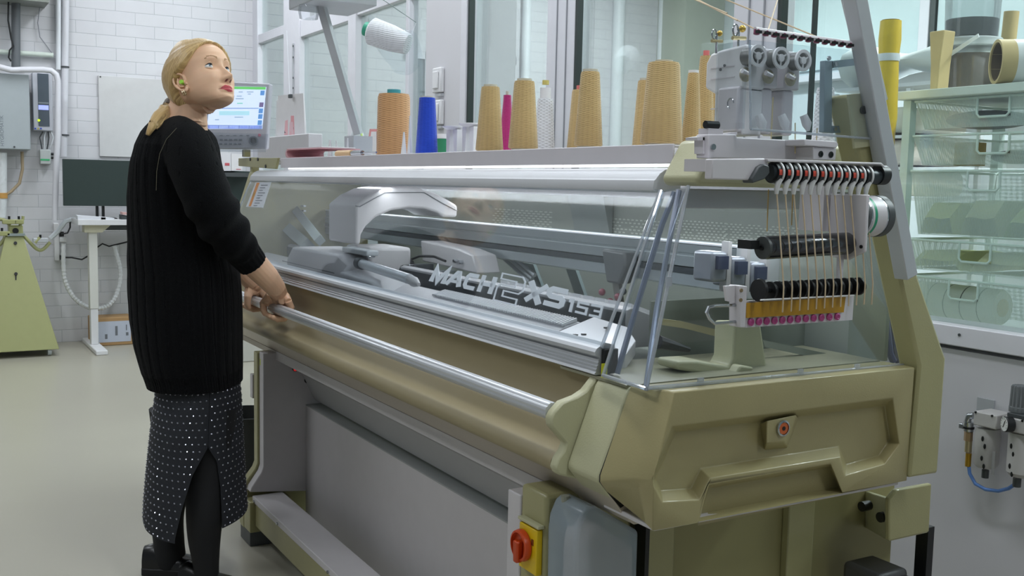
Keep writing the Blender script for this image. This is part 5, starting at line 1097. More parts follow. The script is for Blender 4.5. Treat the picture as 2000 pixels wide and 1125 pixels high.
    if i == 1:
        obj('kraft_cylinder', MB().lathe((PY((1895, 290), YD + .2)[0], YD + .2, zb + .003), (0, 0, 1), [(.05, 0), (.05, (zr - zb) * .8)], n=24), mat('mustard_cyl', (170, 140, 60), .7), label='mustard cylinder standing in the second drawer', cat='cylinder')
        obj('dark_cloth', MB().ball((PY((1985, 305), YD + .2)[0], YD + .2, zb + .03), .05, 16, 10, (1.6, 1.5, .45)), DGREY, label='dark cloth bundle in the second drawer', cat='cloth')
    if i == 0:
        obj('grey_bundle', MB().ball((PY((1930, 240), YD + .2)[0], YD + .2, zb + .036), .07, 16, 10, (2.0, 1.8, .45)), mat('grey_bundle', (124, 134, 150), .7), label='grey blue cloth bundle in the top drawer', cat='cloth')
# on top of the tower
ZD = ztop + .0005
KR = mat('kraft_paper', (190, 168, 118), .7, noise=.15, nscale=14)
a = PY((1958, 128), YD + .02); 
t = thing('paper_tube', (a[0], YD + .1, ZD), 'white cardboard tube with open kraft end lying on the drawer tower', 'tube')
r = .068; c0_ = Vector((PY((1944, 128), YD - .03)[0], YD - .03, ZD + r)); dr = Vector((.62, .80, 0)).normalized()
obj('tube_end', MB().lathe(c0_, dr, [(r * .87, 0), (r, 0), (r, .045), (r * .87, .045), (r * .87, 0)], n=40, cap=False), KR, t)
obj('tube_body', MB().lathe(c0_ + dr * .0451, dr, [(r * .87, .3), (r * .87, 0), (r, 0), (r, .55), (r * .87, .55)], n=40, cap=False), mat('tube_white', (206, 208, 208), .5), t)
obj('tube_lining', MB().lathe(c0_ + dr * .005, dr, [(r * .868, 0), (r * .868, .5), (.001, .5)], n=32, cap=False), mat('lining_brown', (96, 78, 58), .8), t)
b0, b1 = PY((1856, 160), YD + .33), PY((1952, 160), YD + .33); cx = (b0[0] + b1[0]) / 2; rb_ = (b1[0] - b0[0]) / 2 * .98; yb2 = YD + .20 + rb_
zr1 = PY((1900, 66), YD + .20)[2]
t = thing('clear_bucket', (cx, yb2, ZD), 'clear plastic bucket of brown stuff with white handle, on the tower', 'bucket')
BKT = clear('bucket_plastic', (232, 236, 236), .06, .05)
obj('bucket_wall', MB().lathe((cx, yb2, ZD), (0, 0, 1), [(rb_ * .9, 0), (rb_, zr1 - ZD - .03)], n=40), BKT, t)
obj('bucket_rim', MB().lathe((cx, yb2, zr1 - .034), (0, 0, 1), [(rb_ * 1.0, 0), (rb_ * 1.1, .004), (rb_ * 1.1, .026), (rb_ * 1.05, .032)], n=40), mat('rim_milk', (206, 212, 212), .3, alpha=.6), t)
obj('bucket_contents', MB().lathe((cx, yb2, ZD + .003), (0, 0, 1), [(rb_ * .88, 0), (rb_ * .95, zr1 - ZD - .06)], n=32), mat('brown_contents', (126, 108, 92), .8, noise=.35, nscale=22), t)
h0_, h1_ = PY((1850, 112), YD + .18), PY((1912, 70), YD + .18)
obj('bucket_handle', MB().hexa([h0_ + [0, 0, -.004], h0_ + [0, .003, -.004], h1_ + [0, .003, -.004], h1_ + [0, 0, -.004], h0_ + [-.01, 0, .008], h0_ + [-.01, .003, .008], h1_ + [-.004, .003, .008], h1_ + [-.004, 0, .008]]), PIPE, t)
t = thing('upper_bucket', (cx, yb2, zr1), 'second clear bucket with dark grey contents, stacked on the first', 'bucket')
obj('bucket_wall', MB().lathe((cx, yb2, zr1 + .001), (0, 0, 1), [(rb_ * .9, 0), (rb_ * .98, .22)], n=40), BKT, t)
obj('bucket_contents', MB().lathe((cx, yb2, zr1 + .004), (0, 0, 1), [(rb_ * .87, 0), (rb_ * .9, .06)], n=32), mat('grey_contents', (92, 96, 100), .8, noise=.2, nscale=30), t)
a = PY((1733, 160), 2.80)
t = thing('wrapped_roll', (a[0], 2.80, 0), 'upright roll wrapped in yellow film, tied with white tape, behind the post', 'roll')
zt_ = PY((1733, 42), 2.80)[2]; rg = []
for j in range(30):
    z = .02 + (zt_ - .02) * j / 29; rr = .034 * (1 + .07 * math.sin(j * 1.9) + (.05 if j > 23 else 0)) * (.86 if abs(z - PY((1735, 113), 2.8)[2]) < .03 else 1)
    rg.append([(a[0] + rr * math.cos(k * .3927 + .1 * j) * (1 + .05 * math.sin(k * 3 + j)), 2.80 + rr * math.sin(k * .3927 + .1 * j), z) for k in range(16)])
obj('yellow_film', MB().loft(rg), mat('yellow_film', (224, 190, 60), .35, noise=.15, nscale=30), t, smooth=60)
zz = PY((1735, 113), 2.8)[2]; obj('white_tape', MB().lathe((a[0], 2.80, zz - .012), (0, 0, 1), [(.035, 0), (.036, .012), (.035, .024)], n=24), PIPE, t)
obj('roll_top', MB().lathe((a[0], 2.80, zt_ + .0003), (0, 0, 1), [(.028, 0), (.028, .003)], n=20), mat('core_brown', (140, 120, 80), .7), t)
a = PY((1838, 110), YD + .12)
obj('kraft_bag', MB().loft([[(a[0] + sx_ * w_, YD + .12 + sy * .03, z) for sx_, sy in ((-1, -1), (1, -1), (1, 1), (-1, 1))] for z, w_ in ((ZD, .014), (ZD + .10, .018), (PY((1838, 62), YD + .12)[2], .03))]), KR, label='crumpled kraft paper bag left of the clear buckets', cat='bag', bevel=.004)
a = PY((1966, 60), YD + .5); obj('kraft_tube', MB().cyl((a[0], YD + .5, ZD), (a[0] + .015, YD + .5, PY((1966, 24), YD + .5)[2]), .026, n=18), KR, label='thin upright kraft tube right of the clear buckets', cat='tube')
a = PY((1985, 85), YD + .3); obj('dark_green_bundle', MB().ball((a[0] + .05, YD + .36, ZD + .085), .085, 20, 12, (1.25, .9, 1)), mat('bottle_green_cloth', (50, 66, 62), .7), label='dark green bundle behind the white tube', cat='bundle')
# white packages left of the tower
for i, (x0p, x1p, y0p, y1p, lb, cc) in enumerate(((1640, 1760, 330, 380, 'lowest pale package of the stack left of the drawer tower', (206, 204, 186)), (1640, 1765, 270, 322, 'middle pale package of the stack left of the drawer tower', (214, 206, 196)), (1642, 1768, 205, 262, 'top pale package of the stack left of the drawer tower', (210, 210, 196)))):
    p0_, p1_ = PY((x0p, y1p), 3.35), PY((x1p, y0p), 3.35)
    obj('wrapped_package', MB().box(p0_[0], p1_[0], 3.35, 3.75, p0_[2], p1_[2] - .004), mat('package_%d' % i, cc, .6, noise=.1, nscale=6), bevel=.03, seg=4, label=lb, cat='package', group='pale packages behind the glass')
p0_, p1_ = PY((1640, 386), 3.35), PY((1770, 200), 3.35)
rkx = thing('storage_rack', ((p0_[0] + p1_[0]) / 2, 3.55, 0), 'white wire rack holding pale packages in the back room', 'rack')
for zz in (PY((1700, 384), 3.35)[2], PY((1700, 326), 3.35)[2], PY((1700, 266), 3.35)[2]):
    obj('shelf', MB().box(p0_[0] - .03, p1_[0] + .03, 3.33, 3.77, zz - .012, zz - .001), PIPE, rkx)
for x in (p0_[0] - .03, p1_[0] + .03):
    for y in (3.33, 3.77): obj('upright', MB().box(x - .01, x + .01, y - .01, y + .01, 0, PY((1700, 180), 3.35)[2]), PIPE, rkx)
zz = PY((1700, 176), 3.35)[2]; obj('shelf', MB().box(p0_[0] - .03, p1_[0] + .15, 3.33, 3.77, zz, zz + .014), PIPE, rkx)
a = PY((1800, 150), 3.45); lump = MB(); rg = []
for j in range(7): rg.append([(a[0] - .32 + j * .1, 3.45 + .12 * math.cos(k * .6283), zz + .105 + (.06 + .03 * math.sin(j * 1.3 + 1)) * math.sin(k * .6283)) for k in range(10)])
obj('film_bundle', MB().loft(rg), mat('film_white', (214, 220, 218), .4), label='crumpled white film bundle lying left of the clear buckets', cat='film', smooth=60)
# ================================================================ far left: brick wall fittings, desk, winder
xw = XW + .001
def wx(px, d=0.): return PX(px, XW + d)
def wbox(name, pa, pb, d0, d1, m, par=None, **kw):
    a = wx(pa, d1); b = wx(pb, d1)
    return obj(name, MB().box(XW + d0, XW + d1, a[1], b[1], b[2], a[2]), m, par, **kw)
t = thing('control_cabinet', (XW + .1, wx((10, 280), .2)[1], wx((10, 293), .2)[2]), 'large plain grey steel cabinet on the brick wall, cut by the left edge', 'cabinet')
CAB = mat('cabinet_grey', (166, 174, 178), .4)
a = wx((-60, 138), .22); b = wx((61, 293), .22)
obj('body', MB().box(xw, XW + .20, a[1], b[1], b[2], a[2]), CAB, t, bevel=.004)
obj('door', MB().box(XW + .201, XW + .22, a[1], b[1] - .005, b[2] + .003, a[2] - .003), CAB, t, bevel=.003)
q = wx((28, 287), .2205); obj('door_screw', MB().cyl((XW + .22, q[1], q[2]), (XW + .224, q[1], q[2]), .007, n=10), DGREY, t)
def text_mesh(s, name, m, par, o, ux, uy, size, th=.001):
    cu = bpy.data.curves.new(name, 'FONT'); cu.body = s; cu.size = size
    ob = bpy.data.objects.new(name, cu); COL.objects.link(ob); bpy.context.view_layer.update()
    me = bpy.data.meshes.new_from_object(ob.evaluated_get(bpy.context.evaluated_depsgraph_get()))
    bpy.data.objects.remove(ob); bpy.data.curves.remove(cu)
    ux, uy, o = Vector(ux), Vector(uy), Vector(o); n = ux.cross(uy)
    vs = [o + ux * v.co.x + uy * v.co.y for v in me.vertices]; fs = [tuple(p.vertices) for p in me.polygons]; k = len(vs)
    mb = MB().add([tuple(v) for v in vs], fs); bpy.data.meshes.remove(me)
    return obj(name, mb, m, par, smooth=0)
q = wx((8, 286), .2208)
text_mesh('HYGROMATIK', 'maker_lettering', mat('lettering_grey', (112, 120, 126), .5), t, (XW + .2208, q[1], q[2]), (0, 0, 1), (0, -1, 0), .034)
t = thing('display_unit', (XW + .06, wx((84, 250), .1)[1], wx((84, 256), .1)[2]), 'narrow grey display unit with blue lit screen, right of the large cabinet', 'display unit')
wbox('casing', (63, 141), (104, 256), .001, .10, mat('unit_grey', (186, 188, 196), .4), t, bevel=.005)
wbox('front_panel', (73, 143), (97, 247), .1005, .104, mat('panel_slate', (78, 88, 98), .4), t)
wbox('lcd', (75, 205), (95, 215), .1045, .106, mat('lcd_blue', (150, 160, 240), .3, emit=.9), t)
wbox('caption_strip', (75, 199), (95, 203), .1045, .1055, mat('caption_grey', (128, 136, 142), .5), t)
for px, cc, e in (((76, 235), (190, 226, 40), .9), ((69, 251), (60, 90, 200), 0), ((75, 251), (200, 190, 90), 0), ((80, 251), (60, 90, 200), 0)):
    q = wx(px, .107); obj('pilot_dot', MB().cyl((XW + .1005, q[1], q[2]), (XW + .108, q[1], q[2]), .009 if e else .006, n=14), mat('dot_%d' % px[0], cc, .4, emit=e), t)
for k in range(4):
    p0 = wx((84 + k * 5, 257), .05); p1 = wx((80 + k * 7, 280), .06); p2 = wx((82 + k * 5, 291), .04)
    obj('thin_cable', MB().tube([p0, (p0 + p1) / 2 + [0, .01 * (k - 1.5), 0], p1, p2], .005, 6), PIPE if k % 2 else DGREY, t)
t = thing('junction_box', (XW + .04, wx((89, 300), .05)[1], wx((89, 322), .05)[2]), 'small grey junction box with green stripe under the display unit', 'junction box')
wbox('box', (78, 292), (100, 321), .001, .07, mat('jbox', (186, 192, 190), .45), t, bevel=.005)
wbox('green_stripe', (79, 310), (97, 314), .0705, .072, mat('stripe_green', (70, 180, 120), .5), t)
for y in (301, 308): q = wx((102, y), .035); obj('gland', MB().cyl((XW + .035, q[1] - .012, q[2]), (XW + .035, q[1] + .012, q[2]), .01, n=12), BLACK, t)
# pipes and hoses on the wall
def wtube(name, pts, r, m, lb, cat='pipe', grp=None, d=.06):
    obj(name, MB().tube([wx(p, d) for p in pts], r, 12), m, label=lb, cat=cat, group=grp)
CORR = mat('corrugated_white', (214, 214, 220), .45)
wtube('white_hose', [(-30, 126), (0, 131), (22, 137), (45, 136), (85, 136), (100, 138), (110, 146), (113, 158), (113, 260), (110, 320), (107, 430)], .021, CORR, 'thick white hose bending over the cabinet and down the wall', 'hose', d=.26)
wtube('wall_pipe', [(114, -40), (114, 136)], .018, PIPE, 'thin grey-white pipe beside the corrugated pipe, running to the ceiling', d=.05)
wtube('corrugated_pipe', [(129, -40), (127, 131), (124, 306)], .024, CORR, 'corrugated white pipe ending above the dark monitor', d=.05)
for y in (131, 264): q = wx((127, y), .05); obj('pipe_clip', MB().cyl(q - [0, 0, .006], q + [0, 0, .006], .030, n=16), DGREY, label='%s dark clip on the corrugated white pipe' % ('upper' if y < 200 else 'lower'), cat='clip')
wtube('wall_duct', [(31, -40), (31, 131)], .03, mat('dark_grey_duct', (96, 100, 104), .5), 'dark grey upright duct at the top left', 'duct', d=.10)
wtube('horizontal_conduit', [(-30, 99), (104, 108)], .018, mat('conduit_pale', (206, 216, 206), .4), 'pale horizontal conduit crossing behind the dark duct', d=.04)
wtube('dark_cable', [(17, -20), (16, 40), (22, 75), (26, 90), (19, 98), (17, 112), (22, 120)], .006, BLACK, 'dark cable hanging beside the grey duct', 'cable', d=.14)
wtube('grey_cable', [(78, 12), (74, 45), (78, 72), (102, 104)], .004, mat('thin_grey_cable', (150, 152, 158), .5), 'thin grey cable curving across the brick near the top left', 'cable', d=.03)
q0, q1 = wx((-30, -30), .3), wx((96, 5), .3); obj('duct_box', MB().box(xw, XW + .3, q0[1], q1[1], q1[2], 3.4), mat('duct_box_grey', (128, 132, 126), .5), label='grey box hanging at the very top left corner', cat='duct box')
wtube('brown_pipe', [(43, 296), (44, 330), (38, 358), (22, 374), (12, 380)], .011, mat('tan_pipe', (168, 150, 122), .5), 'tan pipe curving down from the grey cabinet', d=.10)
wtube('foil_hose', [(3, 298), (3, 380), (2, 425)], .036, mat('foil_white', (216, 220, 222), .4, bump=.6, bscale=40), 'pale wide hose under the left of the grey cabinet', 'hose', d=.12)
q = wx((3, 382), .12); obj('hose_clamp', MB().cyl(q - [0, 0, .02], q + [0, 0, .02], .04, n=18), mat('clamp_orange', (198, 150, 80), .5), label='orange-tan clamp on the pale wide hose', cat='clamp')
# whiteboard
wb = thing('whiteboard', (XW + .02, wx((300, 305), .02)[1], wx((300, 312), .02)[2]), 'plain white board fixed to the brick wall behind the woman', 'whiteboard')
a = wx((192, 147), .02); b = wx((420, 312), .02)
obj('board', MB().box(xw, XW + .02, a[1], b[1], b[2], a[2]), mat('board_white', (206, 206, 206), .35), wb, bevel=.002)
q = wx((196, 150), .0205); obj('corner_screw', MB().cyl((XW + .02, q[1], q[2]), (XW + .024, q[1], q[2]), .006, n=10), DGREY, wb)
# desk with monitors
dx_ = -7.95
dk = thing('standing_desk', (-8.1, 1.5, 0), 'white height-adjustable desk against the brick wall, left of the woman', 'desk')
ztd = PX((200, 429), dx_)[2]; ztb_ = PX((200, 440), dx_)[2]; yd0 = PX((152, 430), dx_)[1]
obj('desk_top', MB().box(-8.40, dx_, yd0, yd0 + 1.5, ztb_, ztd), WHITE, dk, bevel=.003)
ya, yb3 = PX((174, 500), -8.02)[1], PX((191, 500), -8.02)[1]
for off in (0, 1.15):
    obj('leg', MB().box(-8.10, -8.02, ya + off, yb3 + off, .30, ztb_ - .05), mat('leg_white_%d' % off, (212, 212, 206), .45), dk, bevel=.003)
    obj('leg_lower', MB().box(-8.095, -8.025, ya + off + .004, yb3 + off - .004, .035, .2999), WHITE, dk, bevel=.003)
    obj('foot', MB().box(-8.40, -7.72, ya + off - .008, yb3 + off + .012, .0, .034), WHITE, dk, bevel=.006)
    obj('bracket', MB().prism([(ya + off - .03, ztb_ - .001), (ya + off - .03, ztb_ - .055), (yb3 + off + .03, ztb_ - .055), (yb3 + off + .09, ztb_ - .001)], -8.12, -8.0), mat('bracket_cream_%d' % off, (200, 196, 172), .5), dk)
obj('cross_beam', MB().box(-8.10, -8.06, yb3, ya + 1.15, ztb_ - .04, ztb_ - .001), DGREY, dk)
def monitor(pa, pb, x, lb):
    a = PX(pa, x); b = PX(pb, x); t = thing('computer_monitor', (x, (a[1] + b[1]) / 2, ztd), lb, 'monitor', 'dark monitors on the desk')
    obj('screen_panel', MB().box(x - .03, x, a[1], b[1], b[2], a[2]), mat('screen_off_' + str(pa[0]), (52, 64, 62), .3), t, bevel=.004)
    m = (a[1] + b[1]) / 2
    for s_ in (-.03, .012): obj('stand_post', MB().box(x - .06, x - .031, m + s_, m + s_ + .018, ztd + .008, b[2] + .1), BLACK, t)
    obj('stand_foot', MB().box(x - .14, x + .02, m - .11, m + .11, ztd + .0005, ztd + .008), BLACK, t, bevel=.003)
monitor((122, 310), (268, 403), -8.1, 'dark switched-off monitor on the white desk, left of the woman')
monitor((385, 332), (496, 420), -8.1, 'second dark monitor, mostly hidden behind the woman and machine')
for i, (p, q, h, lb, cc) in enumerate((((141, 427), (205, 427), .03, 'loose white papers on the left end of the desk', (220, 222, 228)), ((196, 426), (222, 426), .02, 'small white pad under the left monitor', (224, 226, 232)), ((236, 428), (262, 428), .035, 'dark keyboard edge at the right of the desk', (60, 66, 68)), ((238, 421), (260, 421), .02, 'red and white printed sheet on the dark keyboard', (210, 170, 166)))):
    a = PX(p, -8.0); b = PX(q, -8.0); z0 = ztd + .0005 if i < 3 else ztd + .036
    yy0 = max(a[1], yd0 + .005) if i else yd0 + .002
    obj('desk_paper', MB().hexa([(-8.07, yy0, z0), (-7.97, yy0, z0), (-7.97, b[1], z0), (-8.07, b[1], z0), (-8.07, yy0, z0 + h), (-7.97, yy0, z0 + h * .8), (-7.97, b[1], z0 + h * .5), (-8.07, b[1], z0 + h * .5)]), mat('desk_item_%d' % i, cc, .6), label=lb, cat='paper' if i != 2 else 'keyboard')
# white boxes behind the terminal
for i, (pa, pb, lb, cc) in enumerate((((380, 296), (452, 334), 'white carton with red marks behind the control terminal', (216, 214, 218)), ((452, 300), (474, 334), 'white carton end with a red line left of the olive bracket', (222, 220, 222)))):
    a = PX(pa, -7.9); b = PX(pb, -7.9); t = thing('carton', (-8.05, (a[1] + b[1]) / 2, b[2]), lb, 'carton')
    obj('box', MB().box(-8.2, -7.9, a[1], b[1] - .002, b[2] - .0, a[2]), mat('carton_white_%d' % i, cc, .6), t)
    obj('red_mark', MB().box(-7.8995, -7.898, b[1] - .05, b[1] - .015, b[2] + .04 - .03 * i, b[2] + .06 - .045 * i), mat('red_mark_%d' % i, (196, 90, 100), .6), t)
a = PX((380, 335), -7.9); b = PX((474, 335), -7.9)
sh = thing('wall_shelf', (-8.1, (a[1] + b[1]) / 2, a[2] - .03), 'thin grey wall shelf carrying the white cartons', 'shelf')
obj('board', MB().box(xw, -7.88, a[1] - .1, b[1] + .1, a[2] - .032, a[2] - .001), DGREY, sh)
# power strip, spiral cable duct, cables
t = thing('power_strip', (-8.42, PX((111, 470), -8.40)[1], PX((111, 510), -8.4)[2]), 'white upright power strip on the brick left of the desk', 'power strip')
a = PX((105, 436), -8.40); b = PX((117, 509), -8.40)
obj('body', MB().box(xw, -8.40, a[1], b[1], b[2], a[2]), WHITE, t, bevel=.005)
for y, m in ((457, BLACK), (468, WHITE), (503, BLACK)): q = PX((121, y), -8.41); obj('plug', MB().box(-8.43, -8.39, b[1] + .0005, q[1] + (.03 if m is WHITE else .012), q[2] - .018, q[2] + .018), m, t, bevel=.003)
obj('black_cable', MB().tube([PX(p, -8.3) for p in [(120, 503), (140, 503), (160, 507), (172, 500)]], .006, 8), BLACK, label='black cable from the lower plug of the power strip', cat='cable')
obj('black_cable', MB().tube([PX(p, -8.3) for p in [(120, 457), (132, 455), (137, 444), (137, 432)]], .006, 8), BLACK, label='short black cable rising from the upper plug to the desk', cat='cable')
obj('black_cable', MB().tube([PX(p, -8.3) for p in [(190, 483), (200, 476), (213, 481), (230, 477), (262, 469)]], .006, 8), BLACK, label='black cable waving under the desk to the right', cat='cable')
sp = [(124, 476), (124, 520), (128, 550), (140, 575), (157, 592), (180, 602), (205, 600), (222, 585), (232, 560), (235, 530), (230, 505), (223, 480)]
spp = smooth_pts(sp, 12); 
obj('cable_duct', MB().tube([PX(p, -8.22) for p in spp], [.015 if i % 3 else .0185 for i in range(len(spp))], 8), mat('spiral_white', (212, 214, 216), .5), label='white spiral cable duct sagging in a loop under the desk', cat='cable duct')
# cardboard parcel on the floor
a = PZ((193, 672), 0); b = PZ((261, 668), 0); h = PX((230, 622), a[0])[2]
t = thing('parcel', ((a[0] + b[0]) / 2 - .03, (a[1] + b[1]) / 2, 0), 'cardboard parcel with a large white label on the floor by the wall', 'parcel')
X0 = -8.15
ya, yb4 = PX((180, 665), X0)[1], PX((260, 665), X0)[1]; zt_ = PX((240, 619), X0)[2]
obj('carton', MB().box(X0 - .2, X0, ya, yb4, .001, zt_), mat('cardboard', (176, 140, 96), .7), t, bevel=.006)
la = PX((186, 629), X0 + .002); lb2 = PX((256, 666), X0 + .002)
LBp = obj('label_sheet', MB().box(X0 + .0005, X0 + .002, la[1], lb2[1], lb2[2], la[2]), mat('parcel_label', (190, 196, 210), .5), t)
for p, q in (((205, 653), (210, 662)), ((225, 637), (230, 655)), ((246, 649), (251, 655)), ((246, 634), (248, 645))):
    u, v = PX(p, X0 + .003), PX(q, X0 + .003); obj('label_print', MB().box(X0 + .0021, X0 + .003, u[1], v[1], v[2], u[2]), mat('print_%d_%d' % p, (110, 114, 120), .6), LBp)
# yarn winder: olive pyramid on castors
t = thing('yarn_winder', PZ((30, 700), 0), 'olive green tapering winder stand on castors at the left edge', 'yarn winder')
xw0 = PZ((70, 698), 0)[0]
base = [PX(p, xw0) for p in ((-70, 686), (116, 682))]; tip = [PX(p, xw0 - .12) for p in ((12, 462), (47, 462))]
zb_ = base[1][2]; yl = base[1][1] - 2 * (base[1][1] - (tip[0][1] + tip[1][1]) / 2)
zt_ = tip[0][2]
B_ = [(xw0, yl, zb_), (xw0, base[1][1], zb_), (xw0 - .55, base[1][1], zb_), (xw0 - .55, yl, zb_)]
T_ = [(xw0 - .19, tip[0][1], zt_), (xw0 - .19, tip[1][1], zt_), (xw0 - .36, tip[1][1], zt_), (xw0 - .36, tip[0][1], zt_)]
WOL = mat('winder_olive', (160, 162, 112), .45)
obj('pyramid_body', MB().hexa(B_ + T_), WOL, t, bevel=.004)
for y in (yl + .06, base[1][1] - .06):
    for x in (xw0 - .05, xw0 - .48):
        cs = obj('castor', MB().cyl((x, y - .012, .037), (x, y + .012, .037), .036, n=24), mat('castor_grey_%d' % int(1000 * (x + y)), (176, 182, 184), .4), t)
        obj('castor_fork', MB().box(x - .02, x + .02, y - .018, y + .018, .06, zb_ - .001), STEEL, cs)
def slope(p):  # on the sloping front face
    a = np.array(B_[0]); u = np.array(B_[1]) - a; v = np.array(T_[0]) - a; n = np.cross(u, v); r = ray(p); k = float(np.dot(n, a - CAM) / np.dot(n, r)); return CAM + k * r
nf = np.cross(np.array(B_[1]) - np.array(B_[0]), np.array(T_[0]) - np.array(B_[0])); nf = nf / np.linalg.norm(nf); nf = nf if nf[0] > 0 else -nf
for p in ((30, 475), (31, 535)): q = slope(p); obj('body_screw', MB().cyl(q, q + nf * .01, .011, n=14), BLACK, t)
q0, q1 = slope((31, 538)), slope((31, 547)); obj('key_slot', MB().hexa([q0 + [0, -.004, 0], q0 + [0, .004, 0], q1 + [0, .004, 0], q1 + [0, -.004, 0]] + [v + nf * .003 for v in (q0 + [0, -.004, 0], q0 + [0, .004, 0], q1 + [0, .004, 0], q1 + [0, -.004, 0])]), BLACK, t)
xm = xw0 - .25
c = PX((29, 450), xm)
hd_ = obj('winding_head', MB().box(xm - .06, xm + .05, PX((16, 450), xm)[1], PX((44, 450), xm)[1], zt_ + .0005, PX((29, 440), xm)[2]), WOL, t, bevel=.006)
obj('head_disc', MB().cyl((xm + .0505, c[1], c[2]), (xm + .06, c[1], c[2]), .02, n=20), BLACK, hd_)
obj('grey_collar', MB().box(xm - .09, xm + .08, PX((13, 460), xm)[1], PX((47, 460), xm)[1], zt_ - .0, zt_ + .018), mat('collar_grey', (140, 150, 148), .4), t)
for pts, r in (([(44, 458), (60, 475), (73, 487), (84, 487), (98, 473)], .012), ([(10, 465), (0, 477), (-20, 495)], .012), ([(20, 440), (8, 430), (-5, 428)], .012), ([(38, 442), (44, 430), (45, 422)], .010)):
    obj('winder_arm', MB().tube([PX(p, xm + .04) for p in smooth_pts(pts, 5)], r, 8), WOL, t)
for px, w in (((79, 468), .05), ((18, 432), .045), ((37, 432), .03), ((4, 455), .05)):
    q = PX(px, xm + .06); pl_ = obj('arm_bracket', MB().box(q[0] - .02, q[0] + .02, q[1] - w, q[1] + w, q[2] - .02, q[2] + .012), ALUD if px[0] == 79 else WOL, t, bevel=.005)
    obj('arm_knob', MB().cyl((q[0] + .0, q[1], q[2] + .013), (q[0], q[1], q[2] + .035), .008, n=10), BLACK, pl_)
obj('arm_link', MB().tube([PX(p, xm + .07) for p in [(68, 474), (78, 464)]], .013, 8), WOL, t)
obj('wall_bracket_bar', MB().tube([PX(p, -8.3) for p in [(98, 466), (113, 452), (128, 432), (145, 428)]], .018, 6), mat('pale_bar', (208, 214, 218), .4), label='pale bar rising from the winder towards the desk edge', cat='bar')
# waste bin behind the machine leg
c = PZ((480, 935), 0)
cx_, cy_ = c[0] - .06, c[1] + .02
t = thing('waste_bin', (cx_, cy_, 0), 'round black waste bin behind the left leg of the machine', 'bin')
zt_ = PX((480, 818), cx_ + .12)[2]
obj('shell', MB().lathe((cx_, cy_, 0.001), (0, 0, 1), [(.10, 0), (.135, zt_), (.14, zt_), (.14, zt_ - .008), (.136, zt_ - .008)], n=36, cap=False).lathe((cx_, cy_, 0.001), (0, 0, 1), [(.13, zt_ - .002), (.097, .004), (.001, .004)], n=36, cap=False), mat('bin_black', (34, 36, 36), .5), t)
# carton things glimpsed between woman and machine
for i, (p, w, h, lb, cc) in enumerate((((476, 700), .16, .22, 'pale box on the floor far behind the machine leg', (206, 204, 198)), ((494, 698), .1, .30, 'white container glimpsed right beside the machine leg', (214, 220, 226)))):
    c = PZ(p, 0); obj('floor_box', MB().box(c[0] - .15, c[0] + .15, c[1] - w, c[1] + w, .001, h), mat('floor_box_%d' % i, cc, .6), label=lb, cat='box', bevel=.005)
# clear bin hanging on the right column
xa_ = -1.44
t = thing('scrap_container', (-1.5, 1.12, .2), 'clear plastic container with scraps hanging beside the main switch', 'container')
prof = yzs([(1135, 1125), (1124, 1060), (1128, 1030), (1140, 1000), (1150, 992), (1166, 990), (1249, 1038), (1250, 1125)], -1.46)
pr = [(y, z) for y, z in prof]; y0_ = min(p[0] for p in pr); 
pr[0] = (pr[1][0] + .005, .22); pr[-1] = (pr[-2][0], .22)
obj('shell', MB().prism(pr, -1.555, -1.46), mat('container_clear', (176, 190, 200), .25, alpha=.5), t, bevel=.008, seg=3)
inn = [(y * .8 + 1.13 * .2, z * .9 + .03) for y, z in pr]
obj('scraps', MB().prism(inn, -1.545, -1.47), mat('scraps_beige', (190, 180, 176), .8, noise=.2, nscale=25), t, bevel=.01)
# ================================================================ the woman
FZ = np.array([0., 0., 1.])
WM = thing('woman', (PD((370, 1125), 3.13)[0], PD((370, 1125), 3.13)[1], 0.), 'blonde woman in long black knit and studded skirt, hands on the machine rail, looking up', 'person')
def remesh(name, mb, vox, smooth_it=4, fac=.5):
    me = bpy.data.meshes.new(name); me.from_pydata(mb.v, [], mb.f)
    bm = bmesh.new(); bm.from_mesh(me); bmesh.ops.recalc_face_normals(bm, faces=bm.faces); bm.to_mesh(me); bm.free()
    o = bpy.data.objects.new(name, me); COL.objects.link(o)
    r = o.modifiers.new('r', 'REMESH'); r.mode = 'VOXEL'; r.voxel_size = vox
    s = o.modifiers.new('s', 'SMOOTH'); s.iterations = smooth_it; s.factor = fac
    bpy.context.view_layer.update()
    out = bpy.data.meshes.new_from_object(o.evaluated_get(bpy.context.evaluated_depsgraph_get()))
    bpy.data.objects.remove(o); bpy.data.meshes.remove(me)
    return out
def me_to_mb(me, mb=None, mi=None):
    mb = mb or MB(); b = len(mb.v); mb.v += [tuple(v.co) for v in me.vertices]
    mb.f += [tuple(b + i for i in p.vertices) for p in me.polygons]; mb.mi += (mi if mi is not None else [0] * len(me.polygons)); return mb
# ---- head frame
HC = PD((397.8, 158.9), 3.118); ps, th, ro, HS = math.radians(31.5), math.radians(27.8), math.radians(-5.1), 1.015
hf = math.cos(th) * (math.cos(ps) * AX_R - math.sin(ps) * AX_F) + FZ * math.sin(th)
hl = math.sin(ps) * AX_R + math.cos(ps) * AX_F; hu = np.cross(hf, hl)
hl, hu = hl * math.cos(ro) + hu * math.sin(ro), None
hu = np.cross(hf, hl)
def H(p): return HC + HS * (hf * p[0] + hl * p[1] + hu * p[2])
def interp(t, tab):
    return float(np.interp(t, [a for a, b in tab], [b for a, b in tab]))
XFT = [(-.120, .0), (-.113, .012), (-.108, .038), (-.103, .064), (-.097, .077), (-.090, .082), (-.084, .082), (-.07, .083), (-.055, .084), (-.04, .087), (-.02, .088), (0, .085), (.012, .087), (.025, .091), (.045, .091), (.065, .086), (.085, .073), (.10, .055), (.112, .032), (.119, .0)]
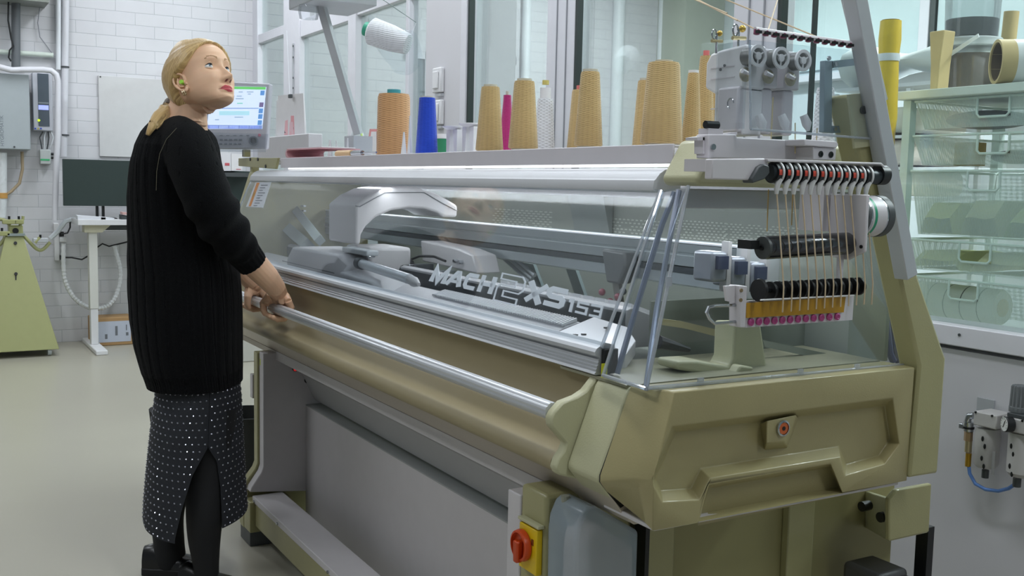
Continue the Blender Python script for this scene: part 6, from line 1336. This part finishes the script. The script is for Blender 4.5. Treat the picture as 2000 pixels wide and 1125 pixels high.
WT = [(-.120, .008), (-.113, .020), (-.108, .032), (-.098, .044), (-.085, .053), (-.07, .060), (-.05, .067), (-.03, .071), (0, .0735), (.03, .076), (.055, .073), (.08, .062), (.10, .044), (.112, .026), (.119, .0)]
XBT = [(-.120, -.01), (-.11, .0), (-.095, -.012), (-.08, -.03), (-.06, -.058), (-.04, -.078), (-.01, -.094), (.02, -.100), (.045, -.097), (.07, -.083), (.09, -.062), (.105, -.038), (.119, .0)]
def gs(a, s): return math.exp(-(a / s) ** 2)
def head_pt(z, a, grow=0.):
    xf, w, xb = interp(z, XFT) + grow, interp(z, WT) + grow, interp(z, XBT) - grow
    c, s = math.cos(a), math.sin(a); e = 2 / (2.08 if c > 0 else 2.35)
    x = (xf if c > 0 else -xb) * math.copysign(abs(c) ** e, c); y = w * math.copysign(abs(s) ** e, s)
    return x, y
def feat(x, y, z):
    if x < .02: return 0.
    d = 0.
    nb = max(0., min(1., (.006 - z) / .05)); amp = .004 + .022 * nb ** 1.3; sg = .0062 + .0045 * nb
    zf = 1 / (1 + math.exp((-.052 - z) / .0022)) * (1 / (1 + math.exp((z - .012) / .005)))
    d += amp * gs(y, sg) * zf
    d += .0035 * gs(y, .011) * gs(z + .043, .010)
    for sd in (-1, 1):
        d += .0085 * gs(y - sd * .0125, .0058) * gs(z + .046, .0068)
        d -= .0105 * gs(y - sd * .030, .0165) * gs(z - .002, .0125)
        d -= .004 * gs(y - sd * .015, .006) * gs(z - .004, .012)
        d += .0032 * gs(y - sd * .030, .02) * gs(z - .024, .007)
        d += .0045 * gs(y - sd * .040, .018) * gs(z + .034, .018)
        d -= .0022 * gs(y - sd * .026, .004) * gs(z + .073, .006)
    lw = .020
    if abs(y) < .032:
        e_ = max(0., 1 - (abs(y) / .024) ** 2)
        d += .0065 * e_ * gs(z + .0665 + .001 * gs(y, .004), .0045) + .0080 * e_ * gs(z + .0775, .0052)
        d -= .0030 * max(0, 1 - (abs(y) / .026) ** 2) * gs(z + .0718, .0014)
        d -= .0035 * gs(y, .014) * gs(z + .089, .005)
        d -= .0012 * gs(y, .003) * gs(z + .058, .006)
    d += .005 * gs(y, .016) * gs(z + .098, .010)
    return d
hb = MB(); NA, NZ = 168, 150; rings = []
for i in range(NZ + 1):
    u = i / NZ; z = -.1195 + .238 * (.5 - .5 * math.cos(math.pi * (.04 + .92 * u)) - .0039) / .9922
    rg = []
    for k in range(NA):
        a0 = 2 * math.pi * k / NA; a = a0 - .35 * math.sin(a0)          # denser at the face
        x, y = head_pt(z, a); x += feat(x, y, z); rg.append(H((x, y, z + .38 * max(0., .062 - x) * min(1., max(0., (-.055 - z) / .06)) * (1 if x > -.03 else max(0., 1 + (x + .03) / .03)))))
    rings.append(rg)
hb.loft(rings)
# ears: shell, rim and lobe
def ear(mb, sd):
    c = np.array([-.006, sd * .0715, -.017])
    def E(x, o, z): return H(c + np.array([x - .10 * z, sd * o, z]))
    P = [(.010, .004, .004), (.011, .006, .016), (.005, .010, .027), (-.006, .014, .0305), (-.016, .0165, .024), (-.0205, .017, .010), (-.019, .0155, -.004), (-.013, .0125, -.016), (-.006, .009, -.025), (.002, .006, -.0285), (.007, .004, -.023), (.009, .003, -.014)]
    Q = smooth_pts([np.array(p) for p in P], 4); n = len(Q)
    mb.tube([E(*q) for q in Q], [.0034 + (.0018 if i > n * .68 and i < n * .93 else 0) for i in range(n)], 8)
    mb.tube([E(-.008, .009, .020), E(-.0125, .011, .006), E(-.009, .009, -.009), E(.0, .006, -.013)], [.0022, .003, .003, .0028], 8)   # antihelix
    mb.tube([E(.008, .002, -.010), E(.0085, .006, -.004), E(.009, .003, .004)], [.003, .0036, .003], 8)                                 # tragus
    rg = []
    for o, sc in ((-.012, .9), (-.002, 1.), (.002, .55)):
        rg.append([E(-.0055 + .0165 * sc * math.cos(t) , o + (.011 * -math.cos(t) if math.cos(t) < 0 else 0) * (1 if o > -.01 else .3), -.0 + .002 + .0275 * sc * math.sin(t)) for t in [k * math.pi / 12 for k in range(24)]])
    mb.loft(rg)
ear(hb, -1); ear(hb, 1)
# neck to upper chest
NK = [((372, 182), 3.13, .052, .048), ((369, 200), 3.13, .051, .050), ((368, 218), 3.13, .054, .054), ((362, 236), 3.14, .066, .068), ((354, 256), 3.15, .07, .11), ((352, 290), 3.15, .07, .12), ((352, 330), 3.15, .06, .08)]
rings = []
for px, d, a, b in NK:
    c = PD(px, d); rings.append([c + AX_R * a * math.cos(t) + AX_F * b * math.sin(t) + FZ * (-.14 * a * math.cos(t) * 4 if px[1] < 240 else 0) for t in [k * 2 * math.pi / 32 for k in range(32)]])
hb.loft(rings)
hb.tube([H((-.004, 0, -.066)), PD((376, 204), 3.12), PD((376, 238), 3.12)], [.036, .036, .042], 16)
hb.tube([H((.012, 0, -.066)), PD((390, 212), 3.115), PD((386, 242), 3.12)], [.014, .021, .030], 16)
hb.tube([H((-.045, 0, -.03)), PD((358, 205), 3.14), PD((350, 240), 3.16)], [.042, .040, .045], 16)
def hl_coord(co):
    v = (np.array(co) - HC) / HS; return float(np.dot(v, hf)), float(np.dot(v, hl)), float(np.dot(v, hu))
# ---- hands on the rail
RY, RZ = .984, .868
def hand(xc, sg, wrist, elbow_pts, elbow_r, name):
    mb = hb
    w = np.array(wrist)
    mb.tube(elbow_pts + [w], elbow_r, 20)
    kn = []
    for i, (dx, ln) in enumerate(((-.036, .92), (-.012, 1.0), (.012, .97), (.034, .85))):
        x = xc - sg * dx
        K = np.array([x, RY + .027, RZ + .026 + (.002 if i in (1, 2) else 0)])
        mb.tube([w + np.array([-sg * dx * .45, 0, 0]), (w * .45 + K * .55) + [0, .004, .006], K], [.017, .0145, .0118], 12)
        pts = [K, K + [0, .009, -.020 * ln], np.array([x, RY + .0275, RZ - .014 * ln]), np.array([x, RY + .014, RZ - .0275]), np.array([x, RY - .008 * ln, RZ - .029]), np.array([x, RY - .024 * ln, RZ - .021])]
        mb.tube(pts, [.0112, .0105, .0102, .0098, .0092, .0070], 12)
        mb.ball(tuple(pts[-1]), .0078, 12, 8)
    # palm over the top of the rail
    mb.tube([w + [0, -.004, -.012], np.array([xc, RY + .012, RZ + .030])], [.024, .021], 14, flat=1.0)
    mb.tube([np.array([xc - .028, RY + .010, RZ + .028]), np.array([xc + .028, RY + .010, RZ + .028])], [.0125, .0125], 12)
    # thumb leaves the side of the palm and closes on the near side of the rail
    tx = xc - sg * .046
    T = [w + np.array([-sg * .012, -.014, -.016]), np.array([tx * .5 + xc * .5 - sg * .004, RY - .018, RZ + .036]), np.array([tx, RY - .028, RZ + .014]), np.array([tx + sg * .004, RY - .028, RZ - .008]), np.array([tx + sg * .006, RY - .022, RZ - .024])]
    mb.tube(T, [.019, .0165, .0125, .0112, .0080], 12)
    mb.tube([w + np.array([0, -.008, -.02]), np.array([tx * .6 + xc * .4, RY - .012, RZ + .030]), np.array([tx * .5 + xc * .5, RY - .026, RZ + .012])], [.019, .015, .010], 12)
nx = -3.135
wN = PY((546, 577), 1.000)
cufN = PD((496, 515), 3.09); elN = PD((478, 494), 3.06)
hand(nx, 1, wN, [elN, cufN, PD((522, 542), 3.13), PD((538, 562), 3.165)], [.040, .041, .0365, .031, .0265], 'handN')
hb.tube([PD((352, 285), 3.15), PD((372, 300), 3.02), PD((398, 370), 2.97), PD((430, 430), 2.99), elN], [.05, .034, .030, .032, .038], 16)
fx_ = -3.40
wF = PY((497, 556), .985)
hand(fx_, -1, wF, [PD((452, 500), 3.36), PD((468, 524), 3.385), PD((484, 543), 3.40)], [.040, .036, .031, .026], 'handF')
hb.tube([PD((352, 285), 3.15), PD((385, 305), 3.33), PD((408, 380), 3.37), PD((436, 460), 3.37), PD((452, 500), 3.36)], [.05, .034, .030, .032, .038], 16)
me_h = remesh('head', hb, .0015, 3, .5)
mi = []
for p in me_h.polygons:
    x, y, z = hl_coord(p.center); m = 0
    if x > .06:
        up = -.0625 + .0012 * gs(abs(y) - .006, .004) - .0105 * (abs(y) / .0245) ** 2.2; lo = -.0835 + .0115 * (abs(y) / .0245) ** 2.0
        if abs(y) < .0245 and lo < z < up: m = 1
        if abs(y) < .0265 and abs(z + .0722 - .0 * y) < .0009 : m = 2
        ay = abs(y); bz = .0235 + .006 * math.sin(min(1, max(0, (ay - .012) / .036)) * 2.6) - (.004 if ay > .042 else 0)
        if .013 < ay < .047 and abs(z - bz) < (.0034 - .0018 * (ay - .013) / .034): m = 3
        if abs(ay - .0075) < .0030 and -.0545 < z < -.0505 and x > .088: m = 2
    mi.append(m)
body = me_to_mb(me_h, None, mi)
# legs inside the tights belong to the same body, down to the ankles
SKIN = mat('skin', (224, 182, 150), .5, noise=.05, nscale=30); SKIN.node_tree.nodes['Principled BSDF'].inputs['Subsurface Weight'].default_value = .12
SKIN.node_tree.nodes['Principled BSDF'].inputs['Subsurface Radius'].default_value = (.01, .004, .002)
LIP = mat('lipstick', (192, 78, 86), .4); LIPD = mat('mouth_line', (118, 62, 54), .6); BROW = mat('eyebrow', (164, 126, 92), .8)
BODY = obj('body', body, [SKIN, LIP, LIPD, BROW], WM, smooth=80)
# ---- eyes
EW = mat('eye_white', (222, 220, 218), .25); IR = mat('iris_grey_blue', (96, 116, 132), .2); PU = mat('pupil', (12, 12, 14), .1); LASH = mat('lashes', (50, 38, 32), .8)
for sd in (-1, 1):
    ec = np.array([.0625, sd * .0305, .0025])
    ev = MB(); rg = []
    for i in range(13):
        a = math.pi * i / 12
        rg.append([H(ec + np.array([-math.cos(a) * .0130, math.sin(a) * math.cos(t) * .0145, math.sin(a) * math.sin(t) * .0082])) for t in [k * math.pi / 10 for k in range(20)]])
    e_ = obj('eye', ev.loft(rg), EW, WM, smooth=60)
    g_ = np.array([.0128, -.0008, .0022]); ic = ec + g_
    for nm, r, off, m in (('iris', .0064, -.0010, IR), ('pupil', .0029, -.0001, PU)):
        d = MB(); rg = []
        for q, h in ((1., 0), (.9, .0005), (.5, .0009), (.01, .001)):
            rg.append([H(ic + np.array([off + h, r * q * math.cos(t), min(.0052, max(-.0052, r * q * math.sin(t)))])) for t in [k * math.pi / 12 for k in range(24)]])
        obj(nm, d.loft(rg), m, e_, smooth=60)
    up = [H(ec + np.array([.0132 - .9 * (s_ * .0155) ** 2 / .0135 * 1.0 + .0005, s_ * .0155 * 1.0, (.0078 * (1 - s_ ** 2) - .0005 + .001 * s_ * sd)])) for s_ in np.linspace(-1, 1, 13)]
    obj('upper_lashes', MB().tube(up, [.0008 + .0012 * (1 - abs(s_)) for s_ in np.linspace(-1, 1, 13)], 6), LASH, e_)
    lid = [H(ec + np.array([.0120 - .9 * (s_ * .0165) ** 2 / .0135, s_ * .0165, .0078 * (1 - s_ ** 2) + .0024])) for s_ in np.linspace(-1, 1, 13)]
    obj('eyelid', MB().tube(lid, [.0012 + .0022 * (1 - abs(s_)) for s_ in np.linspace(-1, 1, 13)], 8), SKIN, e_, smooth=80)
    lo = [H(ec + np.array([.0122 - .9 * (s_ * .015) ** 2 / .0135, s_ * .015, -.0070 * (1 - s_ ** 2) - .0012])) for s_ in np.linspace(-1, 1, 11)]
    obj('lower_lid', MB().tube(lo, [.0008 + .0012 * (1 - abs(s_)) for s_ in np.linspace(-1, 1, 11)], 8), SKIN, e_, smooth=80)
# ---- hair
def hairmat():
    m = mat('blonde_hair', (196, 160, 100), .42, sheen=.2); nt = m.node_tree; b = nt.nodes['Principled BSDF']
    uv = nt.nodes.new('ShaderNodeUVMap'); mp = nt.nodes.new('ShaderNodeMapping'); mp.inputs['Scale'].default_value = (.7, 62, 1)
    nt.links.new(uv.outputs[0], mp.inputs[0]); n = nt.nodes.new('ShaderNodeTexNoise'); n.inputs['Scale'].default_value = 1.; n.inputs['Detail'].default_value = 5
    nt.links.new(mp.outputs[0], n.inputs['Vector'])
    rp = nt.nodes.new('ShaderNodeValToRGB'); rp.color_ramp.elements[0].position = .32; rp.color_ramp.elements[0].color = rgb(156, 122, 74); rp.color_ramp.elements[1].position = .68; rp.color_ramp.elements[1].color = rgb(216, 184, 126)
    nt.links.new(n.outputs['Fac'], rp.inputs[0]); nt.links.new(rp.outputs[0], b.inputs['Base Color'])
    bp = nt.nodes.new('ShaderNodeBump'); bp.inputs['Strength'].default_value = .5; bp.inputs['Distance'].default_value = .002; nt.links.new(n.outputs['Fac'], bp.inputs['Height']); nt.links.new(bp.outputs[0], b.inputs['Normal'])
    return m
HAIR = hairmat()
def add_uv(o, fn):
    me = o.data; uvl = me.uv_layers.new(name='UVMap'); og = origin_of(o.parent)
    for lp in me.loops:
        c = me.vertices[lp.vertex_index].co; uvl.data[lp.index].uv = fn((c[0] + og[0], c[1] + og[1], c[2] + og[2]))
hr = MB(); rings = []; NA2, NZ2 = 144, 110
LOWB = [(0, .074), (.35, .071), (.7, .060), (1.05, .034), (1.3, .016), (1.5, .008), (1.62, .004), (1.9, -.02), (2.2, -.055), (2.6, -.082), (3.15, -.088)]
def lowb(a): a = abs((a + math.pi) % (2 * math.pi) - math.pi); return interp(a, LOWB)
for i in range(NZ2 + 1):
    z = -.105 + .2243 * i / NZ2; rg = []
    if i > NZ2 - 12: z = .1193 - .0247 * ((NZ2 - i) / 12) ** 1.8
    for k in range(NA2):
        a = 2 * math.pi * k / NA2; lb = lowb(a); t = (z - lb) / .012; t = max(0., min(1., t)); t = t * t * (3 - 2 * t)
        thick = .011 + .011 * math.sin(max(0, min(1, (abs((a + math.pi) % (2 * math.pi) - math.pi) - .9) / 1.2)) * 1.57)
        part = -.004 * gs(((a + math.pi) % (2 * math.pi) - math.pi) + .0, .06) if z > .05 else 0
        g = -.024 + (thick + .024 + part + .0005 * math.sin(a * 46 + z * 60)) * t
        zz = z + (g * 1.0 if z > .09 else 0) * ((z - .09) / .03 if z > .09 else 0)
        x, y = head_pt(z, a, g); rg.append(H((x, y, zz + (.38 * max(0., .062 - x) * min(1., max(0., (-.055 - z) / .06)) + (.016 if z < -.085 else 0)) * (1 if x > -.03 else max(0., 1 + (x + .03) / .03)))))
    rings.append(rg)
hr.loft(rings)
HR = obj('hair', hr, HAIR, WM, smooth=80, label='blonde hair combed back into a low ponytail')
def huv(c):
    x, y, z = hl_coord(c)                                               # strands sweep from the brow back and down to the nape
    F_ = np.array([.075, 0, .085]); N_ = np.array([-.085, 0, -.075]); ax = (F_ - N_) / np.linalg.norm(F_ - N_); bx = np.array([-ax[2], 0, ax[0]])
    q = np.array([x, y, z]) - (F_ + N_) / 2
    return (float(np.dot(q, ax)) * 7, math.atan2(abs(y) + .002, float(np.dot(q, bx)) + .02) * .55 + (2 if y > 0 else 0))
add_uv(HR, huv)
pts = [H((-.085, 0, -.060)), PD((329, 212), 3.11), PD((318, 224), 3.07), PD((305, 236), 3.03), PD((296, 248), 3.0), PD((288, 264), 2.99)]
pt = MB(); 
def tail(mb, P, R0, n=18, seed=0):
    rings = []; P = smooth_pts(P, 5); m = len(P)
    for i, p in enumerate(P):
        f = i / (m - 1); r = np.interp(f, [0, .15, .5, 1], R0)
        tt = Vector(P[min(i + 1, m - 1)] - P[max(i - 1, 0)]).normalized(); u_ = tt.orthogonal().normalized(); w_ = tt.cross(u_)
        rings.append([np.array(p) + (np.array(u_) * math.cos(a) + np.array(w_) * math.sin(a)) * r * (1 + .10 * math.sin(a * 5 + seed + f * 2)) for a in [2 * math.pi * k / n for k in range(n)]])
    mb.loft(rings)
tail(pt, pts, [.022, .017, .021, .005], 24)
PTL = obj('ponytail', pt, HAIR, HR, smooth=80); add_uv(PTL, lambda c: (c[2] * 8, c[0] * 9 + c[1] * 9))
obj('hair_tie', MB().tube([PD((335, 203), 3.13), PD((329, 211), 3.11)], [.022, .020], 16), mat('hair_tie_grey', (110, 100, 92), .6), HR)
for q in (((322, 222), (312, 236), (300, 246)), ((326, 220), (318, 237), (306, 252)), ((320, 218), (305, 234), (292, 258))):
    m_ = MB(); tail(m_, [PD(p, 3.07 - .03 * j) for j, p in enumerate(q)], [.006, .008, .007, .002], 8, q[0][0]); o_ = obj('hair_lock', m_, HAIR, HR, smooth=80); add_uv(o_, lambda c: (c[2] * 8, c[0] * 9 + c[1] * 9))
# ear plug, earrings, necklace cord
obj('ear_plug', MB().tube([H((-.004, -.070, -.018)), H((-.002, -.086, -.017))], [.0056, .0066], 14), mat('lime_foam', (160, 226, 70), .6), WM, bevel=.001)
for k, (ex, ez) in enumerate(((-.004, -.052), (-.0115, -.050))):
    c = np.array([ex, -.0805, ez]); obj('earring', MB().tube([H(c + [.0018 * math.sin(t) + .001, -.0045 * math.sin(t), .0075 * math.cos(t)]) for t in [i * .5236 for i in range(13)]], .0013, 6), mat('silver_gold_%d' % k, (214, 200, 164), .2, metal=.9), WM)
# ---- sweater
def ringpx(y, L, R, dh, d=3.15, n=120, tilt=0., exp=2.4, rib=.0016, nrib=30):
    a = PD((L, y), d); b = PD((R, y), d); c = (a + b) / 2; hw = float(np.linalg.norm(b - a)) / 2; out = []
    for k in range(n):
        t = 2 * math.pi * k / n; e = 2 / exp
        x = math.copysign(abs(math.cos(t)) ** e, math.cos(t)); yy = math.copysign(abs(math.sin(t)) ** e, math.sin(t))
        s_ = 1 - (rib / hw if (k * nrib // n) != ((k + 1) * nrib // n) else 0)
        out.append(c + AX_R * hw * x * s_ + AX_F * dh * yy * s_ + FZ * tilt * x)
    return out
SW = [(229, 322, 402, .062, -.030), (236, 316, 407, .078, -.028), (246, 303, 411, .105, -.018), (262, 287, 416, .150, -.008), (285, 276, 420, .182, 0), (315, 268, 424, .192, 0), (350, 263, 430, .192, 0), (390, 261, 436, .19, 0), (430, 260, 442, .19, 0), (480, 260, 452, .188, 0),
      (530, 260, 463, .188, 0), (580, 260, 467, .19, 0), (620, 264, 468, .193, 0), (660, 271, 468, .195, 0), (700, 281, 468, .195, 0), (722, 288, 468, .193, 0), (728, 291, 468, .189, 0), (748, 297, 468, .187, 0)]
def swlerp(y):
    ys = [s[0] for s in SW]; return [float(np.interp(y, ys, [s[j] for s in SW])) for j in (1, 2, 3, 4)]
ys = list(np.linspace(229, 748, 74)); rings = []
for y in ys:
    L, R, dh, tl = swlerp(y); w = .5 * math.sin(y * .045) + .4 * math.sin(y * .11)
    rings.append(ringpx(y, L + w, R, dh, tilt=tl, n=120 if True else 120, exp=2.2, rib=(.0018 if y < 725 else .0012), nrib=(30 if y < 725 else 60)))
inner = [[p * .97 + np.mean(rings[-1], axis=0) * .03 - FZ * .0 for p in rings[-1]]]
inner2 = [[p + FZ * .05 for p in inner[0]]]
top_in = [[p * .96 + np.mean(rings[0], axis=0) * .04 for p in rings[0]]]
top_in2 = [[p - FZ * .03 for p in top_in[0]]]
KNIT = mat('black_knit', (10, 11, 13), .95, sheen=.03, bump=.5, bscale=420); KNIT.node_tree.nodes['Principled BSDF'].inputs['Specular IOR Level'].default_value = .12
SWM = MB(); capt = [[p for p in rings[0]]]
SWM.loft(rings)
def sleeve(P, R0, wr=1.):
    Q = smooth_pts([PD(p, d) for p, d in P], 8); m = len(Q); rr = [float(r[0]) for r in smooth_pts([np.array([r]) for r in R0], 8)]
    rg_ = []; up = None
    for i, p in enumerate(Q):
        t = Vector(Q[min(i + 1, m - 1)] - Q[max(i - 1, 0)]).normalized()
        if up is None: up = (Vector(AX_F) - t * Vector(AX_F).dot(t)).normalized()
        else: up = (up - t * up.dot(t)).normalized()
        w_ = t.cross(up); f = i / (m - 1); rg = []
        for k in range(72):
            a = 2 * math.pi * k / 72
            fold = wr * (.0062 * math.sin(f * 46 + 1.6 * math.sin(a + .6)) * max(0, math.sin(max(0, min(1, (f - .38) / .5)) * math.pi)))
            rib = -.0022 if (f > .84 and k % 4 < 2) else 0
            rg.append(np.array(p) + (np.array(up) * math.cos(a) + np.array(w_) * math.sin(a)) * (rr[i] + fold + rib))
        rg_.append(rg)
    SWM.loft(rg_); return Q, rr
SLN, _ = sleeve([((345, 262), 3.08), ((364, 288), 3.02), ((382, 330), 2.975), ((402, 380), 2.965), ((425, 424), 2.985), ((452, 464), 3.02), ((476, 494), 3.065), ((495, 517), 3.09)], [.060, .074, .073, .0715, .070, .062, .051, .0455])
sleeve([((362, 262), 3.22), ((382, 292), 3.32), ((398, 345), 3.37), ((415, 400), 3.38), ((435, 450), 3.38), ((452, 490), 3.385), ((466, 520), 3.39)], [.05, .066, .066, .060, .054, .046, .042])
sm = remesh('sw', SWM, .0030, 2, .5)
SWV = MB(); me_to_mb(sm, SWV)
LB_ = [(s[0], PD(((s[1] + s[2]) / 2, s[0]), 3.15)) for s in SW]
SN = np.array(SLN); nr = np.array([tuple(v.normal) for v in sm.vertices]); co = np.array([tuple(v.co) for v in sm.vertices])
zz_ = np.array([p[1][2] for p in LB_])[::-1]; cxs = [np.array([p[1][j] for p in LB_])[::-1] for j in (0, 1)]
dc = co[:, :2] - np.stack([np.interp(co[:, 2], zz_, cxs[0]), np.interp(co[:, 2], zz_, cxs[1])], 1)
ang = np.arctan2(dc @ AX_F[:2] / .19, dc @ AX_R[:2] / .15)
dist = np.min(np.linalg.norm(co[:, None, :] - SN[None, ::4, :], axis=2), axis=1) if len(co) < 400000 else np.ones(len(co))
rad = np.linalg.norm(dc, axis=1)
groove = np.clip(1 - np.abs(((ang / (2 * math.pi) * 30) % 1) - .5) / .06, 0, 1) * .0028 * (dist > .075)
hem = (co[:, 2] < zz_[0] + .045) * np.clip(np.sin(ang * 110), 0, 1) * .0018
co = co - nr * (groove + hem)[:, None]
SWV.v = [tuple(c) for c in co]
SWO = obj('sweater', SWV, KNIT, WM, smooth=80, label='long black ribbed knit sweater')
obj('sweater_thread', MB().tube([PD(p, 3.15 - .192 - .003) for p in [(345, 250), (325, 272), (312, 300), (306, 335), (305, 372)]], .0006, 5), mat('thread_grey', (120, 116, 96), .8), SWO)
# ---- skirt with a slit and rhinestones
SK = [(735, 313, 464, .150), (780, 307, 467, .160), (830, 300, 468, .168), (900, 292, 471, .175), (960, 286, 474, .180), (1012, 283, 477, .182)]
def skr(y):
    yy = [s[0] for s in SK]; return [float(np.interp(y, yy, [s[j] for s in SK])) for j in (1, 2, 3)]
def gap(y):
    if y < 852: return (432.5, 433.)
    return (float(np.interp(y, [852, 900, 960, 1015], [432, 408, 391, 379])), float(np.interp(y, [852, 880, 930, 1005], [433, 446, 452, 456])))
def skpt(y, u, off=0.):
    """u from 0 (right lip of the slit) round the front, far side and back to 1 (left lip)"""
    ydip = y
    L, R, dh = skr(y); a = PD((L, y), 3.14); b = PD((R, y), 3.14); c = (a + b) / 2; hw = float(np.linalg.norm(b - a)) / 2
    gl, gr = gap(y); cx = (L + R) / 2; hp = (R - L) / 2
    tr = math.acos(max(-1, min(1, (gr - cx) / hp))); tl = math.acos(max(-1, min(1, (gl - cx) / hp)))
    t = -tr + (2 * math.pi - (tl - tr)) * u                              # angle, near side = -90 deg
    fold = .006 * math.sin(3 * t + 1) * (y - 735) / 280
    p = c + AX_R * (hw + off + fold) * math.cos(t) + AX_F * (dh + off + fold) * math.sin(t)
    return p
rows = []; NY, NU = 44, 110
def hemz(u, y):  # the lower edge dips towards the slit on the near-left panel
    return 0
for j in range(NY + 1):
    f = j / NY; rg = []
    for i in range(NU + 1):
        u = i / NU
        yend = float(np.interp(u, [0, .12, .3, .62, .75, .87, 1.], [1008, 1000, 985, 975, 985, 1008, 1022]))
        y = 735 + (yend - 735) * f; rg.append(skpt(y, u))
    rows.append(rg)
inn = [[p * .985 + np.mean(r, axis=0) * .015 for p in r] for r in rows]
sk = MB(); sk.loft(rows, cap=False, closed=False); nO = len(sk.v); sk.loft(inn, cap=False, closed=False)
W_ = NU + 1
for i in range(NU): sk.f.append((NY * W_ + i, NY * W_ + i + 1, nO + NY * W_ + i + 1, nO + NY * W_ + i)); sk.mi.append(0)
for e_ in (0, NU):
    for j in range(NY): sk.f.append((j * W_ + e_, (j + 1) * W_ + e_, nO + (j + 1) * W_ + e_, nO + j * W_ + e_)); sk.mi.append(0)
SKO = obj('skirt', sk, mat('skirt_black', (30, 33, 40), .75, bump=.2, bscale=300), WM, smooth=60, label='dark skirt with rows of rhinestones and a side slit')
st = MB()
def stone(p, n, r=.0031):
    n = Vector(n).normalized(); u_ = n.orthogonal().normalized(); w_ = n.cross(u_)
    st.add([tuple(Vector(p) + (u_ * math.cos(k * math.pi / 3) + w_ * math.sin(k * math.pi / 3)) * r) for k in range(6)] + [tuple(Vector(p) + n * r * .8 + u_ * .0003 * random.uniform(-1, 1))], [(k, (k + 1) % 6, 6) for k in range(6)] + [(5, 4, 3, 2, 1, 0)])
for j in range(21):
    for i in range(46):
        u = (i + .5 + (.5 if j % 2 else 0)) / 46.5
        if u > .995: continue
        yend = float(np.interp(u, [0, .12, .3, .62, .75, .87, 1.], [1008, 1000, 985, 975, 985, 1008, 1022]))
        y = 752 + (yend - 756) * (j / 20.)
        p = skpt(y, u, .0006); c = (PD((skr(y)[0], y), 3.14) + PD((skr(y)[1], y), 3.14)) / 2
        n_ = p - c; n_[2] = 0; stone(p, n_)
STN = obj('rhinestones', st, mat('rhinestone', (176, 178, 190), .12, metal=.8), SKO, smooth=0, kind='stuff')
# ---- legs and shoes
TI = mat('black_tights', (12, 13, 17), .8, sheen=.02)
def leg(P, R0, nm='tights_leg'):
    Q = [PD(p, d) for p, d in P]; Q = smooth_pts(Q, 6); rr = [float(r[0]) for r in smooth_pts([np.array([r]) for r in R0], 6)]
    return MB().tube(Q, rr, 24)
near = [((412, 800), 3.11), ((410, 880), 3.09), ((404, 940), 3.075), ((400, 1000), 3.06), ((399, 1050), 3.06), ((402, 1095), 3.06), ((404, 1122), 3.06)]
far = [((350, 800), 3.22), ((345, 900), 3.22), ((334, 960), 3.22), ((327, 1010), 3.22), ((330, 1060), 3.22), ((333, 1088), 3.22), ((334, 1110), 3.22)]
obj('tights', leg(near, [.080, .070, .062, .056, .049, .040, .036]), TI, WM, smooth=70)
obj('tights', leg(far, [.092, .066, .054, .0505, .048, .047, .040]), TI, WM, smooth=70)
SHO = mat('black_leather', (18, 18, 18), .3); SOL = mat('black_sole', (24, 24, 24), .6)
def shoe(hx, tx, d, lab, ztop=.085):
    A_ = PD((hx, 1100), d); B_ = PD((tx, 1100), d - .0); A_[2] = B_[2] = 0; dv = B_ - A_; L = float(np.linalg.norm(dv)); dv /= L; sd = np.array([-dv[1], dv[0], 0])
    tab = [(-.02, .012, .05), (0, .030, .088), (.15, .036, .098), (.32, .036, .085), (.5, .042, .066), (.7, .046, .055), (.88, .040, .048), (.97, .024, .042), (1.0, .008, .036)]
    rg = []
    for t, w, h in tab:
        c = A_ + dv * L * t; rg.append([c + sd * w * math.cos(a) + FZ * (.022 + max(0, math.sin(a)) ** .8 * (h - .022) if math.sin(a) > 0 else .022 + .002 * math.sin(a)) for a in [k * math.pi / 10 for k in range(20)]])
    s_ = obj('shoe', MB().loft(rg), SHO, WM, smooth=60, label=lab)
    rg = []
    for t, w, h in tab:
        c = A_ + dv * L * t; w2 = w + .004; rg.append([c + sd * w2 + FZ * .0005, c - sd * w2 + FZ * .0005, c - sd * w2 + FZ * .024, c + sd * w2 + FZ * .024])
    obj('sole', MB().loft(rg), SOL, s_, bevel=.003)
shoe(283, 412, 3.22, 'left black shoe'); shoe(352, 461, 3.07, 'right black shoe')
